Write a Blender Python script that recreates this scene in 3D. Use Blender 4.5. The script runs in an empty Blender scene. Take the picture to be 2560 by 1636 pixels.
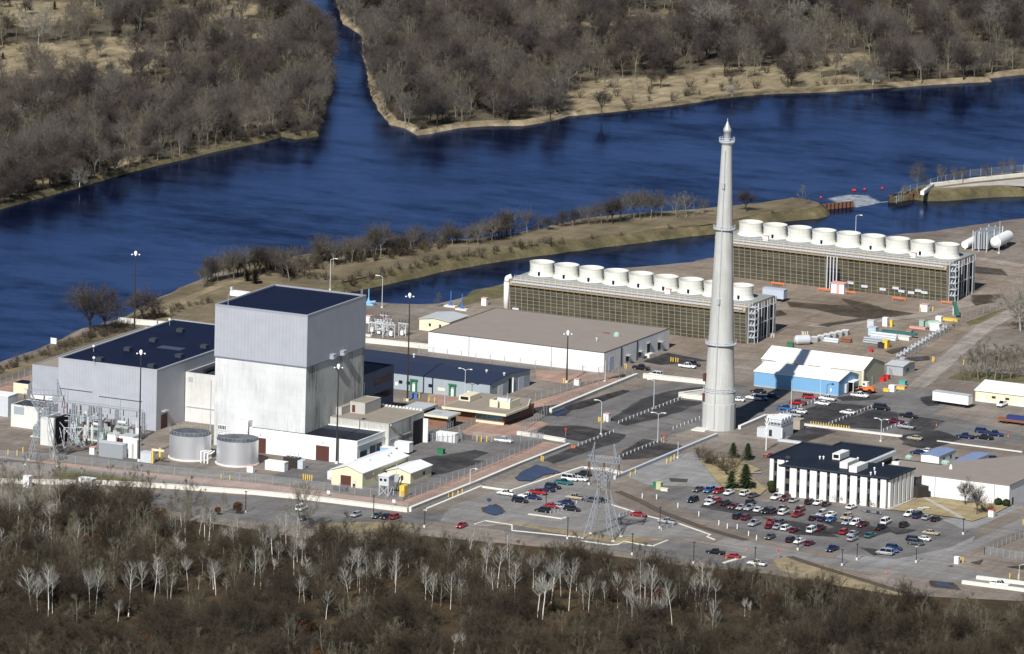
import bpy, math, random
from math import radians, sin, cos, pi, sqrt, atan2, hypot
from mathutils import Vector, Matrix
from mathutils.geometry import tessellate_polygon

# ---------------------------------------------------------------- camera, sky, sun
SC = bpy.context.scene
COL = SC.collection
F, EL, ROLL, AZ, DIST = 24000.0, radians(11.09), radians(1.466), radians(26.2), 3030.0
ce, se, cr, sr, ca, sa = cos(EL), sin(EL), cos(ROLL), sin(ROLL), cos(AZ), sin(AZ)
# plant axes: x along the long fronts of the buildings, y away from the camera across the site, z up
def vw(x, y, z): return Vector((x*ca - y*sa, x*sa + y*ca, z))
CAM = vw(0, -DIST*ce, DIST*se)
R_, U_, B_ = vw(1, 0, 0), vw(0, se, ce), vw(0, -ce, se)
cam_d = bpy.data.cameras.new('camera'); cam = bpy.data.objects.new('camera', cam_d); COL.objects.link(cam)
cam_d.sensor_width = 36.0; cam_d.lens = F/2560*36; cam_d.clip_start = 50; cam_d.clip_end = 12000
rx = R_*cr + U_*sr; ux = U_*cr - R_*sr
m3 = Matrix((rx, ux, B_)).transposed()
cam.matrix_world = Matrix.Translation(CAM) @ m3.to_4x4()
SC.camera = cam

SUN_EL, SH_AZ = radians(41), radians(-7.2)
to_sun = Vector((-sin(SH_AZ)*cos(SUN_EL), -cos(SH_AZ)*cos(SUN_EL), sin(SUN_EL)))
world = bpy.data.worlds.new('World'); SC.world = world; world.use_nodes = True
wn = world.node_tree; bg = wn.nodes['Background']
sky = wn.nodes.new('ShaderNodeTexSky'); sky.sky_type = 'NISHITA'; sky.sun_disc = False
sky.sun_elevation = SUN_EL; sky.sun_rotation = atan2(to_sun.x, to_sun.y)
sky.air_density = 1.0; sky.dust_density = 0.3; sky.ozone_density = 3.0
wn.links.new(sky.outputs[0], bg.inputs[0]); bg.inputs[1].default_value = 0.05
sd = bpy.data.lights.new('sun', 'SUN'); sd.energy = 5.0; sd.angle = radians(0.5); sd.color = (1, 0.97, 0.925)
so = bpy.data.objects.new('sun', sd); COL.objects.link(so)
so.rotation_mode = 'QUATERNION'; so.rotation_quaternion = to_sun.to_track_quat('Z', 'Y')
SC.view_settings.view_transform = 'Standard'; SC.view_settings.look = 'None'
SC.view_settings.exposure = 0.28; SC.view_settings.gamma = 1.0
SC.cycles.max_bounces = 5; SC.cycles.transparent_max_bounces = 12
SC.cycles.use_denoising = True; SC.cycles.denoiser = 'OPENIMAGEDENOISE'

# ---------------------------------------------------------------- measuring the ground
K = 640/2408; KZ = 400/2405; KQ = 853/2408
REG = {'1': (0, 700, K), '2': (640, 700, K), '3': (1280, 700, K), '4': (1920, 700, K), '5': (0, 1000, K), '6': (640, 1000, K),
       '7': (1280, 1000, K), '8': (1920, 1000, K), 'b': (500, 480, 780/2408), 't': (1706, 380, KQ), 'f': (0, 0, 2560/2408),
       'q1': (0, 0, KQ), 'q2': (853, 0, KQ), 'q3': (1706, 0, KQ), 'p1': (0, 1227, KQ), 'p2': (853, 1227, KQ), 'p3': (1706, 1227, KQ),
       'z1': (0, 940, KZ), 'z2': (1000, 930, KZ), 'z3': (1880, 1030, KZ), 'z4': (2100, 760, KZ), 'z5': (1720, 540, KZ), 'z6': (2160, 560, KZ)}
def ground(px, py, z=0.0):
    """the point of the real ground plane (height z) that was surveyed at this spot of the photograph"""
    x, y = (px - 1280)/F, (py - 818)/F
    cx, cy = x*cr + y*sr, -x*sr + y*cr
    d = R_*cx - U_*cy - B_
    t = (z - CAM.z)/d.z
    return CAM + d*t
def at(r, x, y, z=0.0):
    o = REG[r]; return ground(o[0] + x*o[2], o[1] + y*o[2], z)
def path(s, z=0.0):
    """'b:0,10 20,30 t:5,6' -> list of (x, y)"""
    out = []; r = None
    for tok in s.split():
        if ':' in tok: r, tok = tok.split(':')
        a, b = tok.split(','); p = at(r, float(a), float(b), z); out.append((p.x, p.y))
    return out
def pixel(p):
    q = Vector(p) - CAM
    cx, cy, cz = q.dot(R_), -q.dot(U_), -q.dot(B_)
    x, y = cx/cz, cy/cz
    return 1280 + F*(x*cr - y*sr), 818 + F*(x*sr + y*cr)

# ---------------------------------------------------------------- objects
ORG = {}
def tag(o, label=None, cat=None, group=None, kind=None):
    if label: o['label'] = label
    if cat: o['category'] = cat
    if group: o['group'] = group
    if kind: o['kind'] = kind
    return o
def thing(name, label, cat, loc=(0, 0, 0), group=None, rz=0.0):
    o = bpy.data.objects.new(name, None); COL.objects.link(o)
    o.location = loc; o.rotation_euler = (0, 0, rz); o.empty_display_size = 0.5
    ORG[o.name] = Vector(loc)
    return tag(o, label, cat, group)
class MB:
    def __init__(s): s.v = []; s.f = []; s.m = []
    def face(s, pts, m=0):
        n = len(s.v); s.v += [tuple(p) for p in pts]; s.f.append(tuple(range(n, n+len(pts)))); s.m.append(m)
    def raw(s, vs, fs, m=0):
        n = len(s.v); s.v += [tuple(p) for p in vs]
        for f in fs: s.f.append(tuple(i+n for i in f)); s.m.append(m)
    def box(s, x0, x1, y0, y1, z0, z1, m=0):
        s.raw([(x0,y0,z0),(x1,y0,z0),(x1,y1,z0),(x0,y1,z0),(x0,y0,z1),(x1,y0,z1),(x1,y1,z1),(x0,y1,z1)],
              [(0,3,2,1),(4,5,6,7),(0,1,5,4),(1,2,6,5),(2,3,7,6),(3,0,4,7)], m)
        return s
    def prism(s, poly, z0, z1, m=0):
        n = len(poly); a = sum(poly[i][0]*poly[(i+1)%n][1]-poly[(i+1)%n][0]*poly[i][1] for i in range(n))
        if a < 0: poly = poly[::-1]
        s.raw([(x,y,z0) for x,y in poly]+[(x,y,z1) for x,y in poly],
              [tuple(range(n-1,-1,-1)), tuple(range(n,2*n))]+[(i,(i+1)%n,(i+1)%n+n,i+n) for i in range(n)], m)
        return s
    def beam(s, p, q, w=0.1, m=0, h=None):
        p, q = Vector(p), Vector(q); d = q-p
        if d.length < 1e-6: return s
        d.normalize(); a = d.cross(Vector((0,0,1)))
        if a.length < .01: a = d.cross(Vector((0,1,0)))
        a.normalize(); b = d.cross(a); h = h or w
        c = [a*w/2+b*h/2, -a*w/2+b*h/2, -a*w/2-b*h/2, a*w/2-b*h/2]
        s.raw([p+x for x in c]+[q+x for x in c], [(0,1,2,3),(7,6,5,4),(0,4,5,1),(1,5,6,2),(2,6,7,3),(3,7,4,0)], m)
        return s
    def tube(s, p, q, r0, r1=None, n=10, m=0, cap=True):
        r1 = r0 if r1 is None else r1
        p, q = Vector(p), Vector(q); d = (q-p).normalized()
        a = d.cross(Vector((0,0,1)))
        if a.length < .01: a = d.cross(Vector((0,1,0)))
        a.normalize(); b = d.cross(a)
        vs = [p+(a*cos(2*pi*i/n)+b*sin(2*pi*i/n))*r0 for i in range(n)]+[q+(a*cos(2*pi*i/n)+b*sin(2*pi*i/n))*r1 for i in range(n)]
        fs = [(i,i+n,(i+1)%n+n,(i+1)%n) for i in range(n)]
        if cap: fs += [tuple(range(n)), tuple(range(2*n-1,n-1,-1))]
        s.raw(vs, fs, m); return s
    def pipe(s, pts, r, n=8, m=0):
        for i in range(len(pts)-1): s.tube(pts[i], pts[i+1], r, r, n, m)
        for p in pts[1:-1]: s.ball(p, r*1.02, 8, 5, m)
        return s
    def ball(s, c, r, n=10, k=6, m=0, sz=1.0):
        c = Vector(c); vs = []; fs = []
        for j in range(k+1):
            t = pi*j/k
            for i in range(n): vs.append((c.x+r*sin(t)*cos(2*pi*i/n), c.y+r*sin(t)*sin(2*pi*i/n), c.z+r*sz*cos(t)))
        for j in range(k):
            for i in range(n): fs.append((j*n+i,(j+1)*n+i,(j+1)*n+(i+1)%n,j*n+(i+1)%n))
        s.raw(vs, fs, m); return s
    def lathe(s, cx, cy, prof, n=32, m=0, a0=0.0):
        vs = []; fs = []
        for r, z in prof:
            for i in range(n): vs.append((cx+r*cos(a0+2*pi*i/n), cy+r*sin(a0+2*pi*i/n), z))
        for j in range(len(prof)-1):
            for i in range(n): fs.append((j*n+i,j*n+(i+1)%n,(j+1)*n+(i+1)%n,(j+1)*n+i))
        s.raw(vs, fs, m); return s
    def disc(s, cx, cy, z, r, n=32, m=0):
        s.face([(cx+r*cos(2*pi*i/n), cy+r*sin(2*pi*i/n), z) for i in range(n)], m); return s
    def mesh(s, name, mats, off=None, smooth=False):
        off = off or Vector((0,0,0))
        me = bpy.data.meshes.new(name)
        me.from_pydata([(x-off.x, y-off.y, z-off.z) for x,y,z in s.v], [], s.f)
        for mt in (mats if isinstance(mats, (list, tuple)) else [mats]): me.materials.append(mt)
        me.polygons.foreach_set('material_index', s.m)
        if smooth: me.polygons.foreach_set('use_smooth', [True]*len(s.f))
        me.update(); return me
    def build(s, name, mats, parent=None, smooth=False):
        off = ORG.get(parent.name) if parent else Vector((0,0,0))
        o = bpy.data.objects.new(name, s.mesh(name, mats, off, smooth)); COL.objects.link(o)
        if parent: o.parent = parent
        ORG[o.name] = off
        return o
def dup(o, loc=None, rz=None, label=None, group=None, scale=None, parent=None):
    c = o.copy(); COL.objects.link(c)
    if parent: c.parent = parent
    if loc is not None: c.location = loc
    if rz is not None: c.rotation_euler = (0, 0, rz)
    if scale is not None: c.scale = scale if isinstance(scale, (tuple, list)) else (scale,)*3
    if label: c['label'] = label
    if group: c['group'] = group
    for ch in o.children: dup(ch, parent=c)
    return c
def structure(o): o['kind'] = 'structure'; return o
rnd = random.Random(7)

# ---------------------------------------------------------------- materials
def new_mat(name):
    m = bpy.data.materials.new(name); m.use_nodes = True
    nt = m.node_tree; b = nt.nodes['Principled BSDF']
    return m, nt, b
def N(nt, t, **k):
    n = nt.nodes.new(t)
    for a, v in k.items(): setattr(n, a, v)
    return n
def pos(nt, sc=(1,1,1)):
    g = N(nt, 'ShaderNodeNewGeometry'); mp = N(nt, 'ShaderNodeMapping'); mp.inputs['Scale'].default_value = sc
    nt.links.new(g.outputs['Position'], mp.inputs['Vector']); return mp.outputs[0]
def noise(nt, vec, scale, detail=4, rough=.6):
    n = N(nt, 'ShaderNodeTexNoise'); n.inputs['Scale'].default_value = scale; n.inputs['Detail'].default_value = detail
    n.inputs['Roughness'].default_value = rough
    nt.links.new(vec, n.inputs['Vector']); return n.outputs['Fac']
def ramp(nt, fac, stops):
    r = N(nt, 'ShaderNodeValToRGB'); e = r.color_ramp.elements
    while len(e) < len(stops): e.new(0.5)
    for el, (p, c) in zip(e, stops):
        el.position = p; el.color = tuple(c)+(1,) if len(c) == 3 else c
    nt.links.new(fac, r.inputs[0]); return r.outputs[0]
def mix(nt, fac, a, b, mode='MIX'):
    n = N(nt, 'ShaderNodeMix', data_type='RGBA', blend_type=mode)
    for s, v in ((0, fac), (6, a), (7, b)):
        if isinstance(v, (int, float)): n.inputs[s].default_value = v
        elif isinstance(v, (tuple, list)): n.inputs[s].default_value = tuple(v)+(1,)
        else: nt.links.new(v, n.inputs[s])
    return n.outputs[2]
def math_(nt, op, a, b=None):
    n = N(nt, 'ShaderNodeMath', operation=op)
    for s, v in ((0, a), (1, b)):
        if v is None: continue
        if isinstance(v, (int, float)): n.inputs[s].default_value = v
        else: nt.links.new(v, n.inputs[s])
    return n.outputs[0]
def tone(c, k): return tuple(min(1, x*k) for x in c)
MATS = {}
def mat(name, col, rough=.7, var=.10, sc=.6, metal=0.0, spec=.3, stretch=(1,1,1), fine=True):
    if name in MATS: return MATS[name]
    m, nt, b = new_mat(name)
    v = pos(nt, stretch)
    c = ramp(nt, noise(nt, v, sc, 5), [(.3, tone(col, 1-var)), (.7, tone(col, 1+var))])
    if fine: c = mix(nt, .5, c, ramp(nt, noise(nt, v, sc*9, 2), [(.3, tone(col, 1-var*.7)), (.7, tone(col, 1+var*.7))]))
    nt.links.new(c, b.inputs['Base Color'])
    b.inputs['Roughness'].default_value = rough; b.inputs['Metallic'].default_value = metal
    b.inputs['Specular IOR Level'].default_value = spec
    MATS[name] = m; return m
def seam_ribshade_mat(name, col, pitch=.9, depth=.25, rough=.55, var=.06, width=.22, streak=.0, hpitch=None, spec=.3):
    """wall sheeting or panels: dark lines every `pitch` metres for joints and painted rib shade, streaks of weather down it"""
    if name in MATS: return MATS[name]
    m, nt, b = new_mat(name)
    g = N(nt, 'ShaderNodeNewGeometry'); sp = N(nt, 'ShaderNodeSeparateXYZ'); nt.links.new(g.outputs['Position'], sp.inputs[0])
    s = math_(nt, 'ADD', sp.outputs[0], sp.outputs[1])
    fr = math_(nt, 'FRACT', math_(nt, 'DIVIDE', s, pitch))
    line = math_(nt, 'LESS_THAN', fr, width)
    if hpitch:
        l2 = math_(nt, 'LESS_THAN', math_(nt, 'FRACT', math_(nt, 'DIVIDE', sp.outputs[2], hpitch)), .04)
        line = math_(nt, 'MAXIMUM', line, l2)
    v = pos(nt, (1, 1, .07)); v2 = pos(nt)
    c = ramp(nt, noise(nt, v2, .25, 4), [(.3, tone(col, 1-var)), (.7, tone(col, 1+var))])
    if streak:
        st = ramp(nt, noise(nt, v, 1.6, 4, .7), [(.42, (1,1,1)), (.62, tone((.75,.72,.64), 1))])
        c = mix(nt, streak, c, st, 'MULTIPLY')
    c = mix(nt, math_(nt, 'MULTIPLY', line, depth), c, tone(col, .35))  # dark lines: panel joints, and on ribbed sheeting the rib shade as colour
    nt.links.new(c, b.inputs['Base Color'])
    b.inputs['Roughness'].default_value = rough; b.inputs['Specular IOR Level'].default_value = spec
    MATS[name] = m; return m
# ---------------------------------------------------------------- palette
clad = seam_ribshade_mat('cladding light grey', (.355,.37,.41), 1.15, .14)
clad_t = seam_ribshade_mat('cladding turbine hall', (.37,.385,.43), 1.0, .14)
clad_annex = seam_ribshade_mat('cladding annex', (.33,.35,.39), 1.0, .1)
def make_concrete(name, col, dark, cov=.5):
    m, nt, b = new_mat(name)
    v = pos(nt, (1,1,.09)); v2 = pos(nt); v3 = pos(nt, (1,1,.5))
    base = ramp(nt, noise(nt, v2, .12, 5), [(.3, tone(col,.86)), (.7, tone(col,1.1))])
    st = ramp(nt, noise(nt, v, 1.1, 6, .7), [(cov-.04, (1,1,1)), (cov+.14, dark)])
    blot = ramp(nt, noise(nt, v3, .09, 5, .65), [(.42, (.0,)*3), (.6, (1,)*3)])
    c = mix(nt, blot, base, mix(nt, 1.0, base, st, 'MULTIPLY'))
    g = N(nt, 'ShaderNodeNewGeometry'); sp = N(nt, 'ShaderNodeSeparateXYZ'); nt.links.new(g.outputs['Position'], sp.inputs[0])
    l = math_(nt, 'LESS_THAN', math_(nt, 'FRACT', math_(nt, 'DIVIDE', sp.outputs[2], 6.0)), .02)
    l2 = math_(nt, 'LESS_THAN', math_(nt, 'FRACT', math_(nt, 'DIVIDE', math_(nt,'ADD',sp.outputs[0],sp.outputs[1]), 4.1)), .03)
    c = mix(nt, math_(nt, 'MULTIPLY', math_(nt,'MAXIMUM',l,l2), .22), c, tone(col, .5))
    nt.links.new(c, b.inputs['Base Color']); b.inputs['Roughness'].default_value = .85; b.inputs['Specular IOR Level'].default_value = .2
    return m
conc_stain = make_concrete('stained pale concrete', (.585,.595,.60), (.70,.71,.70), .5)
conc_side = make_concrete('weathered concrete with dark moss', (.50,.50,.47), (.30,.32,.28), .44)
conc_block = make_concrete('cream concrete', (.62,.62,.595), (.8,.79,.76), .55)
conc_grey = mat('grey concrete', (.40,.39,.36), .85, .16, .5, stretch=(1,1,.2))
conc_stack = seam_ribshade_mat('slip formed concrete', (.455,.46,.445), 2.0, .05, .85, .06, .05, .5, 2.4)
roof_navy = mat('navy roofing', (.005,.008,.028), .6, .35, .12, spec=.15)
roof_dark = mat('dark grey roofing', (.035,.042,.055), .75, .3, .15)
roof_black = mat('black roofing with ponding marks', (.011,.014,.025), .6, .5, .1, spec=.2)
roof_gravel = mat('gravel roofing', (.25,.215,.19), .9, .1, .25)
roof_tan = mat('tan roofing', (.26,.225,.185), .9, .15, .3)
roof_white = seam_ribshade_mat('white sheet roofing', (.80,.80,.79), .9, .06, .45, .03)
roof_pale = mat('pale grey roofing', (.42,.44,.45), .7, .1, .4)
roof_blue = seam_ribshade_mat('blue grey sheet roofing', (.20,.26,.42), 1.2, .35, .4, .05)
wall_white = seam_ribshade_mat('white sheeting', (.78,.78,.75), 1.1, .07, .6, .03)
wall_panel = seam_ribshade_mat('white precast panels', (.74,.74,.735), 2.9, .3, .8, .05, .025, .25)
wall_blue = seam_ribshade_mat('light blue sheeting', (.17,.36,.57), .8, .15, .5, .03)
wall_bluegrey = seam_ribshade_mat('blue grey sheeting', (.31,.365,.40), .55, .15, .6, .04)
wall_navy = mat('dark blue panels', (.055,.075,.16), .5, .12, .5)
wall_cream = seam_ribshade_mat('cream sheeting', (.72,.66,.46), .8, .08, .6, .03)
wall_cream2 = mat('cream siding', (.70,.63,.46), .7, .05)
wall_tan = seam_ribshade_mat('tan sheeting', (.42,.41,.31), .8, .1, .6, .04)
wall_brick = mat('brown brick', (.21,.11,.07), .85, .2, 2.0)
fascia = mat('cream fascia', (.68,.62,.46), .7, .06)
m_white = mat('white paint', (.78,.78,.77), .5, .04)
m_offwhite = mat('off white paint', (.72,.715,.69), .6, .08)
m_trim = mat('grey metal trim', (.42,.44,.46), .45, .08, metal=.2)
m_steel = mat('galvanised steel', (.42,.45,.48), .45, .12, 1.5, .5)
m_steel2 = mat('pale galvanised steel', (.58,.61,.64), .45, .12, 1.5, .2)
m_darksteel = mat('dark brown steel', (.035,.03,.028), .6, .2)
m_black = mat('black metal', (.012,.012,.014), .5, .2)
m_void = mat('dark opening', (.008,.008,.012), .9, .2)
m_glass = mat('dark window glass', (.008,.011,.018), .15, .2, spec=.35)
m_glassblue = mat('blue tinted glass', (.10,.28,.42), .12, .15, spec=.6)
m_brown = mat('brown roller door', (.09,.035,.028), .6, .15, 1.5)
m_rust = mat('rusty steel', (.20,.085,.045), .85, .3, 1.5)
m_yellow = mat('yellow paint', (.72,.50,.07), .55, .08)
m_orange = mat('orange paint', (.72,.17,.04), .55, .1)
m_red = mat('red paint', (.52,.03,.025), .5, .1)
m_green = mat('green paint', (.03,.16,.08), .6, .1)
m_teal = mat('teal paint', (.10,.36,.33), .6, .1)
m_mint = mat('mint paint', (.30,.42,.36), .6, .08)
m_blue = mat('blue paint', (.06,.16,.45), .5, .1)
m_skyblue = mat('sky blue paint', (.25,.46,.68), .5, .08)
m_pink = mat('faded pink panels', (.62,.32,.30), .7, .1)
m_conc = mat('pale concrete', (.62,.60,.55), .85, .1, .8)
m_kerb = mat('kerb concrete', (.55,.53,.49), .85, .12, .8)
m_wood = mat('weathered timber', (.30,.23,.15), .85, .25, 1.2)
m_lamp = mat('white lamp housing', (.85,.85,.85), .4, .02)
m_tyre = mat('tyre rubber', (.015,.015,.016), .85, .2)
m_ball = mat('ceramic insulator', (.10,.07,.055), .4, .2)
def fan_material():
    m, nt, b = new_mat('white ribbed fan stack')
    tc = N(nt, 'ShaderNodeTexCoord'); sp = N(nt, 'ShaderNodeSeparateXYZ'); nt.links.new(tc.outputs['Object'], sp.inputs[0])
    an = math_(nt, 'ARCTAN2', sp.outputs[1], sp.outputs[0])
    l = math_(nt, 'LESS_THAN', math_(nt, 'FRACT', math_(nt, 'MULTIPLY', an, 48/(2*pi))), .2)
    c = mix(nt, math_(nt, 'MULTIPLY', l, .28), (.74,.74,.70), (.35,.36,.36))
    c = mix(nt, .5, c, ramp(nt, noise(nt, pos(nt, (1,1,.2)), .8, 4), [(.35,(.62,.61,.55)),(.65,(.8,.8,.77))]), 'MULTIPLY')
    nt.links.new(c, b.inputs['Base Color']); b.inputs['Roughness'].default_value = .6
    return m
m_fan = fan_material()
def louvre_material():
    m, nt, b = new_mat('timber louvres')
    g = N(nt, 'ShaderNodeNewGeometry'); sp = N(nt, 'ShaderNodeSeparateXYZ'); nt.links.new(g.outputs['Position'], sp.inputs[0])
    fr = math_(nt, 'FRACT', math_(nt, 'DIVIDE', sp.outputs[2], .82))
    c = ramp(nt, noise(nt, pos(nt, (.25,.25,1.2)), .6, 5, .7), [(.28,(.042,.036,.025)),(.5,(.082,.072,.049)),(.72,(.135,.118,.082))])
    l = math_(nt, 'LESS_THAN', fr, .3)
    c = mix(nt, math_(nt, 'MULTIPLY', l, .45), c, (.03,.028,.02))
    nt.links.new(c, b.inputs['Base Color']); b.inputs['Roughness'].default_value = .9; b.inputs['Specular IOR Level'].default_value = .1
    return m
m_louvre = louvre_material()
def mesh_wire(name, col, cover):
    m, nt, b = new_mat(name)
    b.inputs['Base Color'].default_value = tuple(col)+(1,); b.inputs['Roughness'].default_value = .5; b.inputs['Metallic'].default_value = .3
    t = N(nt, 'ShaderNodeBsdfTransparent'); mx = N(nt, 'ShaderNodeMixShader'); out = nt.nodes['Material Output']
    v = pos(nt, (1,1,1)); f = ramp(nt, noise(nt, v, .5, 2), [(.3,(cover*.8,)*3),(.7,(cover*1.2,)*3)])
    nt.links.new(f, mx.inputs[0]); nt.links.new(t.outputs[0], mx.inputs[1]); nt.links.new(b.outputs[0], mx.inputs[2])
    nt.links.new(mx.outputs[0], out.inputs[0]); return m
m_chain = mesh_wire('chain link wire', (.42,.45,.47), .20)
m_grating = mesh_wire('open steel grating', (.5,.52,.54), .55)

# ---------------------------------------------------------------- terrain
def soil(name, stops, sc=.05, fine=.9, rough=.95, streak=None):
    m, nt, b = new_mat(name)
    v = pos(nt, streak or (1,1,1))
    c = ramp(nt, noise(nt, v, sc, 7, .62), stops)
    f = ramp(nt, noise(nt, pos(nt), fine, 4, .7), [(.3,(.78,.77,.76)),(.7,(1.18,1.18,1.18))])
    c = mix(nt, .9, c, f, 'MULTIPLY')
    w1 = ramp(nt, noise(nt, pos(nt, (.10,1,1)), .35, 5, .7), [(.35,(.80,.79,.78)),(.6,(1.12,1.12,1.12))])
    w2 = ramp(nt, noise(nt, pos(nt, (1,.16,1)), .25, 5, .7), [(.35,(.80,.80,.80)),(.6,(1.1,1.1,1.1))])
    c = mix(nt, .8, mix(nt, .8, c, w1, 'MULTIPLY'), w2, 'MULTIPLY')
    nt.links.new(c, b.inputs['Base Color']); b.inputs['Roughness'].default_value = rough; b.inputs['Specular IOR Level'].default_value = .1
    bp = N(nt, 'ShaderNodeBump'); bp.inputs['Strength'].default_value = .5; bp.inputs['Distance'].default_value = .25
    nt.links.new(noise(nt, pos(nt), 1.3, 5, .7), bp.inputs['Height']); nt.links.new(bp.outputs[0], b.inputs['Normal'])
    return m
def faded(m):
    """a sheet that thins out along its rim: worn, spilt or washed-in edges of a real ground layer"""
    nt = m.node_tree; out = nt.nodes['Material Output']; sh = out.inputs[0].links[0].from_socket
    a = N(nt, 'ShaderNodeAttribute', attribute_name='fade'); t = N(nt, 'ShaderNodeBsdfTransparent'); mx = N(nt, 'ShaderNodeMixShader')
    nz = noise(nt, pos(nt, (1.6,.55,1)), .2, 6, .75)
    k = math_(nt, 'ADD', a.outputs['Fac'], math_(nt, 'MULTIPLY', math_(nt, 'SUBTRACT', nz, .5), 1.5))
    k = math_(nt, 'MULTIPLY', math_(nt, 'SUBTRACT', k, .22), 1.1)
    cl = N(nt, 'ShaderNodeClamp'); nt.links.new(k, cl.inputs[0])
    k2 = math_(nt, 'MULTIPLY', cl.outputs[0], math_(nt, 'LESS_THAN', .001, a.outputs['Fac']))
    nt.links.new(k2, mx.inputs[0]); nt.links.new(t.outputs[0], mx.inputs[1]); nt.links.new(sh, mx.inputs[2]); nt.links.new(mx.outputs[0], out.inputs[0])
    return m
g_gravel = soil('gravel and dirt', [(.25,(.128,.107,.090)),(.5,(.20,.173,.149)),(.75,(.28,.245,.215))], .03)
g_forest = soil('leaf litter', [(.3,(.03,.023,.016)),(.5,(.058,.042,.025)),(.62,(.085,.055,.028)),(.78,(.10,.082,.052))], .07, 1.4)
g_woods = soil('woodland floor', [(.3,(.055,.046,.034)),(.55,(.105,.088,.062)),(.75,(.17,.14,.095))], .05, 1.3)
g_drygrass = soil('dry grass', [(.28,(.085,.070,.042)),(.5,(.16,.132,.085)),(.72,(.245,.20,.13))], .045, 1.4)
g_reed = soil('dry reeds', [(.3,(.13,.105,.065)),(.55,(.26,.21,.135)),(.75,(.42,.35,.24))], .12, 1.8)
g_bank = soil('grassy bank', [(.3,(.06,.055,.03)),(.55,(.13,.11,.06)),(.75,(.20,.165,.10))], .12, 1.6)
g_pink = soil('pink crushed rock', [(.3,(.29,.195,.155)),(.7,(.40,.275,.22))], .08, 1.5)
g_asphalt = soil('worn asphalt', [(.3,(.115,.112,.112)),(.7,(.195,.188,.182))], .06, 1.2)
g_road = soil('grey road', [(.3,(.175,.168,.164)),(.7,(.25,.24,.232))], .05, 1.2)
g_darkasph = faded(soil('dark asphalt', [(.3,(.030,.030,.034)),(.55,(.062,.060,.062)),(.75,(.125,.12,.115))], .10, 1.2))
g_black = faded(soil('black matting', [(.3,(.02,.02,.02)),(.7,(.07,.065,.06))], .3, 1.2))
g_wet = faded(soil('wet dark earth', [(.3,(.055,.044,.032)),(.7,(.10,.083,.065))], .15, 1.2))
g_lawn = soil('winter lawn', [(.3,(.26,.215,.12)),(.7,(.37,.305,.18))], .1, 1.5)
g_green = faded(soil('dull green verge', [(.3,(.10,.10,.045)),(.7,(.19,.165,.085))], .1, 1.5))
g_track = faded(soil('pale wheel tracks', [(.3,(.30,.265,.235)),(.7,(.36,.325,.29))], .1, 1.2))
g_opening = faded(soil('pale grass clearing', [(.3,(.22,.18,.11)),(.6,(.34,.28,.18)),(.75,(.42,.34,.23))], .07, 1.4))
g_rock = soil('crushed stone', [(.3,(.20,.20,.205)),(.7,(.30,.295,.29))], .1, 2.0)
g_path = soil('concrete paving', [(.3,(.36,.34,.31)),(.7,(.45,.43,.40))], .2, 1.5)

def subdivide(poly, step, jit, seed=1, closed=True):
    r = random.Random(seed); out = []
    n = len(poly)
    for i in range(n if closed else n-1):
        a, b = poly[i], poly[(i+1) % n]; L = hypot(b[0]-a[0], b[1]-a[1]); k = max(1, min(60, int(L/step)))
        nx, ny = (-(b[1]-a[1])/max(L,1e-6), (b[0]-a[0])/max(L,1e-6))
        for j in range(k):
            t = j/k; q = r.uniform(-jit, jit) if L < 900 else 0
            out.append((a[0]+(b[0]-a[0])*t+nx*q, a[1]+(b[1]-a[1])*t+ny*q))
    if not closed: out.append(poly[-1])
    return out
def area(poly): return sum(poly[i][0]*poly[(i+1)%len(poly)][1]-poly[(i+1)%len(poly)][0]*poly[i][1] for i in range(len(poly)))/2
def inset(poly, w):
    if area(poly) < 0: poly = poly[::-1]
    n = len(poly); out = []
    for i in range(n):
        a, b, c = Vector(poly[i-1]), Vector(poly[i]), Vector(poly[(i+1) % n])
        d1, d2 = (b-a), (c-b)
        if d1.length < 1e-6 or d2.length < 1e-6: out.append((0.0, 0.0)); continue
        d1.normalize(); d2.normalize(); t = d1+d2
        if t.length < .2: t = d1
        t.normalize(); out.append((-t.y*w, t.x*w))
    for _ in range(3): out = [tuple((out[i-1][k]+2*out[i][k]+out[(i+1) % n][k])/4 for k in (0, 1)) for i in range(n)]
    return poly, [(p[0]+q[0], p[1]+q[1]) for p, q in zip(poly, out)]
def tess(poly, z):
    tris = tessellate_polygon([[Vector((x, y, 0)) for x, y in poly]])
    vs = [(x, y, z) for x, y in poly]; fs = []
    for a, b, c in tris:
        k = (poly[b][0]-poly[a][0])*(poly[c][1]-poly[a][1])-(poly[c][0]-poly[a][0])*(poly[b][1]-poly[a][1])
        fs.append((a, b, c) if k > 0 else (a, c, b))
    return vs, fs
WATER = -3.0
def land(name, shore, z, mats, w=4.0, jit=.7, seed=1):
    """a land mass: shoreline at the water, a sloping bank, a flat top"""
    p = subdivide(shore, 5, jit, seed); p, q = inset(p, w)
    r = random.Random(seed+1)
    mb = MB(); n = len(p)
    low = [(x, y, WATER-.6) for x, y in p]; top = [(x, y, z) for x, y in q]
    mid = [((a[0]*.55+b[0]*.45), (a[1]*.55+b[1]*.45), (WATER+z)/2+r.uniform(-.15,.35)) for a, b in zip(p, q)]
    mb.raw(low+mid, [(i,(i+1)%n,(i+1)%n+n,i+n) for i in range(n)], 1)
    mb.raw(mid+top, [(i,(i+1)%n,(i+1)%n+n,i+n) for i in range(n)], 1)
    vs, fs = tess(q, z); mb.raw(vs, fs, 0)
    return structure(mb.build(name, mats))
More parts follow.
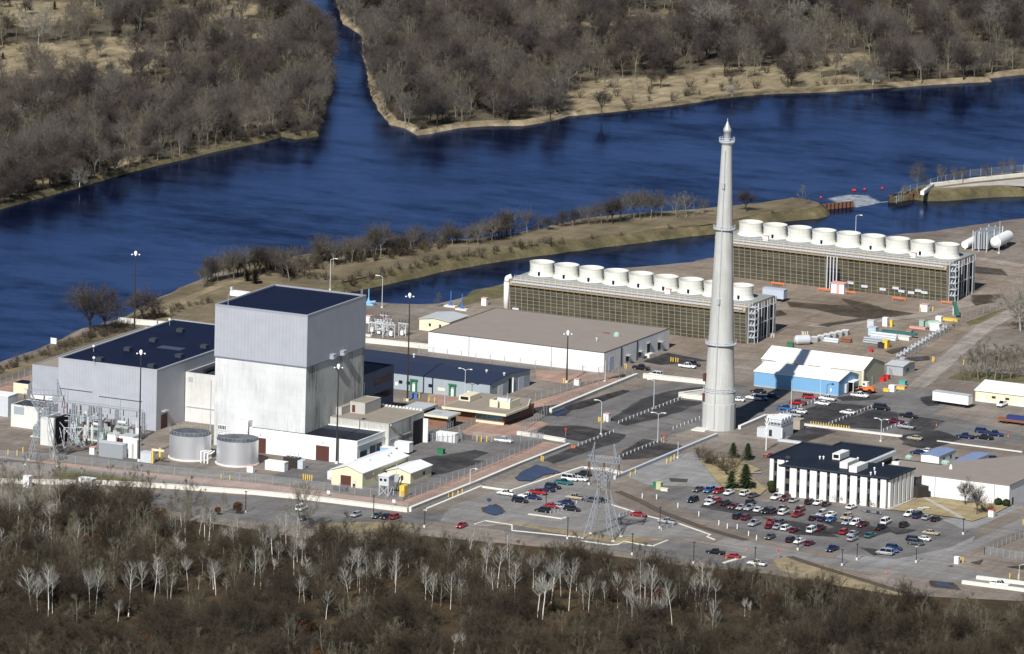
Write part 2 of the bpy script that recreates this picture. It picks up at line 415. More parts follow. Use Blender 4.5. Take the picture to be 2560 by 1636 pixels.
def sheet(name, poly, z, m, fade=0.0, step=6, jit=0.0, seed=3):
    """a ground layer lying on the one below; fade = width in metres over which its rim thins out"""
    if jit or fade: poly = subdivide(poly, step, jit, seed)
    if area(poly) < 0: poly = poly[::-1]
    mb = MB(); fa = []
    if fade:
        q, poly = inset(poly, -fade); n = len(poly)
        mb.raw([(x,y,z) for x,y in poly]+[(x,y,z) for x,y in q], [(i,(i+1)%n,(i+1)%n+n,i+n) for i in range(n)])
        vs, fs = tess(q, z); mb.raw(vs, fs); fa = [0.0]*n+[1.0]*(2*n)
    else:
        vs, fs = tess(poly, z); mb.raw(vs, fs); fa = [1.0]*len(vs)
    o = structure(mb.build(name, m))
    at_ = o.data.attributes.new('fade', 'FLOAT', 'POINT'); at_.data.foreach_set('value', fa)
    return o
def rect(x0, x1, y0, y1): return [(x0,y0),(x1,y0),(x1,y1),(x0,y1)]
def strip(pts, w):
    L = []; R = []
    for i, p in enumerate(pts):
        a = Vector(pts[max(0,i-1)]); b = Vector(pts[min(len(pts)-1,i+1)]); d = (b-a).normalized()
        L.append((p[0]-d.y*w/2, p[1]+d.x*w/2)); R.append((p[0]+d.y*w/2, p[1]-d.x*w/2))
    return L+R[::-1]

def water_material():
    m, nt, b = new_mat('river water')
    v = pos(nt, (1, 1, 1))
    big = noise(nt, pos(nt, (.6, 1.0, 1)), .012, 7, .66)
    rip = noise(nt, pos(nt, (.5, 1.0, 1)), .09, 7, .74)
    k = math_(nt, 'ADD', math_(nt, 'MULTIPLY', big, .55), math_(nt, 'MULTIPLY', rip, .45))
    df = N(nt, 'ShaderNodeBsdfDiffuse'); df.inputs['Color'].default_value = (.0026,.0055,.019,1)
    gl = N(nt, 'ShaderNodeBsdfGlossy'); gl.inputs['Color'].default_value = (.46,.58,.95,1)      # blue put into the reflection so the mirrored sky looks deeper
    nt.links.new(ramp(nt, k, [(.40,(.07,)*3),(.5,(.15,)*3),(.60,(.24,)*3)]), gl.inputs['Roughness'])
    mx = N(nt, 'ShaderNodeMixShader'); nt.links.new(ramp(nt, k, [(.40,(.15,)*3),(.48,(.32,)*3),(.57,(.50,)*3)]), mx.inputs[0])
    nt.links.new(df.outputs[0], mx.inputs[1]); nt.links.new(gl.outputs[0], mx.inputs[2]); nt.links.new(mx.outputs[0], nt.nodes['Material Output'].inputs[0])
    bp = N(nt, 'ShaderNodeBump'); bp.inputs['Strength'].default_value = .05; bp.inputs['Distance'].default_value = .4
    h = math_(nt, 'ADD', noise(nt, pos(nt, (.4,1,1)), .5, 4, .6), math_(nt, 'MULTIPLY', noise(nt, v, .08, 4), 2.0))
    nt.links.new(h, bp.inputs['Height']); nt.links.new(bp.outputs[0], gl.inputs['Normal'])
    return m
mb = MB(); mb.face([(-2500,-1500,WATER),(2500,-1500,WATER),(2500,4000,WATER),(-2500,4000,WATER)])
structure(mb.build('river_water', water_material()))
mb = MB(); mb.face([(-9000,-5000,-8),(9000,-5000,-8),(9000,15000,-8),(-9000,15000,-8)])
structure(mb.build('ground_base', g_forest))

RIVER_SHORE = 'f:-330,985 1:0,800 150,750 300,690 480,612 560,565 720,505 830,480 1000,440 1130,385 1230,310 1330,255 b:0,690 60,655 200,612 400,590 470,572 600,558 780,530 900,530 1100,512 1350,488 1500,470 1700,442 1900,422 2100,408 2400,365 f:1340,530 1420,522 1500,515 1640,505 1700,499 1780,491 1860,480 t:880,378 960,393 1040,415 1065,442'
CANAL_N = '1040,460 960,472 850,484 740,492 540,532 345,574 0,604 f:1660,553 1340,594 1200,613 1080,633 960,660 880,678 820,690 b:1000,765'
CANAL_S = '2:760,160 900,232 1030,258 1110,270 1180,273 1300,282 1500,290 1650,287 1850,222 2000,182 2080,142 2250,85 2408,68 f:1300,662 1400,650 1500,641 1605,633 t:0,824 100,802 215,790 700,710 1200,655 1620,612 1800,592 2000,562 2200,532 2408,508 2950,440'
site_shore = path(RIVER_SHORE+' '+CANAL_N+' '+CANAL_S, WATER)
site = site_shore + [(500, 150), (560, -700), (-420, -760), (-360, -250)]
land('site_ground', site, 0, [g_gravel, g_bank], 5.0, .5, 3)
spit_shore = path('t:1450,364 1640,337 1700,349 1850,349 2000,339 2200,324 2408,316 2950,296 2950,90 2408,165 2000,222 1700,270 1600,285 1540,308 1500,345', WATER)
land('spit_ground', spit_shore, 0, [g_drygrass, g_bank], 5.0, .4, 4)
left_shore = path('q1:-2600,2240 -420,1600 0,1480 60,1465 550,1332 800,1257 1020,1195 1250,1142 1430,1097 1600,1058 1850,1012 1990,968 2100,988 2260,962 2275,900 2335,700 2345,500 2335,330 2210,200 2090,120 2010,60 1970,0 1900,-120 1800,-300 -2600,-1200', WATER)
LZ = -1.4
land('west_island_ground', left_shore, LZ, [g_woods, g_bank], 2.2, .3, 5)
right_shore = path('q2:-150,-300 -54,0 0,170 130,250 140,400 165,470 190,650 250,780 330,880 430,905 540,960 650,945 850,908 1050,893 1300,893 1480,862 1620,822 1800,806 2080,778 2408,742 q3:280,700 450,680 700,665 1000,655 1300,635 1550,620 1900,595 2190,580 2170,558 2408,530 2900,455 2900,-400', WATER)
land('east_island_ground', right_shore, LZ, [g_woods, g_reed], 3.5, .35, 6)

# the layers on the site, each a few millimetres to centimetres above the one below
dk = path(RIVER_SHORE.replace('f:-330,985 1:0,800 150,750 300,690 480,612 560,565 720,505 830,480 1000,440 1130,385 1230,310 1330,255 ','')+' '+CANAL_N, WATER)
dk = subdivide(dk, 8, 0); _, dq = inset(dk, 5.2)
sheet('dike_grass', dq, .02, g_drygrass)
sheet('river_bank_grass', path('1:-260,960 0,830 150,780 300,720 480,640 560,590 720,530 830,510 1000,470 1130,415 1240,330 1340,285 1560,215 1800,150 2030,60 2300,0 2300,220 2000,470 1600,425 1130,575 600,735 0,945 -200,1020'), .02, g_drygrass)
sheet('river_bank_grass', path('b:-320,860 -40,725 200,655 470,606 700,600 1000,735 1000,790 700,770 560,725 300,810 0,930'), .03, g_drygrass, 2)
sheet('tower_yard_dirt', [(-14,-2),(57,-2),(76,-2),(132,6),(120,75),(150,120),(175,150),(160,190),(108,200),(15,140),(-30,60)], .012, soil('warm brown dirt', [(.25,(.15,.118,.092)),(.5,(.235,.192,.155)),(.75,(.31,.262,.215))], .035), 5)
sheet('river_bank_track', strip(path('1:1500,400 1600,300 1700,210 1850,140 2050,60 2250,5'), 3), .04, g_opening, 1.5)
sheet('yard_asphalt', rect(42, 92, -247, -158), .02, g_asphalt)
sheet('perimeter_road', path('5:-200,620 560,545 900,590 1300,622 2408,738 6:640,802 1300,903 1340,880 640,775 0,705 5:2000,660 1300,560 800,520 400,500 -200,540'), .04, g_asphalt)
sheet('left_yard_ground', path('5:-200,250 0,180 250,250 300,420 900,560 560,545 -200,560'), .02, g_gravel)
sheet('pink_gravel_front', [(-60,-262.6),(-40,-262.6),(98,-262.6),(90,-251.8),(64,-252),(42,-252.4),(13,-257),(-19,-259),(-60,-262)], .05, g_pink, 0)
sheet('pink_gravel_side', [(90,-251.8),(97.4,-262.2),(96.6,-155),(87,-153)], .05, g_pink)
sheet('pink_gravel_strip', [(57,-113),(67.2,-113),(67.6,-51),(62.6,-47)], .05, g_pink)
sheet('pink_gravel_warehouse', path('3:220,845 640,872 850,868 1090,892 1060,915 640,965 560,990 230,935'), .05, g_pink)
sheet('pink_gravel_river', path('1:-100,1010 0,985 350,872 360,1000 240,1060 0,1120 -100,1130'), .05, g_pink)
sheet('gatehouse_paving', path('2:1620,1080 1960,1060 2110,1110 1860,1200 1600,1190'), .05, g_pink)
sheet('gatehouse_yard_paving', path('z2:880,900 1200,760 1620,790 2100,740 2250,790 1750,960 1300,980 1000,950'), .06, g_pink)
sheet('outer_road', path('5:1300,860 2408,905 6:560,960 1440,1065 1590,1048 2100,1110 2408,1180 7:0,1150 640,1230 900,1340 1450,1310 1900,1400 2300,1440 p3:300,350 700,440 700,510 300,545 7:1700,1520 900,1410 600,1330 0,1260 6:2330,1225 1640,1142 1560,1182 1150,1142 560,1165 0,1155 5:1300,1000'), .03, g_asphalt, 0)
sheet('main_road', path('7:1450,1270 1900,1350 p3:300,330 700,400 1000,470 1300,510 1500,545 1800,470 2100,335 2420,180 2420,280 2250,330 2000,440 1860,510 2060,570 2420,640 2420,720 2000,660 1500,590 900,535 500,455 200,395 7:2200,1420 1500,1300'), .045, g_road, 0)
sheet('rear_lot_asphalt', path('4:0,1230 230,1150 700,1080 1500,1040 1600,1180 1480,1260 2408,1480 8:2408,380 2000,420 1300,330 600,250 150,330'), .025, g_asphalt, 3)
sheet('dark_lots', path('3:300,1330 800,1150 1700,960 2100,1000 2400,1240 1800,1330 1000,1539 7:300,620 -100,480'), .024, g_asphalt, 4)
sheet('office_lot_asphalt', path('7:1290,888 1640,815 2010,855 2400,960 8:300,950 1130,1040 1300,1055 1640,1115 1900,1190 2000,1255 1700,1395 1200,1500 700,1445 300,1392 -20,1312 7:2200,1262 1700,1062'), .03, g_asphalt)
sheet('visitor_lot_gravel', path('7:-500,1000 -100,870 300,760 640,650 760,680 700,830 950,1000 1270,1100 1850,1270 1500,1290 900,1260 0,1140 -330,1190 -640,1140'), .035, g_road, 2)
darks = ['3:910,1330 1230,1130 1500,1045 1790,1010 1800,1090 1590,1112 1000,1332', '3:1010,1355 1590,1132 1790,1150 1560,1240 1250,1330 1080,1372',
 '7:330,250 560,262 850,278 930,306 640,392 560,372 190,338', '7:310,565 560,462 940,312 1060,330 980,400 640,500 380,602',
 '7:980,535 1230,372 1385,395 1000,552', '7:1010,562 1400,405 1570,432 1560,490 1300,542 1060,562', '7:180,90 460,40 560,75 500,150 330,150',
 '4:240,1272 540,1152 990,1195 590,1362 330,1335', '4:600,1372 1000,1222 1230,1255 1090,1412', '4:1240,1400 1420,1290 1640,1330 1500,1440', '4:1250,1470 1600,1420 1800,1500 8:1500,470 1300,420',
 '4:1440,1110 1580,1080 1600,1180 1500,1190', '4:640,1110 900,1080 1100,1090 1000,1130 700,1140', '8:250,280 430,260 620,300 350,400 200,370',
 '3:1480,690 1600,720 1820,760 1400,800 1240,770', '7:470,260 560,240 900,290 700,330', 'z2:560,1290 1130,1180 1300,1220 900,1390 620,1420', '6:1250,640 1700,530 2150,580 1800,680 1400,760',
 'p3:200,60 560,120 800,170 500,180 150,120','p3:560,190 900,240 1100,330 800,310','p3:1150,230 1500,280 1300,330 1000,300','p3:1250,400 1500,440 1350,460','7:2050,1010 2380,1060 2300,1090 2100,1070','8:420,1130 900,1180 700,1210','8:1100,1200 1400,1230 1200,1270']
for i, s in enumerate(darks): sheet('asphalt_patch', path(s), .06+.004*i, g_darkasph, 1.5, 4, .5, i)
wets = ['4:180,212 480,238 860,250 1350,318 1000,365 700,335 480,275 230,255', '4:700,180 1000,250 1200,330 900,300', '4:480,432 860,368 960,372 700,412 560,440', '4:0,300 120,290 180,330 60,350',
 'z6:1600,640 2050,690 2150,780 1700,740', 'z4:700,720 960,650 1000,670 800,760', 'p3:1740,640 1900,655 1960,705 1760,680', 'p3:2030,510 2130,490 2100,525','p3:2280,540 2408,530 2400,560','4:1930,150 2200,140 2100,210 1950,240',
 'z4:1000,820 1330,790 1350,850 1100,870', '7:1480,740 1650,750 1640,775 1490,770', '6:2130,1020 2250,985 2340,1060 2240,1092 2140,1060']
for i, s in enumerate(wets): sheet('wet_patch', path(s), .17+.004*i, g_wet, 2.2, 4, .4, i)
g_puddle, nt_, b_ = new_mat('puddle water'); b_.inputs['Base Color'].default_value = (.028,.036,.09,1); b_.inputs['Roughness'].default_value = .2; b_.inputs['Specular IOR Level'].default_value = .25
nt_.links.new(ramp(nt_, noise(nt_, pos(nt_), .3, 4), [(.3,(.014,.018,.048)),(.7,(.03,.038,.09))]), b_.inputs['Base Color'])  # blue of the reflected sky put into the puddle colour
for i, s in enumerate(['6:2145,1030 2200,990 2310,1035 2320,1075 2250,1090 2160,1065', '6:2165,945 2195,930 2220,945 2190,962', '7:30,740 90,680 230,618 330,640 470,690 300,712 180,770 60,765', 'z4:1130,835 1200,815 1270,825 1240,850 1160,860', 'z6:1640,680 1800,720 2030,750 1800,735', 'p3:1760,655 1850,650 1920,690 1820,680', '3:350,1260 460,1225 540,1240 430,1290', '8:880,1040 1080,1060 1060,1085 900,1060', 'p3:1860,535 1910,532 1900,540']):
    sheet('puddle', path(s), .24, g_puddle, 0, 1.2, .18, i)
sheet('black_matting', path('3:490,1200 1040,1042 1105,1050 860,1140 640,1215 540,1232'), .26, g_black, .8)
sheet('lawn', path('7:1760,565 1900,740 1990,830 2330,905 2400,840 2200,705 2340,665 2180,590 2120,548'), .28, g_lawn)
sheet('lawn', path('8:1150,1040 1450,915 1540,930 2280,1000 2130,1080 1920,1150 1740,1110'), .28, g_lawn)
sheet('footpath', strip(path('8:1120,1040 1440,912 1830,1120'), 1.7), .30, g_path)
sheet('footpath', strip(path('7:2150,695 2345,690'), 1.4), .30, g_path)
sheet('crushed_stone', path('7:1100,700 1500,560 1740,480 1770,560 1900,740 1960,815 1300,790'), .02, g_rock, 2)
sheet('crushed_stone', path('8:1640,1130 2300,1000 2408,930 2408,1000 1950,1210 1830,1215'), .05, g_rock, 0)
sheet('crushed_stone', path('8:700,1445 1200,1505 1700,1400 1950,1240 1890,1330 1640,1530 1000,1560 650,1480'), .02, g_rock, 1)
sheet('verge_grass', path('p3:640,490 760,470 1100,560 1620,742 1400,760 1100,720 900,640 700,560'), .07, g_opening, 2)
sheet('verge_grass', path('7:-350,1195 0,1175 620,1290 1040,1360 1450,1320 1330,1300 900,1290 600,1240 0,1150'), .1, g_opening, 1)
sheet('verge_grass', path('4:1880,400 2100,330 2360,215 2408,230 2100,370 1900,430'), .07, g_green, 2)
sheet('verge_grass', path('4:1700,930 1880,860 2408,900 2408,960 2000,960'), .07, g_green, 2)
sheet('verge_grass', path('2:2050,100 2408,40 3:0,20 3:0,90 2:2408,130 2080,210 1900,260'), .07, g_green, 1.5)
sheet('verge_grass', path('6:560,1170 1150,1150 1500,1180 1300,1250 600,1250'), .05, g_opening, 2)
sheet('verge_grass', path('5:560,640 1000,700 1300,760 900,780 500,720'), .075, g_green, 2)
sheet('dirt_track', strip(path('4:1400,1010 1560,870 1800,650 2050,440 2408,250'), 5), .08, g_track, 2)
sheet('dirt_track', strip(path('z6:1400,480 1900,560 2408,640'), 5), .08, g_track, 2)
sheet('dirt_track', strip(path('4:400,440 900,400 1500,330 2000,200'), 4), .085, g_track, 1.5)
sheet('forest_floor', path('f:-300,1235 0,1215 300,1210 520,1235 760,1275 1000,1262 1300,1290 1600,1330 1800,1350 2100,1400 2408,1415 2800,1440 2800,2000 -300,2000'), .12, g_forest, 0)
# clearings of pale grass on the islands
for i, s in enumerate(['q1:-80,20 600,20 640,110 200,190 -80,150', 'q1:-50,330 400,300 900,260 1230,420 1000,500 560,560 -50,600', 'q1:780,640 1150,680 1250,720 900,760', 'q1:1330,0 1760,20 1850,170 1950,290 1700,280 1560,180', 'q2:1780,150 1990,130 2300,60 2408,200 2100,260 1850,240',
  'q3:0,560 280,480 620,480 900,520 1300,560 1480,590 700,625 0,690','q3:860,400 1280,380 1450,440 1000,500','q1:720,1120 960,1085 985,1140 800,1190', 'q2:1640,600 1960,560 2408,540 2408,700 1900,745 1640,775','q1:250,1265 470,1250 500,1290 300,1310']):
    sheet('clearing', path(s, LZ), LZ+.04+.004*i, g_opening, 9, 8, 2.0, i)
# ---------------------------------------------------------------- building helpers
def hall(name, label, cat, x0, x1, y0, y1, h, wall, roof, par=.5, parm=None, group=None, z0=0.0, sill=True):
    """flat roofed block: wall, roof, parapet; the origin stands at the middle of its base"""
    t = thing(name, label, cat, ((x0+x1)/2, (y0+y1)/2, z0), group)
    w = MB(); w.prism(rect(x0, x1, y0, y1), z0-.3 if z0 == 0 else z0, h-par-.02); w.build('wall', wall, t)
    MB().box(x0+.18, x1-.18, y0+.18, y1-.18, h-par-.015, h-par+.06).build('roof', roof, t)
    if par > .12:
        e = .03
        p = MB(); p.box(x0-e, x1+e, y0-e, y0+.3, h-par-.01, h); p.box(x0-e, x1+e, y1-.3, y1+e, h-par-.01, h)
        p.box(x0-e, x0+.3, y0+.302, y1-.302, h-par-.01, h); p.box(x1-.3, x1+e, y0+.302, y1-.302, h-par-.01, h)
        p.build('parapet', parm or wall, t)
    return t
def gable(name, label, cat, x0, x1, y0, y1, eave, ridge, wall, roof, axis='x', rpos=.5, over=.35, group=None, eave2=None):
    t = thing(name, label, cat, ((x0+x1)/2, (y0+y1)/2, 0), group); e2 = eave if eave2 is None else eave2
    w = MB(); r = MB(); th = .16
    if axis == 'x':
        ym = y0+(y1-y0)*rpos
        for x in (x0, x1): w.face([(x,y0,-.3),(x,y1,-.3),(x,y1,e2),(x,ym,ridge),(x,y0,eave)])
        w.face([(x0,y0,-.3),(x1,y0,-.3),(x1,y0,eave),(x0,y0,eave)]); w.face([(x0,y1,-.3),(x1,y1,-.3),(x1,y1,e2),(x0,y1,e2)])
        s1 = (ridge-eave)/(ym-y0); s2 = (ridge-e2)/(y1-ym)
        A = [(y0-over, eave-over*s1), (ym, ridge), (y1+over, e2-over*s2)]
        for (ya, za), (yb, zb) in zip(A, A[1:]):
            vs = [(x, y, z+d) for d in (.02, th) for x, y, z in ((x0-over,ya,za),(x1+over,ya,za),(x1+over,yb,zb),(x0-over,yb,zb))]
            r.raw(vs, [(3,2,1,0),(4,5,6,7),(0,1,5,4),(1,2,6,5),(2,3,7,6),(3,0,4,7)])
    else:
        xm = x0+(x1-x0)*rpos
        for y in (y0, y1): w.face([(x0,y,-.3),(x1,y,-.3),(x1,y,e2),(xm,y,ridge),(x0,y,eave)])
        w.face([(x0,y0,-.3),(x0,y1,-.3),(x0,y1,eave),(x0,y0,eave)]); w.face([(x1,y0,-.3),(x1,y1,-.3),(x1,y1,e2),(x1,y0,e2)])
        s1 = (ridge-eave)/(xm-x0); s2 = (ridge-e2)/(x1-xm)
        A = [(x0-over, eave-over*s1), (xm, ridge), (x1+over, e2-over*s2)]
        for (xa, za), (xb, zb) in zip(A, A[1:]):
            vs = [(x, y, z+d) for d in (.02, th) for x, y, z in ((xa,y0-over,za),(xb,y0-over,zb),(xb,y1+over,zb),(xa,y1+over,za))]
            r.raw(vs, [(3,2,1,0),(4,5,6,7),(0,1,5,4),(1,2,6,5),(2,3,7,6),(3,0,4,7)])
    w.build('wall', wall, t); r.build('roof', roof, t); return t
def front(t, name, x0, x1, z0, z1, y, m, d=.06): return MB().box(x0, x1, y-d, y+.02, z0, z1).build(name, m, t)   # on a wall facing the camera
def side(t, name, y0, y1, z0, z1, x, m, d=.06): return MB().box(x-.02, x+d, y0, y1, z0, z1).build(name, m, t)     # on a wall facing right
def mushroom(x, y, z, r=.35, h=.9, m=None): 
    b = MB(); b.lathe(x, y, [(r*.6, z), (r*.6, z+h*.6), (r, z+h*.62), (r, z+h*.8), (r*.3, z+h), (0.01, z+h)], 10); return b
def hvac(label, x0, x1, y0, y1, z, h, m=None, group='rooftop air units', grille=True):
    t = thing('air_unit', label, 'air unit', ((x0+x1)/2, (y0+y1)/2, z), group)
    MB().box(x0, x1, y0, y1, z+.12, z+h).build('casing', m or m_offwhite, t)
    b = MB(); b.box(x0+.1, x1-.1, y0+.1, y0+.3, z, z+.12); b.box(x0+.1, x1-.1, y1-.3, y1-.1, z, z+.12); b.build('rail', m_trim, t)
    if grille: MB().box(x0+.15*(x1-x0), x1-.15*(x1-x0), y0-.05, y0+.01, z+.3*h, z+.85*h).build('grille', m_black, t)
    return t

# ---------------------------------------------------------------- reactor block, turbine hall and their neighbours
t = thing('reactor_building', 'tall windowless block, pale concrete below and grey metal sheeting above, navy flat roof', 'power plant', (22, -194, 0))
RX0, RX1, RY0, RY1, ZS, ZT = 6.6, 37.4, -212.0, -174.4, 27.0, 42.5
w = MB()
w.box(RX0+.25, RX1-.25, RY0+.25, RY1-.25, -.3, ZS)
w.f[-4:]  # four concrete sides; the right-hand one carries the mossy weathering
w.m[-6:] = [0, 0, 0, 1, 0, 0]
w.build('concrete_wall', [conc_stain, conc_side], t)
w = MB(); w.box(RX0, RX1, RY0, RY1, ZS-.05, ZT-.62); w.build('sheeted_wall', clad, t)
w = MB(); w.box(RX0-.06, RX1+.06, RY0-.06, RY1+.06, ZS-.35, ZS-.07); w.build('drip_edge', mat('dark blue grey trim', (.16,.19,.24), .6, .1), t)  # dark blue-grey strip where the sheeting meets the concrete
MB().box(RX0+.56, RX1-.56, RY0+.56, RY1-.56, ZT-.6, ZT-.42).build('roof', roof_navy, t)
p = MB(); e = .04; pw = .55
p.box(RX0-e, RX1+e, RY0-e, RY0+pw, ZT-.61, ZT); p.box(RX0-e, RX1+e, RY1-pw, RY1+e, ZT-.61, ZT)
p.box(RX0-e, RX0+pw, RY0+pw+.002, RY1-pw-.002, ZT-.61, ZT); p.box(RX1-pw, RX1+e, RY0+pw+.002, RY1-pw-.002, ZT-.61, ZT)
p.build('parapet', mat('parapet grey', (.27,.29,.33), .6, .06), t)
for y in (-197.5, -190.8):
    b = MB(); b.box(RX1+.02, RX1+1.3, y, y+2.3, ZS+1.0, ZS+1.35); b.box(RX1+.02, RX1+1.1, y+.1, y+2.2, ZS-.1, ZS+1.0)
    hd = b.build('vent_hood', clad_annex, t)
    MB().box(RX1+.3, RX1+1.32, y+.25, y+2.05, ZS-.02, ZS+.9).build('louvre', m_trim, hd)
for i, (x, z0_, z1_, r) in enumerate(((5.9, 0, 26, .14), (37.9, 0, 0, 0))):
    if r: MB().tube((x, RY0-.3, z0_), (x, RY0-.3, 19.4), r).build('downpipe', m_trim, t)
for x, y, h in ((10.5, -211.3, 3.2), (36.6, -175.6, 1.8), (36.0, -175.2, 1.8)):
    MB().tube((x, y, ZT-.1), (x, y, ZT+h), .07).build('rod', m_trim, t)
for z in (2.2, 4.9):
    f = MB().box(8.2, 11.0, RY0+.15, RY0+.27, z, z+1.5).build('window', m_offwhite, t)
    for k in range(5): MB().box(8.35+.53*k, 8.7+.53*k, RY0+.12, RY0+.2, z+.2, z+1.3).build('pane', m_glass, f)

t = hall('plant_block', 'cream concrete block with streaked wall and dark roof wedged between the two grey halls', 'power plant', -16.9, 6.4, -185.8, -150, 15.0, conc_block, roof_dark, .3, conc_block)
front(t, 'vent', -15.9, -14.4, 12.2, 13.6, -185.8, m_trim); MB().box(-16.5, 6.2, -185.95, -185.81, 4.4, 4.7).build('ledge', m_trim, t)
MB().tube((-11.5, -184, 15.5), (-11.5, -165, 15.5), .6).build('pipe', m_black, t)

t = thing('turbine_building', 'long hall of grey ribbed sheeting with a navy flat roof, left of the tallest block', 'power plant', (-34, -166, 0))
TX0, TX1, TY0, TY1, TZ = -50.6, -17.1, -205.8, -131.5, 18.6
TY0 = -203.5
w = MB().box(TX0, TX1, TY0, TY1, -.3, TZ-.42).build('wall', clad_t, t)
MB().box(TX0+.5, TX1-.5, TY0+.5, TY1-.5, TZ-.4, TZ-.25).build('roof', roof_navy, t)
p = MB(); p.box(TX0-e, TX1+e, TY0-e, TY0+.5, TZ-.41, TZ); p.box(TX0-e, TX1+e, TY1-.5, TY1+e, TZ-.41, TZ)
p.box(TX0-e, TX0+.5, TY0+.502, TY1-.502, TZ-.41, TZ); p.box(TX1-.5, TX1+e, TY0+.502, TY1-.502, TZ-.41, TZ); p.build('parapet', m_trim, t)
for i, (x, y) in enumerate([('940', '760'), ('1205', '665'), ('1445', '580'), ('1700', '488'), ('1430', '822'), ('1690', '728'), ('1925', '640')]):
    q = at('1', float(x), float(y), TZ-.25); v = MB()
    v.box(q.x-1.0, q.x+1.0, q.y-1.1, q.y+1.1, TZ-.24, TZ+.75).build('roof_vent', roof_dark, t)
q = at('1', 1610, 640, TZ-.2); MB().box(q.x-4, q.x+4, q.y-2, q.y+2, TZ-.245, TZ-.2).build('roof_patch', mat('patched roofing', (.05,.06,.10), .7, .2), t)
for xa, xb, z in ((-50, -39, 9.6), (-36.5, -22, 8.6)):
    f = MB(); f.beam((xa, TY0-.35, z), (xb, TY0-.35, z), .14); 
    for k in range(4): f.beam((xa+(xb-xa)*k/3, TY0-.02, z), (xa+(xb-xa)*k/3, TY0-.35, z), .1)
    f.build('cable_tray', m_trim, t)
for x in (-47.2, -29.3): MB().tube((x, TY0-.15, .2), (x, TY0-.15, 9.6 if x < -40 else 8.6), .09).build('conduit', m_trim, t)
side(t, 'door', -200.5, -196.5, 0, 4.4, TX1, mat('dark red door', (.06,.015,.013), .6, .1)); side(t, 'canopy', -200.3, -197.5, 5.3, 5.6, TX1, m_trim, 1.2)
for x, y in ((880, 670), (1595, 420), (882, 780)):
    q = at('1', x, y, TZ); lp = MB(); lp.tube((q.x, q.y, TZ-.3), (q.x, q.y, TZ+1.3), .07)
    lo = lp.build('lamp_bracket', m_trim, t); b = MB(); b.ball((q.x, q.y, TZ+1.5), .42); b.build('lamp_head', m_lamp, lo)
t = hall('turbine_annex', 'lower plain grey annex joined to the left end of the long ribbed hall', 'power plant', -59.8, -50.7, -203.0, -133, 15.4, clad_annex, roof_tan, .3)
MB().box(-59.9, -52.4, -203.7, -203.05, 5.2, 6.4).build('pipe_bridge', m_offwhite, t)

t = hall('workshop_building', 'long low white sheeted shed with dark roof and brown roller doors', 'workshop', 20.0, 55.8, -214.2, -201.6 if False else -196.5, 7.2, wall_white, roof_black, .35, m_white)
for x0, x1 in ((20.9, 25.6), (42.2, 46.6)): front(t, 'roller_door', x0, x1, 0, 4.5, -214.2, m_brown)
for x in (23.5, 44.3): front(t, 'wall_lamp', x, x+.35, 5.3, 5.7, -214.2, m_trim, .25)
side(t, 'roller_door', -212.3, -208.0, 0, 3.6, 55.8, m_black); side(t, 'roller_door', -206.0, -202.4, 0, 4.2, 55.8, m_black); side(t, 'roller_door', -201.8, -198.4, 0, 4.2, 55.8, m_black)
side(t, 'pipe_run', -214.0, -197, 5.4, 5.7, 55.8, m_trim, .3)
mushroom(33.6, -209, 6.95, .5, 1.3).build('roof_vent', m_white, t)
for xx in (30.4,): MB().box(20.4, 55.4, -202.2, -197.2, 6.93, 6.97).build('roof_strip', roof_dark, t)

t = hall('stair_tower', 'slim plain white box tower leaning against the tall block behind the steel tanks', 'stair tower', 15.2, 19.6, -214.6, -212.1, 9.2, wall_white, roof_pale, .15)
side(t, 'panel', -214.4, -213.0, .3, 8.6, 19.6, m_trim, .05)

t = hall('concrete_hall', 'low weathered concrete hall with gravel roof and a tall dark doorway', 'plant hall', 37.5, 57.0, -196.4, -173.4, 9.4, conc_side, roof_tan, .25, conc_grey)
side(t, 'doorway', -180.5, -174.0, 0, 7.4, 57.0, m_void, .05); side(t, 'door_leaf', -174.0, -173.5, 0, 7.2, 57.0, m_offwhite, 1.6)
b = MB(); b.beam((57.15, -195.5, 8.9), (57.15, -187.5, 4.6), .5); b.build('brace', conc_grey, t)
side(t, 'pipe_run', -195.5, -182, 4.3, 4.6, 57.0, conc_grey, .2)
for i in range(16): MB().box(38.5+i*1.15, 39.2+i*1.15, -173.9, -173.4, 9.42, 9.9).build('parapet_block', m_offwhite, t)
p1 = hall('roof_penthouse', 'pale concrete penthouse with a wall grille, nearest of two on the tan roof', 'penthouse', 30.3, 39.0, -192.0, -179.8, 11.6, conc_grey, roof_tan, .2, conc_grey, z0=0)
front(p1, 'grille', 35.0, 37.6, 7.4, 8.6, -192.0, m_trim)
p2 = hall('roof_penthouse', 'pale concrete penthouse with a rust-red door, farther of two on the tan roof', 'penthouse', 39.2, 44.2, -187.0, -176.8, 12.6, conc_grey, roof_tan, .2, conc_grey, z0=0)
front(p2, 'door', 39.9, 40.9, 9.5, 11.6, -187.0, m_brown)

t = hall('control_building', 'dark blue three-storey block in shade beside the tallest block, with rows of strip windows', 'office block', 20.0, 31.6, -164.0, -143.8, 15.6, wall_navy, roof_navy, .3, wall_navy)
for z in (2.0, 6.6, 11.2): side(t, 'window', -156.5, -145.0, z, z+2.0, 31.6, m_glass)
MB().tube((31.75, -162.0, 0), (31.75, -162.0, 13.5), .14).build('downpipe', wall_bluegrey, t); side(t, 'glazing', -163.6, -162.6, .2, 13.4, 31.6, m_glassblue, .04)

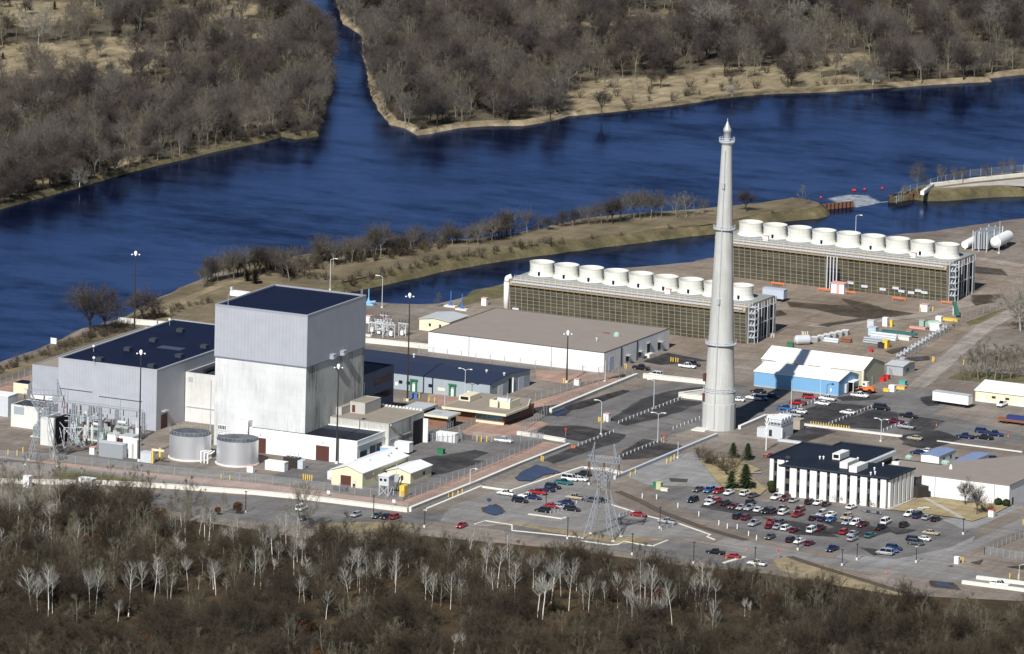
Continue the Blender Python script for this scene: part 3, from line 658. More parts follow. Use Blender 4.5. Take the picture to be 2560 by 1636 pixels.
t = gable('service_building', 'long single-storey shed of blue-grey sheeting under a dark navy roof, doors framed in green', 'service building', -12, 46.2, -108.0, -80.6, 5.0, 6.0, wall_bluegrey, mat('dark blue roof sheeting', (.022,.030,.062), .6, .2, .3), 'x', .5, .25)
for x in (20.4, 33.6):
    f = MB(); f.box(x-1.1, x-.55, -108.5, -107.98, 0, 3.4); f.box(x+.55, x+1.1, -108.5, -107.98, 0, 3.4); f.box(x-1.3, x+1.3, -108.6, -107.98, 3.4, 3.8)
    fo = f.build('door_frame', m_green, t); MB().box(x-.54, x+.54, -108.1, -107.99, 0, 2.2).build('door', m_white, fo)
for x in (15.2, 17.8, 25.3): front(t, 'window', x, x+1.2, 1.9, 2.9, -108, m_glass)
for x, wd, m in ((28.5, 2.6, fascia), (38.6, 2.6, m_white), (14.0, .8, m_white)): front(t, 'sign_panel', x, x+wd, 1.2, 2.2, -108, m)
MB().box(26.6, 26.95, -108.2, -107.98, 0, 5.1).build('downpipe', m_black, t)
side(t, 'roller_door', -102.5, -99, 0, 3.6, 46.2, m_offwhite); side(t, 'roller_door', -88.5, -84.5, 0, 3.8, 46.2, mat('pale lilac door', (.5,.53,.62), .6, .05))
side(t, 'recess', -95.2, -93.6, 0, 4.6, 46.2, m_void); side(t, 'downpipe', -92.6, -92.3, 0, 4.6, 46.2, m_white, .3)
for x, y in ((9, -86), (39, -96), (45.5, -97)):
    mushroom(x, y, 5.6, .45, 1.3).build('roof_vent', m_steel2, t)

t = hall('warehouse', 'big low warehouse of pale precast panels under a brown-grey gravel roof', 'warehouse', -4.2, 56.6, -50.2, -3.4, 6.4, wall_panel, roof_gravel, .18, mat('dark roof edge', (.09,.08,.075), .7, .1))
MB().box(9.9, 10.15, -50.35, -50.18, 0, 6.2).build('downpipe', m_trim, t); MB().box(38.4, 38.65, -50.35, -50.18, 0, 6.2).build('downpipe', m_trim, t)
side(t, 'roller_door', -46.5, -43.5, 0, 4.3, 56.6, mat('lilac door', (.42,.47,.62), .6, .05))
for y in (-38.3, -27.0): side(t, 'downpipe', y, y+.55, 0, 6.3, 56.6, m_darksteel, .15)
for y, zz, d in ((-34.6, 2.8, 1.3), (-25.6, 2.6, 1.2), (-19.5, 4.2, .5), (-11.8, 3.4, 1.6)):
    dd = side(t, 'loading_door', y, y+1.9, .9, zz, 56.6, m_black, .1)
    MB().box(56.62, 56.62+d, y-.1, y+2.0, zz, zz+.25).build('canopy', m_trim, dd)
MB().box(56.7, 58.2, -21, -17.5, 0, 1.1).build('loading_dock', m_conc, t)
q = at('3', 985, 530, 6.3); MB().lathe(q.x, q.y, [(1.1, 6.3), (1.1, 6.6), (.95, 7.2), (.5, 7.6), (.01, 7.7)], 12).build('roof_vent', m_mint, t)
q = at('3', 885, 503, 6.3); MB().box(q.x-1, q.x+1, q.y-.4, q.y+.4, 6.3, 6.5).build('roof_hatch', m_rust, t)
q = at('3', 797, 572, 6.3); mushroom(q.x, q.y, 6.28, .4, 1).build('roof_pipe', m_steel2, t)

t = gable('pump_shed', 'small cream shed with a pale pitched roof and two dark windows beside the canal', 'shed', -22.4, -11.8, -20.6, -8.0, 3.6, 4.3, wall_cream2, roof_pale, 'y')
for x in (-19.0, -15.4): front(t, 'window', x, x+.7, 1.6, 2.5, -20.6, m_glass)

# gatehouse with deep flat roof, its annexes
t = thing('gatehouse', 'brown brick gatehouse under a wide flat roof with cream edge and blue tinted windows', 'gatehouse', (57, -134, 0))
MB().box(47.8, 66.4, -138.6, -118.5, -.2, 3.35).build('wall', wall_brick, t)
MB().prism([(46.6,-141.2),(68.2,-141.2),(68.2,-126),(64,-116),(46.6,-116)], 3.36, 4.05).build('roof_edge', fascia, t)
MB().prism([(46.9,-140.9),(67.9,-140.9),(67.9,-126.2),(63.8,-116.3),(46.9,-116.3)], 4.06, 4.12).build('roof', roof_tan, t)
wd = front(t, 'window', 57.2, 65.9, 1.2, 3.0, -138.6, m_glassblue, .07)
for k in range(6): MB().box(57.2+k*1.7, 57.3+k*1.7, -138.72, -138.66, 1.2, 3.0).build('mullion', m_trim, wd)
front(t, 'plinth', 57.0, 66.3, 0, .75, -138.6, fascia, .14); side(t, 'glazing', -138.0, -128, .4, 3.2, 66.4, m_glass)
hvac('long pale air unit with a dark opening on the tan gatehouse roof, farther back', 47.3, 51.0, -131.0, -124, 4.1, 1.7, fascia)
t = thing('roof_plant', 'cream screened plant enclosure with a silver drum on the gatehouse roof corner', 'air unit', (62.2, -131, 4.1))
b = MB(); b.box(59.2, 61.9, -134.2, -133.9, 4.15, 6.4); b.box(62.6, 66.0, -134.2, -133.9, 4.15, 6.4); b.box(59.2, 59.5, -133.8, -129, 4.15, 6.4); b.box(65.7, 66.0, -133.85, -127.5, 4.15, 6.4); b.build('screen', fascia, t)
MB().tube((60.2, -130.5, 5.6), (64.6, -130.5, 5.6), 1.0, n=16).build('drum', m_steel2, t); MB().tube((64.0, -132, 4.1), (64.0, -132, 8.6), .07).build('rod', m_steel2, t)
t = thing('walkway_roof', 'flat grey canopy roof on dark supports behind the concrete hall', 'canopy', (40.7, -146, 0))
MB().prism([(37.2,-150.8),(44.2,-150.2),(44.2,-139),(37.2,-139)], 3.4, 4.1).build('roof', roof_pale, t)
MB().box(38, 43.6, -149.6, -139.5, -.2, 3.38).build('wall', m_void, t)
t = thing('guard_house', 'small brown brick hut with a pale flat roof and dark glazed side', 'hut', (51, -150, 0))
MB().box(47.4, 54.2, -152.6, -146.4, -.2, 3.3).build('wall', wall_brick, t); MB().box(46.9, 55.2, -153.9, -145.4, 3.31, 3.9).build('roof_edge', fascia, t)
MB().box(47.1, 55.0, -153.7, -145.6, 3.91, 3.97).build('roof', roof_pale, t); side(t, 'glazing', -152.2, -150, .3, 2.9, 54.2, m_glassblue); front(t, 'hatch', 48.6, 49.3, .8, 1.7, -152.6, m_rust)
side(t, 'door', -149.8, -147, .1, 2.9, 54.2, m_void)
MB().box(48.5, 51, -151.5, -149.5, 3.98, 4.1).build('skylight', m_trim, t)

# sheds in the front yard
t = gable('beige_shed', 'larger cream shed with white pitched roof and brown roller door by the watch tower', 'shed', 62.2, 72.3, -242.6, -213.5, 4.6, 6.2, wall_cream, roof_white, 'y')
front(t, 'roller_door', 65.2, 68.6, 0, 3.3, -242.6, m_brown); d = front(t, 'door', 69.2, 70.0, 0, 2.0, -242.6, m_darksteel); MB().box(69.3, 69.9, -242.72, -242.67, 1.2, 1.9).build('pane', m_white, d)
side(t, 'door', -224, -222.8, .1, 2.2, 72.3, m_darksteel); side(t, 'light_box', -236.5, -236, 3.2, 3.7, 72.3, m_trim, .4)
for x, y in ((64.6, -233), (68.4, -231), (69.6, -221.5), (68.9, -218.5)): mushroom(x, y, 5.2, .5, 1.2).build('roof_vent', m_steel2, t)
t = gable('beige_shed', 'smaller cream shed with white roof and grey roller door, beside the watch tower', 'shed', 73.4, 81.0, -229.0, -215.5, 3.2, 4.3, wall_cream, roof_white, 'y')
front(t, 'roller_door', 75.4, 77.4, 0, 2.5, -229.0, m_trim); side(t, 'window', -221, -219.6, 1.2, 2.2, 81.0, m_glass); front(t, 'box', 78.0, 78.7, 1.0, 2.2, -229.0, m_darksteel, .3)
t = hall('site_office', 'white flat-roofed lean-to box against the left side of the larger cream shed', 'shed', 57.6, 61.9, -236.3, -222.0, 2.5, m_white, m_white, .1)
front(t, 'pallet_stack', 59.0, 61.6, 0, .9, -236.9, m_pink, .5)

# the office with white fins
t = thing('office_building', 'two-storey office with white vertical panels, dark slit windows and a black flat roof', 'office building', (195, -165, 0))
OX0, OX1, OY0, OY1, OH = 178.2, 212.6, -183.2, -165.6, 8.9
m_span = mat('brown spandrel', (.085,.08,.07), .7, .12)
w = MB(); w.prism([(178.2,-183.2),(212.6,-183.2),(212.6,-166),(196.6,-166),(196.6,-144.6),(180.2,-144.6),(180.2,-151),(171.2,-151),(171.2,-174.6),(178.2,-174.6)], -.3, OH-.32); w.build('wall', m_span, t)
rp = [(178.0,-184.1),(213.5,-184.1),(213.5,-165.7),(196.9,-165.7),(196.9,-144.3),(179.9,-144.3),(179.9,-150.7),(170.6,-150.7),(170.6,-175.4),(178.0,-175.4)]
MB().prism(rp, OH-.31, OH).build('roof', roof_black, t)
for a, b_ in ((0, 1), (1, 2), (6, 7), (7, 8), (4, 5), (5, 6)):
    pa, pb = rp[a], rp[b_]; x0, x1 = sorted((pa[0], pb[0])); y0, y1 = sorted((pa[1], pb[1]))
    if x0 == x1: MB().box(x0-.18, x0+.02 if a in (1,) else x0+.2, y0+.25, y1-.25, OH+.005, OH+.3).build('kerb', roof_dark, t)
    else: MB().box(x0, x1, y0-.02, y0+.22, OH+.005, OH+.3).build('kerb', roof_dark, t)
n = 11; pitch = (OX1-OX0-2.3)/(n-1)
for i in range(n):
    x = OX0+.2+i*pitch if i else OX0+.05
    wd_ = 2.15 if i not in (0, n-1) else 1.75
    MB().box(x, x+wd_, OY0-.75, OY0-.01, .05, OH-.34).build('fin', wall_panel if False else m_offwhite, t)
    if i < n-1:
        for z in (1.5, 5.2):
            MB().box(x+wd_+.02, OX0+.2+(i+1)*pitch-.02, OY0-.12, OY0-.005, z, z+2.1).build('window', m_glass, t)
for i in range(6):
    y = OY0+.1+i*2.95
    MB().box(OX1+.01, OX1+.7, y, y+2.0, .05, OH-.34).build('fin', m_offwhite, t)
    if i < 5: MB().box(OX1+.005, OX1+.1, y+2.02, y+2.93, .6, OH-.6).build('window', m_glass, t)
for x, wd_ in ((171.2, 1.2), (173.6, 2.2)):
    MB().box(x, x+wd_, -175.35, -174.61, .05, OH-.34).build('fin', m_offwhite, t)
MB().box(172.5, 173.5, -174.8, -174.61, 1.2, 3.6).build('window', m_glass, t); MB().box(172.5, 173.5, -174.8, -174.61, 5, 7.4).build('window', m_glass, t)
MB().box(176.3, 177.9, -175.3, -174.61, 5.6, OH-.34).build('fin', m_offwhite, t)
MB().prism([(209.8,-166.5),(214.8,-166.5),(216.8,-163.5),(212.7,-161.9)], 0, 3.6).build('entrance', m_darksteel, t)
q = at('z3', 2000, 650, OH); MB().box(196.95, 198.2, -165.6, -145.2, OH-1.3, OH-.25).build('duct', m_steel2, t)
for x, y in ((1020,700),(1075,700),(1590,720),(1840,870),(1785,940),(1850,930),(1970,800)):
    q = at('z3', x, y+10, OH); mushroom(q.x, q.y, OH, .32, .95).build('roof_pipe', m_white, t)
q = at('z3', 540, 700, OH); MB().lathe(q.x, q.y, [(.9, OH), (.9, OH+.4), (.3, OH+.75), (.01, OH+.8)], 12).build('roof_vent', roof_dark, t)
hvac('white rooftop air unit with a dark grille, farthest of three on the black office roof', 187.9, 190.3, -168.2, -161.5, OH, 1.9)
hvac('white rooftop air unit, middle one of three on the black office roof', 194.8, 197.3, -178.2, -171.0, OH, 1.9, grille=False)
hvac('white rooftop air unit, nearest of three on the black office roof', 199.4, 201.9, -181.8, -174.0, OH, 1.9, grille=False)

t = thing('office_warehouse', 'low hall of white precast panels with gravel roof, right of the black-roofed office', 'warehouse', (228, -150, 0))
poly = [(213.4,-161.0),(241.2,-161.0),(241.2,-121.0),(228,-121),(213.4,-141.5)]
MB().prism(poly, -.3, 6.15).build('wall', wall_panel, t); MB().prism([(213.2,-161.25),(241.45,-161.25),(241.45,-120.8),(227.8,-120.8),(213.2,-141.4)], 6.16, 6.4).build('roof', roof_gravel, t)
MB().box(217.6, 217.85, -161.15, -160.98, 0, 6.1).build('downpipe', m_trim, t); MB().box(236.4, 236.65, -161.15, -160.98, 0, 6.1).build('downpipe', m_trim, t)
side(t, 'door', -158.9, -157.9, 0, 2.2, 241.2, m_darksteel)
q = at('8', 1720, 650, 6.4); MB().lathe(q.x, q.y, [(.5, 6.4), (.5, 6.8), (.28, 7.3), (.28, 7.7), (.01, 7.75)], 10).build('roof_vent', m_white, t)
q = at('8', 1670, 600, 6.4); MB().lathe(q.x, q.y, [(1.3, 6.4), (1.3, 7.0), (.9, 7.4), (.01, 7.5)], 8).build('roof_vent', m_mint, t)
t = hall('link_building', 'low gravel-roofed wing joining the black-roofed office to the white hall', 'office wing', 196.9, 213.2, -164.5, -142.0, 5.6, m_span, roof_gravel, .25, roof_dark)
q = at('8', 1325, 548, 5.6); MB().lathe(q.x, q.y, [(1.2, 5.5), (1.2, 6.1), (.5, 6.6), (.01, 6.7)], 8).build('roof_vent', m_mint, t)
q = at('8', 1205, 600, 5.6); MB().box(q.x-1.1, q.x+1.1, q.y-.7, q.y+.7, 5.4, 6.2).build('roof_hatch', m_offwhite, t)
for i, (x0, x1, y0, y1) in enumerate(((195.6, 201.4, -121.5, -109.5), (207.6, 212.4, -126.2, -110))):
    t = gable('blue_roofed_trailer', ('office trailer with blue-grey ribbed roof, left of a pair behind the low gravel-roofed wing' if i == 0 else 'office trailer with blue-grey ribbed roof, right of a pair behind the low gravel-roofed wing'), 'trailer', x0, x1, y0, y1, 3.0, 3.3, m_offwhite, roof_blue, 'y', .5, .15)
    for y in (y0+3, y0+8): side(t, 'window', y, y+1.1, 1.2, 2.2, x1, m_glass)

# blue shed and tan shed
t = gable('blue_shed', 'light blue shed with a white low-pitched roof crossed by the chimney shadow', 'shed', 104.2, 132.7, -42.6, -28.6, 4.6, 6.3, wall_blue, roof_white, 'x', .58, .2)
t2 = MB(); t2.box(130.0, 134.6, -35.5, -31.0, 3.2, 3.45); c = t2.build('canopy', m_white, t)
for x, y in ((134.3, -35.2), (134.3, -31.3)): MB().box(x-.08, x+.08, y-.08, y+.08, 0, 3.2).build('canopy_post', m_white, c)
side(t, 'opening', -35.0, -31.4, 0, 2.8, 132.7, m_void); side(t, 'pipework', -38.0, -36.6, .3, 3.0, 132.7, m_steel2, .6)
front(t, 'door_mark', 130.0, 130.4, 1.2, 2.2, -42.6, m_white); front(t, 'skirting', 104.3, 132.6, 0, .45, -42.6, m_trim, .05)
t = gable('tan_shed', 'tan sheeted shed with a tall white roof behind the light blue shed', 'shed', 100.0, 134.0, -28.0, -11.6, 5.6, 8.4, wall_tan, roof_white, 'x', .45, .25)
side(t, 'door', -20.6, -19.4, 0, 2.6, 134.0, m_trim); MB().box(133.9, 134.5, -28.2, -27.6, 0, 5.6).build('downpipe', fascia, t)
for k in range(3): MB().box(105+k*7.5, 108.5+k*7.5, -28.6, -28.28, 4.95, 5.5).build('snow_guard', m_white, t)
t = gable('small_shed', 'small grey shed with pale roof behind the tan shed', 'shed', 131.0, 136.5, -3.0, 6.0, 3.0, 3.6, m_trim, roof_pale, 'x')
side(t, 'window', 0, 1.2, 1, 2, 136.5, m_glass)
t = gable('cream_building', 'cream single-storey building with white roof beside the dirt track at the right edge', 'building', 171.0, 205.0, -25.8, -10.0, 3.4, 5.2, wall_cream2, roof_white, 'x')
for x in (173.0, 185.5): front(t, 'door', x, x+1.1, 0, 2.2, -25.8, m_white)
for x in (176.5, 181.0, 188.5): front(t, 'window', x, x+1.3, 1.5, 2.2, -25.8, m_darksteel)
front(t, 'skirting', 171.2, 204.8, 0, .5, -25.8, m_offwhite, .05)
t = gable('cream_building', 'rear wing with white roof rising behind the cream building at the right edge', 'building', 186.0, 212.0, -8.5, 6.0, 4.2, 6.6, wall_cream2, roof_white, 'x')
front(t, 'door', 190, 191.2, 0, 2.2, -8.5, m_white)
# ---------------------------------------------------------------- the tall stack
sx, sy = 122.4, -106.6
t = thing('chimney_stack', 'very tall tapering pale concrete chimney with ringed platforms and a pointed metal cap', 'chimney', (sx, sy, 0))
ZK, RK = 94.48/100.5, .95
prof = [(r*RK, z*ZK) for r, z in [(5.15, 0), (5.1, 4), (4.95, 11.9), (4.75, 12.3), (4.05, 27.8), (3.35, 47), (2.68, 65), (2.05, 80), (1.6, 92.6), (1.6, 93)]]
b = MB(); b.lathe(sx, sy, [(r, z) for r, z in prof], 48); b.build('shaft', conc_stack, t, smooth=True)
MB().lathe(sx, sy, [(5.05, 0), (5.05, 8.0), (4.9, 8.1)], 16).build('base_ring', mat('formed concrete', (.47,.475,.46), .85, .1, .5, stretch=(1,1,.2)), t)
MB().box(sx-5.5, sx-1.0, sy-7.6, sy-3, 0, .35).build('slab', m_conc, t)
for z, r, w_ in ((26.1, 3.85, .85), (61.1, 2.55, .75), (11.7, 4.5, .4)):
    pl = MB(); pl.lathe(sx, sy, [(r-.02, z-.5), (r+w_, z-.12), (r+w_, z), (r-.02, z)], 32)
    po = pl.build('platform', m_steel2, t)
    rl = MB(); n = 20
    for i in range(n):
        a = 2*pi*i/n; a2 = 2*pi*(i+1)/n; rr = r+w_-.06
        p = Vector((sx+rr*cos(a), sy+rr*sin(a), z)); q = Vector((sx+rr*cos(a2), sy+rr*sin(a2), z))
        rl.beam(p, p+Vector((0,0,1.1)), .07)
        for h in (.55, 1.1): rl.beam(p+Vector((0,0,h)), q+Vector((0,0,h)), .06)
    rl.build('railing', m_steel2, po)
pl = MB(); pl.lathe(sx, sy, [(1.5, 86.4), (2.3, 87.3), (2.35, 87.35), (2.35, 87.5), (.9, 87.5)], 24); po = pl.build('platform', m_steel2, t)
rl = MB()
for i in range(14):
    a, a2 = 2*pi*i/14, 2*pi*(i+1)/14; p = Vector((sx+2.3*cos(a), sy+2.3*sin(a), 87.45)); q = Vector((sx+2.3*cos(a2), sy+2.3*sin(a2), 87.45))
    rl.beam(p, p+Vector((0,0,1.2)), .09); rl.beam(p+Vector((0,0,1.2)), q+Vector((0,0,1.2)), .08); rl.beam(p+Vector((0,0,.6)), q+Vector((0,0,.6)), .06)
rl.build('railing', m_steel2, po)
b = MB(); b.lathe(sx, sy, [(1.05, 87.4), (1.05, 90.3), (1.3, 90.4), (1.2, 91.2), (.7, 92.2), (.33, 93.1), (.11, 93.7), (.07, 94.4), (.01, 94.5)], 20); b.build('cap', mat('grey metal cap', (.50,.51,.50), .4, .1, metal=.4), t, smooth=True)
def stack_r(z):
    for (r0, z0), (r1, z1) in zip(prof, prof[1:]):
        if z0 <= z <= z1: return r0+(r1-r0)*(z-z0)/(z1-z0)
av = vw(-.30, -.954, 0)
ld = MB()
def on(z, k=1.0, o=.18): return Vector((sx+av.x*(stack_r(z)+o), sy+av.y*(stack_r(z)+o), z))
zs = [1+i*3 for i in range(29)]
for z0_, z1_ in zip(zs, zs[1:]): ld.beam(on(z0_), on(z1_), .34)
ld.build('ladder', m_trim, t)
bx_ = MB()
for z in (38.5, 73.5): bx_.box(on(z).x-.4, on(z).x+.4, on(z).y-.5, on(z).y+.2, z, z+1.6)
bx_.build('rest_platform', m_trim, t)
q = vw(-.98, -.2, 0)
for z in (8.6, 14.6): MB().box(sx+q.x*4.45-.4, sx+q.x*4.45+.4, sy+q.y*4.45-1.0, sy+q.y*4.45+.6, z, z+2.3).build('door', m_brown, t)

# ---------------------------------------------------------------- two mechanical cooling towers
def cooling_tower(label, x0, x1, y0, fx0, fx1, nf, H, mid, doors):
    D = 23.0; y1 = y0+D
    t = thing('cooling_tower', label, 'cooling tower', ((x0+x1)/2, (y0+y1)/2, 0), 'long cooling towers with white fan rings')
    bt = 1.1                                              # the louvred faces lean in towards the ground
    w = MB(); w.face([(x0,y0+bt,.0),(x1,y0+bt,.0),(x1,y0+.25,H-1.2),(x0,y0+.25,H-1.2)]); w.face([(x1,y1-bt,.0),(x0,y1-bt,.0),(x0,y1-.25,H-1.2),(x1,y1-.25,H-1.2)])
    w.build('louvre_wall', m_louvre, t)
    for x, s in ((x0, -1), (x1, 1)):
        e_ = MB(); pts = [(x,y0+bt,0),(x,y1-bt,0),(x,y1-.25,H-1.2),(x,y0+.25,H-1.2)]; e_.face(pts if s > 0 else pts[::-1]); e_.build('end_wall', mat('grey end sheeting', (.36,.37,.385), .6, .1, stretch=(1,1,.1)), t)
    MB().box(x0, x1, y0, y1, H-1.19, H).build('deck', mat('deck timber', (.36,.30,.23), .85, .15), t)
    MB().box(x0, x1, y0+1.4, y0+3.0, H+.01, H+.1).build('walkway', mat('pale walkway boards', (.52,.42,.31), .85, .1), t)
    n = int((x1-x0)/2.05)
    fr = MB()
    for i in range(n+1):
        x = x0+(x1-x0)*i/n; fr.beam((x, y0+bt-.12, 0), (x, y0+.1, H-1.2), .14)
    for k in range(9):
        z = .9+k*(H-1.6)/8.6; f_ = z/(H-1.2); y = y0+bt+(.25-bt)*f_-.08; fr.beam((x0, y, z), (x1, y, z), .085)
    fr.build('louvre_frame', mat('weathered frame timber', (.28,.275,.225), .8, .2), t)
    bm_ = MB(); bm_.box(x0, x1, y0-.45, y0-.02, H-1.5, H-1.0); 
    for i in range(n+1):
        x = x0+(x1-x0)*i/n; bm_.beam((x, y0-.25, H-1.5), (x, y0+.2, H-2.5), .16)
    bm_.build('bracket_beam', m_wood, t)
    MB().tube((x0+1, y0-.2, H-.5), (x1-1, y0-.2, H-.5), .42, n=12).build('header_pipe', m_trim, t)
    rl = MB()
    for i in range(n+1):
        x = x0+(x1-x0)*i/n
        rl.beam((x, y0-.75, H-1.0), (x, y0-.75, H+1.3), .10)
    for z in (H+.65, H+1.25): rl.beam((x0, y0-.75, z), (x1, y0-.75, z), .08)
    for i in range(n+1):
        x = x0+(x1-x0)*i/n; rl.beam((x, y0+3.2, H), (x, y0+3.2, H+1.15), .07)
    for z in (H+.6, H+1.12): rl.beam((x0, y0+3.2, z), (x1, y0+3.2, z), .07)
    rl.build('railing', m_steel2, t)
    MB().box(x0, x1, y0+3.6, y1-1.6, H+.01, H+.55).build('fan_deck', mat('dull grey deck', (.26,.27,.25), .7, .15), t)
    yc = y0+11.6
    for i in range(nf):
        x = fx0+(fx1-fx0)*i/(nf-1); r = 3.78
        f_ = MB(); f_.lathe(0, 0, [(r+.62, 0), (r+.25, .45), (r+.03, 1.2), (r, 2.5), (r+.12, 3.9), (r+.22, 4.15), (r+.05, 4.15), (r-.1, 3.6), (r-.13, .3)], 56)
        c = f_.build('fan_ring', m_fan, None, smooth=False); c.parent = t; c.location = Vector((x, yc, H+.56))-ORG[t.name]
        g = MB(); g.disc(0, 0, .5, r-.15, 32); g.ball((0,0,1.2), .5, 10, 6)
        for k in range(6): g.beam((0,0,1.3), (3.5*cos(k*pi/3), 3.5*sin(k*pi/3), 1.2), .5, 0, .08)
        go = g.build('fan', mat('fan grey', (.25,.25,.24), .7, .1), None); go.parent = c
        if i % 2 == 1 or mid is None: 
            d_ = MB().box(-.35, .35, -r-.32, -r-.02, .1, 1.5).build('hatch', m_void, None); d_.parent = c; d_.location = (.9, 0, 0)
    # stair tower and risers at the right-hand end
    st = MB(); X = x1+.3
    for yy in (y0+1.5, y0+4.0): 
        for xx in (X, X+2.2): st.beam((xx, yy, 0), (xx, yy, H+1.2), .16)
    for k in range(6):
        z0_, z1_ = k*(H/6), (k+1)*(H/6); a, b_ = ((y0+1.5, y0+4.0) if k % 2 else (y0+4.0, y0+1.5))
        st.beam((X+.6, a, z0_), (X+.6, b_, z1_), .22); st.beam((X+1.6, a, z0_), (X+1.6, b_, z1_), .22); st.box(X, X+2.2, y0+1.5, y0+4.0, z1_-.08, z1_)
    for z in (2, 4, 6, 8, 10): 
        for yy in (y0+1.5, y0+4.0): st.beam((X, yy, z), (X+2.2, yy, z), .1)
        st.beam((X+2.2, y0+1.5, z), (X+2.2, y0+4.0, z), .1)
    st.build('stair', m_steel2, t)
    rs = MB()
    for k in range(7):
        yy = y0+6.5+k*2.2; rs.beam((X+.9+.25*(k % 2), yy, 0), (X+.9+.25*(k % 2), yy, H+.6), .17); rs.beam((X, yy, H-1.5), (X+1.0, yy, H-1.5), .14)
        rs.beam((X, yy, 5.5), (X+1.0, yy+1.1, 5.5), .12)
    rs.build('riser', m_steel2, t)
    for k in range(4): MB().box(x1+.02, x1+.1, y0+7+k*3.6, y0+9.4+k*3.6, .5, H-2).build('opening', m_void, t)
    if mid is not None:
        rp = MB()
        for k in range(4): rp.tube((mid+k*1.15, y0-.35, 0), (mid+k*1.15, y0-.35, H-1.0), .22)
        MB().box(mid-.7, mid+4.2, y0+.55, y0+.72, 0, H-1.6).build('recess', m_void, t)
        rp.build('riser', m_steel2, t)
    for x in doors: MB().box(x-1.1, x+1.1, y0+bt-.55, y0+bt-.25, 1.3+.6*((x*7) % 2), 2.1+.6*((x*7) % 2)).build('flap', m_steel2, t)
    return t
ct1 = cooling_tower('nearer cooling tower, louvred timber walls under nine white fan rings, crossed by the chimney', -9.0, 73.8, 15.8, -3.4, 66.6, 9, 11.6, None, [-7, 26])
ct2 = cooling_tower('farther cooling tower, louvred timber walls under nine white fan rings, beyond the chimney', 16.5, 98.6, 115.2, 23.4, 93.4, 9, 12.0, 56.5, [64.5, 69.5, 76, 80.5, 82.6, 86, 88.5, 90.7])
t = thing('water_pipe', 'big pale pipe bending down at the left end of the nearer cooling tower', 'pipe', (-10.2, 18, 0))
MB().pipe([(-9.0, 17.2, 12.6), (-10.2, 16.6, 12.0), (-10.4, 16.5, 10.8), (-10.4, 16.5, .9), (-9.0, 16.0, .9), (-1.0, 15.0, .9)], .85, 14).build('pipe', m_offwhite, t, smooth=True)
MB().box(-11.2, -9.6, 15.7, 17.3, 0, .5).build('footing', m_conc, t)
t = thing('switch_hut', 'small white hut with pink stripe at the foot of the farther cooling tower', 'hut', (62.8, 110, 0))
MB().box(60.7, 65.2, 109.2, 112, -.1, 3.2).build('wall', m_white, t); MB().box(60.5, 65.4, 109.0, 112.2, 3.21, 3.45).build('roof', m_pink, t); front(t, 'stripe', 62.6, 63.6, 0, 3.1, 109.2, m_pink)
for i, (x0, x1, y, lb) in enumerate(((39, 43.5, 110.2, 'orange barrier rail, leftmost at the foot of the farther cooling tower'), (56, 60.5, 109.5, 'orange barrier rail just left of the pink striped hut'), (65.5, 69, 110, 'orange barrier rail just right of the pink striped hut'), (82.6, 87.2, 109.0, 'long orange barrier rail in front of the right half of the farther cooling tower'), (98.4, 102, 112, 'orange barrier rail at the right corner of the farther cooling tower'))):
    t = thing('barrier', lb, 'barrier', ((x0+x1)/2, y, 0), 'orange barriers at the cooling tower')
    MB().box(x0, x1, y-.06, y+.06, .75, 1.15).build('rail', m_orange, t)
    for x in (x0+.1, x1-.1): MB().box(x-.09, x+.09, y-.09, y+.09, 0, 1.2).build('post', m_orange, t)
for lb, x, y, z in (('white fan control box with red top on the far cooling tower deck, left end', 32.5, 119.2, 12.6), ('white fan control box with red top on the far cooling tower deck, right end', 85.0, 119.2, 12.6), ('tan control box with red top between fans of the nearer cooling tower', 44.5, 20.4, 12.2)):
    t = thing('control_box', lb, 'control box', (x, y, z)); MB().box(x-.9, x+.9, y-.6, y+.6, z, z+1.5).build('casing', m_offwhite, t); MB().box(x-.95, x+.95, y-.65, y+.65, z+1.5, z+1.65).build('lid', m_pink, t)

# ---------------------------------------------------------------- steel tanks and other drums
m_tank = mat('brushed steel sheet', (.80,.82,.85), .42, .08, .25, .8, stretch=(1,1,.15), fine=False)
m_tanktop = mat('tank roof with dark dirt', (.10,.11,.125), .55, .9, .35, .2)
for x, y, lb in ((9.6, -231.6, 'round brushed steel tank, left of a pair in front of the tallest block'), (25.0, -231.0, 'round brushed steel tank, right of a pair in front of the tallest block')):
    t = thing('storage_tank', lb, 'tank', (x, y, 0), 'round steel tanks')
    MB().lathe(x, y, [(6.15, 0), (6.15, 7.5)], 56).build('shell', m_tank, t, smooth=True)
    MB().lathe(x, y, [(6.2, 7.4), (6.2, 7.56), (3.5, 8.0), (.6, 8.35), (.01, 8.36)], 56).build('roof', m_tanktop, t, smooth=True)
    MB().lathe(x, y, [(6.5, 0), (6.5, .35), (6.16, .35)], 40).build('footing', m_conc, t)
    rl = MB()
    for i in range(28):
        a, a2 = 2*pi*i/28, 2*pi*(i+1)/28; p = Vector((x+6.05*cos(a), y+6.05*sin(a), 7.5)); q = Vector((x+6.05*cos(a2), y+6.05*sin(a2), 7.5))
        rl.beam(p, p+Vector((0,0,1)), .06); rl.beam(p+Vector((0,0,1)), q+Vector((0,0,1)), .05)
    rl.build('railing', m_trim, t)
t = thing('tank_pipes', 'white looped pipes in the gap between the two round steel tanks', 'pipes', (17.4, -236, 0))
for k in range(3): MB().pipe([(15.8+k*1.1, -236.4, 0), (15.8+k*1.1, -236.4, 3.4-.3*k), (16.6+k*.9, -235, 3.4-.3*k), (16.6+k*.9, -233, 3.2)], .22).build('pipe', m_white, t)
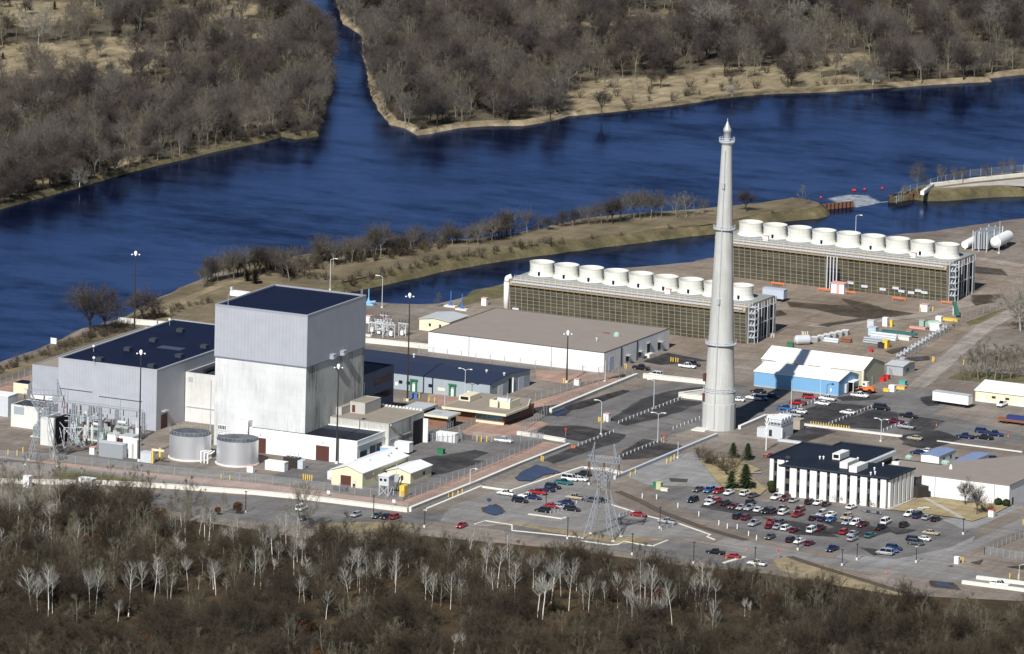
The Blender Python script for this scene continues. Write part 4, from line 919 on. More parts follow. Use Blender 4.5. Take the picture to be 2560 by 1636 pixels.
def htank(label, p, q, r, m, legs=2, group=None):
    p, q = Vector(p), Vector(q); c = (p+q)/2; t = thing('pressure_tank', label, 'tank', (c.x, c.y, 0), group)
    b = MB(); d = (q-p).normalized(); b.tube(p, q, r, r, 18); b.tube(p, p-d*r*.45, r, r*.5, 18); b.tube(q, q+d*r*.45, r, r*.5, 18); b.build('drum', m, t, smooth=False)
    for k in range(legs):
        s = p+(q-p)*(.2+.6*k/(legs-1)); MB().box(s.x-.35, s.x+.35, s.y-.35, s.y+.35, 0, max(.1, s.z-r*.8)).build('saddle', m_conc, t)
    return t
htank('long white horizontal gas tank at the right edge beyond the far cooling tower', (76.0, 206.5, 3.0), (74.8, 219.5, 3.0), 1.9, m_white)
t = thing('gas_tanks', 'white tapering gas vessel left of the grey louvred boxes', 'tank', (67.2, 207, 0))
MB().tube((66.2, 203.5, 1.6), (66.8, 212, 2.2), 1.3, 1.5, 14).build('drum', m_white, t)
for k in range(4): MB().tube((66.2+.05*k, 204+k*2, 0), (66.2+.05*k, 204+k*2, 2.6), .3, n=8).build('leg', m_white, t)
t = thing('vapouriser_rack', 'grey block of tall finned panels left of the white horizontal gas tank', 'gas plant', (72, 211, 0))
for k in range(5): MB().box(69.5+k*.9, 70.2+k*.9, 203.5+k*.4, 215+k*.3, .6, 6.4).build('panel', m_steel, t)
fr = MB()
for x in (69.3, 71.6, 74.3):
    for y in (203, 209, 216): fr.beam((x, y, 0), (x, y, 6.8), .25)
fr.build('frame', m_steel2, t)
htank('mint green tank lying among crates in the equipment yard', (112.6, 70.5, 1.5), (114.6, 73, 1.5), 1.4, m_mint)
htank('silver bullet-shaped trailer tank at the near end of the grey block row', (87.8, 24.0, 1.6), (90.6, 27.0, 1.6), 1.5, m_steel2)

# ---------------------------------------------------------------- boxes, huts, containers
def box_thing(name, label, cat, c, sx_, sy_, h, m, roof=None, rz=0, door=None, group=None, lift=0.0):
    t = thing(name, label, cat, (c[0], c[1], 0), group, rz); o = ORG[t.name]
    ORG[t.name] = Vector((0,0,0))
    MB().box(-sx_/2, sx_/2, -sy_/2, sy_/2, lift, h).build('body', m, t)
    MB().box(-sx_/2-.08, sx_/2+.08, -sy_/2-.08, sy_/2+.08, h+.003, h+.14).build('roof', roof or m, t)
    if door: MB().box(-sx_*.12, sx_*.12, -sy_/2-.05, -sy_/2+.01, .1, h*.8).build('door', door, t)
    if lift: 
        for a in (-.4, .4):
            MB().box(a*sx_-.3, a*sx_+.3, -sy_*.35, sy_*.35, 0, lift-.01).build('wheel_block', m_tyre, t)
    ORG[t.name] = o
    return t
def bt(name, label, cat, r, px, py, sx_, sy_, h, m, roof=None, rz=0, door=None, group=None, lift=0.0):
    if name == 'yard_crate': name = 'yard_'+cat.replace('frame', 'rack')
    q = at(r, px, py); return box_thing(name, label, cat, (q.x, q.y), sx_, sy_, h, m, roof, rz, door, group, lift)
box_thing('cargo_container', 'white shipping container by the fence below the gatehouse', 'container', (62.6, -168.8), 6.2, 2.5, 2.6, m_white)
box_thing('cargo_container', 'white trailer box beside the weathered concrete hall', 'trailer', (58.4, -191.0), 6.8, 2.6, 3.3, m_white, lift=.5)
box_thing('cargo_container', 'sky-blue container behind the larger cream shed', 'container', (57.6, -198.2), 5.6, 2.6, 2.8, m_skyblue, m_offwhite)
box_thing('cargo_container', 'cream container between the round tanks and the small transformer', 'container', (39.2, -233.2), 6.4, 2.4, 2.6, m_offwhite)
bt('cargo_container', 'white box half hidden by bare trees at the lower left wall', 'container', '5', 820, 830, 4.6, 2.6, 2.9, m_white)
bt('cargo_container', 'upright white cabinet half hidden by bare trees near the left pylon', 'cabinet', '5', 258, 820, 2.0, 2.0, 3.2, m_white)
box_thing('shed_box', 'pale grey windowless hut with sloping roof at the left edge', 'hut', (-67.5, -207.0), 7, 6, 6.2, m_steel2, m_white)
t = hall('block_shed', 'small cream block hut with a flat black roof at the left of the pipe bridge', 'hut', -80.7, -75.6, -177.0, -172.0, 3.2, wall_cream2, roof_navy, .1)
t = hall('relay_house', 'cream switch house with a blue louvre and dark roof behind the switchyard', 'switch house', -56.5, -45.5, -221.5, -212.5, 6.8, conc_block, roof_dark, .2)
front(t, 'louvre', -55.5, -52.0, 4.0, 6.3, -221.5, wall_bluegrey)
t = hall('blast_wall', 'tall cream concrete partition wall standing in the switchyard', 'wall', -36.2, -31.8, -239.8, -238.8, 8.4, conc_block, conc_block, .1)
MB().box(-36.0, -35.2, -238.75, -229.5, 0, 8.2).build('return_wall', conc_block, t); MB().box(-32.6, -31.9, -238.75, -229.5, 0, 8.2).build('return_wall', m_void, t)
box_thing('site_hut', 'small white hut with grey roof and brown door beside the switchyard', 'hut', (-14.5, -228.4), 8.6, 4.2, 3.6, m_white, roof_pale, 0, m_brown)
box_thing('metal_cabinet', 'large plain grey steel cabinet in front of the white hut with brown door', 'cabinet', (-9.8, -243.2), 8.0, 3.0, 4.2, m_steel, m_steel2)
box_thing('site_hut', 'narrow cream hut with a panelled face between the grey cabinet and the dark mast', 'hut', (-4.0, -240.6), 2.8, 2.6, 5.4, m_offwhite, m_offwhite, 0, m_trim)
box_thing('metal_cabinet', 'pale grey cabinet left of the yellow hoist frame', 'cabinet', (2.2, -244.0), 3.6, 2.4, 3.0, m_steel2, m_steel2)
t = thing('hoist_frame', 'yellow hoist frame with a white beam by the foot of the dark mast', 'hoist', (5.6, -243, 0))
b = MB(); b.beam((4.4, -245, 0), (4.4, -245, 3.9), .5); b.beam((4.4, -240.5, 0), (4.4, -240.5, 3.9), .5); b.build('post', m_yellow, t); MB().box(4.1, 8.2, -245.3, -244.5, 3.91, 4.4).build('beam', fascia, t)
bt('guard_booth', 'small white booth with red roof by the yellow posts in the dark lots', 'booth', '3', 893, 1330, 1.7, 1.7, 2.3, m_white, m_pink, 0, m_trim)
bt('guard_booth', 'small white booth with red roof at the lawn corner right of the office', 'booth', '8', 2105, 1100, 1.6, 1.6, 2.0, m_white, m_red)
bt('guard_booth', 'small white booth with red trim at the switchyard edge', 'booth', '5', 875, 510, 1.6, 1.6, 2.0, m_white, m_pink)
bt('guard_booth', 'small white booth beside the inner strip fence near the dark mast', 'booth', '3', 615, 990, 1.7, 1.7, 1.9, m_white, m_pink)
bt('guard_booth', 'white booth with red roof on the canal bank behind the warehouse', 'booth', '2', 2152, 240, 1.7, 1.7, 2.4, m_white, m_pink)
bt('guard_booth', 'white booth with red roof beside the canal switchgear', 'booth', '2', 1060, 405, 1.7, 1.7, 2.2, m_white, m_pink)
bt('guard_booth', 'pale booth with lilac roof beyond the equipment yard', 'booth', '4', 1475, 295, 2.6, 2.2, 2.2, m_white, m_pink)
bt('guard_booth', 'white cabinet by the right-hand round tank', 'cabinet', '5', 2360, 680, 2.0, 1.4, 1.9, m_white, m_pink)
bt('notice_board', 'white board on the river bank at far left', 'sign', '1', 505, 600, 2.0, .3, 1.6, m_white)
bt('utility_cabinet', 'tall white cabinet in the equipment yard beside a yellow one', 'cabinet', '4', 1105, 435, 1.6, 1.4, 2.7, m_white)
bt('utility_cabinet', 'slim yellow cabinet in the equipment yard beside a white one', 'cabinet', '4', 1160, 442, .8, .8, 2.0, m_yellow)
bt('utility_cabinet', 'white roadside cabinet with yellow posts at lower right', 'cabinet', 'p3', 1937, 515, 1.3, 1.2, 1.9, m_white)
bt('utility_cabinet', 'mint green cabinet by the crushed stone in front of the stack', 'cabinet', '7', 1385, 840, 1.5, 1.5, 2.0, mat('pale green paint', (.42,.47,.25), .6, .1))
bt('utility_cabinet', 'dark green cabinet beside the pale green one in front of the stack', 'cabinet', '7', 1345, 825, .9, 1.2, 1.5, m_green)
bt('concrete_block', 'pale concrete slab beside the green cabinets', 'block', '7', 1435, 858, 2.2, .8, .8, m_conc)
bt('waste_skip', 'dark green skip in the front yard', 'skip', '6', 1740, 510, 2.0, 1.4, 1.5, m_green)
bt('metal_cabinet', 'dark green slatted bin by the shed corner', 'bin', '6', 795, 855, 4.2, 1.4, 1.1, mat('dark slate', (.06,.075,.08), .6, .2))
bt('parked_trailer', 'blue-grey box trailer right of the nearer cooling tower', 'trailer', 'z5', 1300, 1275, 7.5, 2.6, 3.9, mat('blue grey trailer', (.42,.47,.56), .5, .06), lift=1.0)
t = box_thing('semi_trailer', 'long white semi-trailer standing alone on the gravel near the cream building', 'trailer', (168.0, -36.3), 12.4, 2.7, 3.9, m_white, roof_pale, -.08, None, None, 1.15)
bt('blue_bin', 'small blue bin in the shadow beside the dark blue block', 'bin', '2', 1495, 1110, 2.0, 1.2, 1.2, m_blue)
# grey concrete blocks in a row
for i in range(6):
    f_ = i/5; x, y = 90.6+3.4*f_, 32+15.5*f_
    c = box_thing('concrete_block', ['nearest grey concrete block of the row left of the pipe racks', 'second grey concrete block of the row left of the pipe racks', 'third grey concrete block of the row left of the pipe racks', 'fourth grey concrete block of the row left of the pipe racks', 'fifth grey concrete block of the row left of the pipe racks', 'farthest grey concrete block of the row left of the pipe racks'][i], 'block', (x, y), 2.1, 1.8, 1.5, m_steel, m_conc, .1, None, 'grey concrete blocks')
# spools along the yard fence
sp = None
for i in range(14):
    f_ = i/13; x, y = 124.0-6.5*f_, 22.5+50*f_; r = .75+.2*rnd.random()
    t = thing('cable_spool', 'pale cable drum in the line along the equipment yard fence', 'spool', (x, y, 0), 'cable drums along the yard fence')
    MB().tube((x-.75, y, r), (x-.6, y, r), r, r, 14).build('flange', m_steel2, t); MB().tube((x+.6, y, r), (x+.75, y, r), r, r, 14).build('flange', m_steel2, t); MB().tube((x-.6, y, r), (x+.6, y, r), r*.6, r*.6, 12).build('core', m_steel, t)
# pipe racks
def pipe_stack(label, x0, x1, y, n, r, m, cat='pipes', rz=0.0):
    t = thing('pipe_stack', label, cat, ((x0+x1)/2, y, 0))
    for i in range(n):
        for j in range(n-i):
            MB().tube((x0, y+(j+i*.5-n/2)*2*r, r+i*1.74*r), (x1, y+(j+i*.5-n/2)*2*r, r+i*1.74*r), r, r, 10).build('pipe', m, t)
    return t
pipe_stack('stack of long pale steel pipes in the equipment yard', 103.2, 112.0, 47.5, 3, .42, m_steel2)
pipe_stack('lower stack of grey pipes in front of the pale steel pipes', 104.0, 112.5, 40.0, 3, .36, m_steel)
pipe_stack('short bundle of brown rusty pipes at the near end of the pipe yard', 97.5, 101.0, 37.0, 2, .4, m_rust)
pipe_stack('bundle of short silver pipes at the left of the pipe yard', 93.0, 98.0, 34.0, 2, .4, m_steel2)
t = thing('teal_girder', 'long dark teal girder lying on pale sleepers in the yard', 'girder', (109, 55, 0))
MB().box(103.5, 115.5, 54.2, 55.0, .9, 1.7).build('girder', mat('dark teal paint', (.03,.11,.115), .6, .1), t); MB().box(106, 114, 51.5, 54.0, 0, .8).build('sleeper', m_conc, t)
bt('yard_crate', 'rusty tan pump crate on the girder end in the yard', 'crate', '4', 1330, 530, 1.8, 1.6, 1.9, m_wood)
bt('yard_crate', 'yellow steel frame at the end of the pipe racks', 'crate', '4', 1110, 640, 1.6, 2.0, 2.4, m_yellow)
bt('yard_crate', 'dark burnt-looking bundle end beside the yellow steel frame', 'crate', '4', 1070, 640, 2.0, 2.0, 1.6, m_darksteel)
bt('yard_crate', 'red gas box in front of the pipe racks', 'crate', '4', 970, 680, 1.0, 1.0, .8, m_red)
bt('yard_crate', 'white angular machine housing near the far fence corner', 'machine', '4', 1610, 400, 1.9, 1.6, 1.9, m_white)
bt('yard_crate', 'large white crate beside the mint tank', 'crate', '4', 1580, 475, 3.2, 2.6, 2.2, m_offwhite)
bt('yard_crate', 'flat yellow beam frame near the far fence', 'frame', '4', 1710, 385, 6.0, .8, .7, m_yellow)
bt('yard_crate', 'flat timber deck beside the far fence', 'frame', '4', 1680, 430, 4.5, 2.0, .7, m_wood)
bt('yard_crate', 'white slatted benches in the yard', 'frame', '4', 1410, 460, 5.5, 1.0, .5, m_pink)
bt('yard_crate', 'mint green pump skid left of the large white crate', 'machine', '4', 1450, 435, 1.6, 1.4, 1.8, m_mint)
bt('yard_crate', 'mint green valve body with white flanges in the yard', 'machine', '4', 1515, 440, 2.2, 1.2, 1.4, m_mint)
bt('yard_crate', 'pale blue tank frame on grey feet at the yard centre', 'tank', '4', 990, 520, 2.6, 2.4, 2.6, mat('ice blue paint', (.42,.53,.62), .5, .1), m_steel2)
bt('yard_crate', 'grey box on a post beyond the pale blue tank frame', 'cabinet', '4', 970, 450, 2.2, 1.4, 2.4, m_steel2)
bt('yard_crate', 'long pile of white pipe sections behind the pale sleepers', 'pile', '4', 1240, 560, 7.0, 1.6, 1.1, m_conc)
bt('yard_crate', 'orange-brown pallet of parts near the fence end', 'pallet', '4', 1270, 745, 1.4, 1.2, 1.0, m_rust)
bt('yard_crate', 'wrapped pale bale at the near end of the yard fence', 'bale', '4', 1268, 770, 1.5, 1.3, 1.3, m_steel2)
bt('yard_crate', 'white water tote beside pink and teal bundles', 'tote', '4', 1170, 1050, 1.9, 1.7, 1.9, m_white)
bt('yard_crate', 'yellow trailer frame with pink bundles right of the white tote', 'trailer', '4', 1245, 1025, 3.6, 2.0, .9, m_yellow, m_pink)
bt('yard_crate', 'teal wrapped roll at the end of the bundles', 'roll', '4', 1270, 1000, 2.0, 1.8, 1.7, m_teal)
bt('yard_crate', 'low yellow block left of the white tote', 'block', '4', 1115, 1050, 1.8, 1.1, .8, m_yellow)
bt('yard_crate', 'red drum cage behind the tan shed, left one', 'cage', '4', 1080, 955, 1.4, 1.3, 1.1, m_red)
bt('yard_crate', 'red drum cage behind the tan shed, right one', 'cage', '4', 1120, 935, 1.4, 1.3, 1.2, m_red)
bt('yard_crate', 'flat concrete slab on the gravel behind the tan shed', 'slab', '4', 1215, 880, 3.8, 2.6, .5, m_conc)
bt('yard_crate', 'teal lattice frame behind the tan shed roof', 'frame', '4', 210, 630, 2.0, 1.0, 1.2, m_green)
t = thing('loading_chute', 'dark green sloping conveyor chute at the far end of the yard', 'conveyor', (111, 95, 0))
MB().beam((109.5, 97, 4.2), (112.5, 93.5, .5), 1.2, 0, .8).build('chute', mat('dark green paint', (.03,.11,.075), .6, .1), t); MB().box(109.2, 109.6, 96.6, 97.2, 0, 4).build('post', m_steel2, t)
# ---------------------------------------------------------------- lattice pylons and the switchyard
def lattice(mb, a, b, wa, wb, n, w=.12, m=0):
    """square lattice mast from centre a (half-width wa) to centre b (half-width wb)"""
    a, b = Vector(a), Vector(b); rings = []
    for i in range(n+1):
        t = i/n; c = a.lerp(b, t); h = wa+(wb-wa)*t
        rings.append([c+Vector((sx_*h, sy_*h, 0)) for sx_, sy_ in ((1,1),(-1,1),(-1,-1),(1,-1))])
    for i in range(n):
        for k in range(4):
            mb.beam(rings[i][k], rings[i+1][k], w, m)
            mb.beam(rings[i][k], rings[i+1][(k+1) % 4], w*.7, m); mb.beam(rings[i][(k+1) % 4], rings[i+1][k], w*.7, m)
            mb.beam(rings[i+1][k], rings[i+1][(k+1) % 4], w*.7, m)
m_lat = mat('galvanised lattice steel', (.36,.39,.43), .45, .12, 1.0, .3)
def pylon(label, c, H, spread, waist, yoke, rz, cage):
    t = thing('lattice_pylon', label, 'pylon', (c[0], c[1], 0), 'lattice pylons', rz); o = ORG[t.name]; ORG[t.name] = Vector((0,0,0))
    wz = H*.52
    for s in (1, -1):
        for q in (1, -1):
            l = MB(); a = Vector((s*spread, q*spread*.75, 0)); b = Vector((s*waist, q*waist, wz)); l.beam(a, b, .17)
            p = [a.lerp(b, k/5) for k in range(6)]
            i1, i2 = Vector((s*spread*.55, q*spread*.4, 0)), Vector((s*waist*.4, q*waist*.4, wz))
            r_ = [a.lerp(i2, k/5)*.6+b.lerp(i2, k/5)*.4 if False else p[k].lerp(Vector((0, q*abs(p[k].y), p[k].z)), .38 if 0 < k < 5 else 0) for k in range(6)]
            for k in range(5): l.beam(p[k], r_[k+1], .085); l.beam(r_[k], p[k+1], .085); l.beam(r_[k], r_[k+1], .09)
            l.build('leg', m_lat, t); MB().box(a.x-.4, a.x+.4, a.y-.4, a.y+.4, -.1, .35).build('footing', m_conc, t)
    b = MB(); lattice(b, (0,0,wz), (0,0,H*.72), waist, waist*1.15, 4, .12)
    b.build('body', m_lat, t)
    for s in (1, -1):
        a = MB(); lattice(a, (s*waist*.7, 0, H*.6), (s*yoke, 0, H*.82), waist*.5, waist*.35, 4, .10); lattice(a, (s*yoke, 0, H*.82), (s*yoke*.8, 0, H), waist*.35, .08, 4, .09)
        a.build('horn', m_lat, t)
    a = MB()
    for i in range(10):
        x0, x1 = -yoke*1.35+i*yoke*.27, -yoke*1.35+(i+1)*yoke*.27
        for y in (-.7, .7):
            a.beam((x0, y, H*.80), (x1, y, H*.80), .10); a.beam((x0, y, H*.80), (x1, y, H*.86), .1); a.beam((x0, y, H*.86), (x1, y, H*.86), .10); a.beam((x1, y, H*.86), (x1, y, H*.80), .09)
        a.beam((x0, -.7, H*.8), (x1, .7, H*.8), .09)
    a.build('cross_arm', m_lat, t)
    for x in (-yoke*1.25, 0, yoke*1.25):
        i_ = MB(); i_.beam((x, 0, H*.8), (x-.5, 0, H*.66), .22); i_.beam((x, 0, H*.8), (x+.5, 0, H*.66), .22); i_.build('insulator_string', m_ball, t)
    ORG[t.name] = o; return t
pylon('lattice steel pylon standing over the visitor car park', (160.2, -264.2), 27.5, 4.6, 1.3, 3.6, 0.12, 1)
pylon('lattice steel pylon rising from the bare trees at the far left by the switchyard', (-22.5, -262.5), 25.5, 4.8, 1.5, 4.6, 0.35, 1)

def post_insulator(mb, x, y, z0, z1, r=.13):
    n = max(3, int((z1-z0)/.28))
    prof = []
    for i in range(n): z = z0+(z1-z0)*i/n; prof += [(r*.6, z), (r*1.3, z+.06), (r*.6, z+.14)]
    mb.lathe(x, y, prof+[(r*.6, z1), (.01, z1)], 8)
for i, (x, y, lb) in enumerate(((-41.5, -229, 'pale green power transformer between the concrete partition walls'), (-25.5, -224, 'pale green power transformer with radiator fins left of the white hut'), (-20.5, -217.5, 'rear pale green transformer close to the ribbed hall wall'), (-28.5, -216.0, 'dark finned transformer behind the lattice gantry'))):
    t = thing('transformer', lb, 'transformer', (x, y, 0), 'switchyard transformers')
    MB().box(x-2.2, x+2.2, y-1.3, y+1.3, .3, 3.6).build('tank', mat('pale green grey paint', (.34,.39,.36), .55, .1) if i != 3 else m_darksteel, t)
    f = MB()
    for k in range(9): f.box(x-2.1+k*.5, x-1.85+k*.5, y-2.1, y-1.35, .6, 3.2)
    f.build('radiator', mat('radiator grey green', (.30,.34,.32), .5, .2), t)
    MB().tube((x-1.8, y, 4.6), (x+1.0, y, 4.6), .5, n=12).build('conservator', m_steel2, t)
    for k in range(3):
        b = MB(); post_insulator(b, x-1.4+k*1.4, y+.4, 3.6, 6.0, .2); b.build('bushing', m_ball, t)
    MB().box(x-2.8, x+2.8, y-2.4, y+1.8, -.1, .29).build('plinth', m_conc, t)
for i, (x0, x1, y, h, lb) in enumerate(((-40, -20, -233, 8.0, 'low lattice gantry across the front of the switchyard'), (-44, -26, -222, 9.5, 'taller lattice gantry at the middle of the switchyard'), (-34, -16, -213.5, 7.5, 'lattice gantry along the foot of the ribbed hall'))):
    t = thing('gantry', lb, 'gantry', ((x0+x1)/2, y, 0), 'switchyard gantries')
    for x in (x0, (x0+x1)/2, x1):
        b = MB(); lattice(b, (x, y, 0), (x, y, h), .5, .35, 6, .12); b.build('column', m_lat, t)
    b = MB()
    n = int((x1-x0)/1.6)
    for k in range(n):
        xa, xb = x0+(x1-x0)*k/n, x0+(x1-x0)*(k+1)/n
        for yy in (-.35, .35): b.beam((xa, y+yy, h), (xb, y+yy, h), .11); b.beam((xa, y+yy, h+.7), (xb, y+yy, h+.7), .11); b.beam((xa, y+yy, h), (xb, y+yy, h+.7), .08)
    b.build('girder', m_lat, t)
    for k in range(4):
        b = MB(); x = x0+(x1-x0)*(k+.5)/4; b.beam((x, y, h), (x, y, h-1.8), .2); b.build('insulator_string', m_ball, t)
    b = MB()
    for k in range(3): b.tube((x0+2+k*(x1-x0)/3.2, y, h-1.8), (x0+3.2+k*(x1-x0)/3.2, y+6, 5.2), .05, n=5)
    b.build('busbar', m_steel2, t)
for i, (px, py, zt) in enumerate(((697,1270,0),(722,1225,0),(762,1230,0),(830,1265,0),(858,1260,0),(890,1245,0),(600,1235,0),(632,1210,0))):
    q = at('1', px, py+45, 2.5); t = thing('post_insulator', 'dark brown insulator post on a steel stand in front of the ribbed hall', 'insulator', (q.x, q.y, 0), 'insulator posts of the switchyard')
    MB().box(q.x-.2, q.x+.2, q.y-.2, q.y+.2, 0, 2.5).build('stand', m_steel2, t); b = MB(); post_insulator(b, q.x, q.y, 2.5, 5.4, .2); b.build('insulator', m_ball, t)
rq = random.Random(5)
for i in range(42):
    x, y = -42+rq.random()*29, -237+rq.random()*26
    t = thing('breaker_cabinet', 'grey breaker cabinet on legs among the switchyard steelwork', 'switchgear', (x, y, 0), 'switchyard breakers'); h = 1.2+rq.random()*2.0
    MB().box(x-.6, x+.6, y-.45, y+.45, .7, h+.7).build('casing', rq.choice([m_steel2, m_steel, m_mint, m_offwhite, m_darksteel]), t)
    b = MB()
    for a in (-.5, .5): b.beam((x+a, y-.3, 0), (x+a, y-.3, .7), .12)
    b.build('stand', m_steel, t); mt_ = rq.choice([m_ball, m_steel2])
    for k in range(3):
        b = MB(); post_insulator(b, x-.45+k*.45, y+.1, h+.7, h+2.6, .14); b.build('bushing', mt_, t)
for i in range(22):
    q = at('z1', 1060+rq.random()*560, 800+rq.random()*260); x, y = q.x, q.y
    t = thing('surge_arrester', 'tall pale green insulated column in the dense middle of the switchyard', 'switchgear', (x, y, 0), 'pale columns of the switchyard'); h = 2.6+rq.random()*2.4
    MB().box(x-.3, x+.3, y-.3, y+.3, 0, 1.4).build('stand', m_darksteel if i % 3 == 0 else m_steel, t); b = MB(); post_insulator(b, x, y, 1.4, h+1.4, .26+.1*(i % 2)); b.build('column', [m_steel2, m_mint, m_offwhite][i % 3], t)
t = thing('bus_support_frame', 'white steel frame with crossed braces at the front of the switchyard', 'gantry', (-24, -238, 0), 'switchyard gantries'); b = MB()
P_ = [at('z1', x, y) for x, y in ((870,1000),(960,1110),(1250,1110),(1065,1060),(1130,1000))]
for q in P_: b.beam((q.x,q.y,0),(q.x,q.y,6.8), .2)
for q, r in zip(P_, P_[1:]+P_[:1]): b.beam((q.x,q.y,6.6),(r.x,r.y,6.6), .18); b.beam((q.x,q.y,.3),(r.x,r.y,6.5), .14); b.beam((q.x,q.y,6.5),(r.x,r.y,.3), .14)
b.build('frame', m_steel2, t)
# the smaller switchyard by the canal
for i in range(12):
    x, y = -36+rq.random()*14, -36+rq.random()*11
    t = thing('switch_rack', 'pale steel switch rack with dark insulators in the small yard by the canal', 'switchgear', (x, y, 0), 'canal yard switch racks')
    b = MB(); h = 3.2+rq.random()*1.6
    for a in (-1.2, 1.2): b.beam((x+a, y, 0), (x+a, y, h), .2)
    b.beam((x-1.5, y, h), (x+1.5, y, h), .22); b.beam((x-1.2, y, h*.6), (x+1.2, y, h), .1); b.beam((x+1.2, y, h*.6), (x-1.2, y, h), .1); b.build('frame', m_steel2, t)
    MB().box(x-.5, x+.5, y-.4, y+.4, .4, 1.8).build('cabinet', m_offwhite, t)
    b = MB()
    for k in range(3):
        b = MB(); post_insulator(b, x-1.1+k*1.1, y, h+.1, h+1.2, .14); b.build('insulator', m_ball, t)
t = thing('gantry', 'long low concrete-footed bus frame of the canal switchyard', 'gantry', (-29, -38, 0), 'switchyard gantries'); b = MB()
for x in (-34, -30, -26): b.beam((x, -38.5, 0), (x, -38.5, 4.5), .2)
b.beam((-35, -38.5, 4.5), (-25, -38.5, 4.5), .25); b.build('frame', m_steel2, t); MB().box(-35, -30, -39.4, -37.8, 0, .5).build('footing', m_conc, t)
t = thing('transformer', 'small dark transformer with bushings behind the cream container in the front yard', 'transformer', (41.5, -226, 0)); x, y = 41.2, -227
MB().box(x-2.4, x+2.4, y-1.4, y+1.4, .2, 3.0).build('tank', m_darksteel, t); MB().box(x+2.5, x+4.2, y-1.6, y+.4, .1, 2.6).build('cabinet', m_steel2, t)
for k in range(4):
    b = MB(); post_insulator(b, x-2+k*1.3, y, 3.0, 4.6, .18); b.build('bushing', m_steel2, t)
b = MB()
for k in range(3): b.beam((x+1.5+k, y+1, 0), (x+1.5+k, y+1, 5.2+.4*k), .14); b.beam((x+1.1+k, y+1, 4.8), (x+1.9+k, y+1, 4.8), .12)
b.build('frame', m_steel2, t)

# ---------------------------------------------------------------- walls, fences, rails
def wall_thing(label, pts, w, h, m, cat='wall', joint=None, name='low_wall', cap=True):
    c = pts[len(pts)//2]; t = thing(name, label, cat, (c[0], c[1], 0)); b = MB()
    pl = strip(pts, w); b.prism(pl, -.2, h) if len(pts) == 2 else None
    if len(pts) > 2:
        n = len(pts); L, Rr = pl[:n], pl[n:][::-1]
        for i in range(n-1): b.prism([L[i], L[i+1], Rr[i+1], Rr[i]], -.2, h)
    b.build('body', m, t)
    if cap:
        c_ = MB(); pl = strip(pts, w*1.25); n = len(pts); L, Rr = pl[:n], pl[n:][::-1]
        for i in range(n-1): c_.prism([L[i], L[i+1], Rr[i+1], Rr[i]], h+.003, h+.1)
        c_.build('coping', m, t)
    return t
m_bar = seam_ribshade_mat('white barrier concrete', (.68,.66,.60), 3.0, .35, .85, .05, .03, .3)
wall_thing('long white concrete barrier wall along the front perimeter beside the outer road', [(-75,-316),(-45,-303),(-19.1,-293.5),(7.5,-278.9),(25.1,-273),(50.1,-267),(66.4,-264.8),(98.0,-264.0)], .7, 1.25, m_bar, 'barrier wall', name='barrier_wall')
wall_thing('grey-white barrier wall running back from the front corner towards the gatehouse', [(98.4,-263.2),(98.0,-219),(97.3,-192.4),(97.2,-157)], .8, 1.3, m_bar, 'barrier wall', name='barrier_wall')
wall_thing('barrier wall beside the dark matting between gatehouse and warehouse corner', [(70.0,-114.5),(69.0,-80),(68.4,-51.2)], .8, 1.3, m_bar, 'barrier wall', name='barrier_wall')
wall_thing('short barrier wall across the gate below the gatehouse', [(93.0,-151.0),(84,-149.5),(76,-149.0)], .7, 1.1, m_bar, 'barrier wall', name='barrier_wall')
wall_thing('wide white kerb wall around the visitor car park', [(101.4,-259.5),(100.6,-222),(110.6,-222.6),(113.6,-181.2),(119.5,-180.6)], .9, .55, m_bar, 'kerb wall', name='kerb_wall', cap=False)
wall_thing('long grey low wall running from the visitor car park to the tall chimney', [(128.4,-190.5),(127.4,-134),(127.3,-118)], .7, .95, m_steel2, name='low_wall')
wall_thing('low white wall in the chimney shadow, right of the chimney foot', [(128.3,-104.4),(127.8,-84.5),(131.8,-81.5)], .8, .95, m_offwhite)
wall_thing('white cross wall left of the lawn behind the pylon', [(119.9,-180.6),(127.8,-183.5)], .7, .8, m_bar, name='low_wall')
wall_thing('long white barrier from the warehouse corner to the chimney', [(70.2,-50.2),(80,-49.2),(98.6,-48.2)], .8, 1.35, m_bar, 'barrier wall', name='barrier_wall')
wall_thing('white barrier left of the chimney, far arm of a V', [(92.2,-70.6),(99.6,-55.0)], .8, 1.35, m_bar, 'barrier wall', name='barrier_wall')
wall_thing('white barrier left of the chimney, near arm of a V', [(92.4,-71.3),(104.5,-71.0)], .8, 1.45, m_bar, 'barrier wall', name='barrier_wall')
wall_thing('white wall behind the dark blue roof, left of the warehouse', [(-34,-49.2),(-15,-47.3),(-4.8,-46.6)], .6, 1.5, m_bar)
wall_thing('white wall on the river bank behind the ribbed hall', [(-107,-63),(-98,-62),(-90.4,-60.2),(-77,-57)], .5, 1.6, m_bar)
wall_thing('pale block beam behind the office, along the black striped lot', [(141.8,-88.6),(158,-88.3),(174.6,-88.0)], .8, .6, m_conc, 'kerb wall', name='kerb_wall', cap=False)
wall_thing('grey low wall from the cooling unit to the office roof corner', [(145.6,-114.0),(153,-113.8)], .5, .7, m_steel2)
wall_thing('thin kerb beam across the gravel behind the blue-roofed trailers', [(186,-88.0),(214,-88.6)], .5, .35, m_conc, 'kerb', name='kerb_beam', cap=False)
wall_thing('white road barrier at the lower right corner, nearer one', [(271.5,-262.9),(283,-262.9),(296,-263.2)], .9, 1.0, m_bar, 'barrier wall', name='barrier_wall', cap=False)
wall_thing('white road barrier at the lower right corner, farther one', [(272.5,-255.2),(284,-255.0),(298,-255.1)], .9, 1.0, m_bar, 'barrier wall', name='barrier_wall', cap=False)
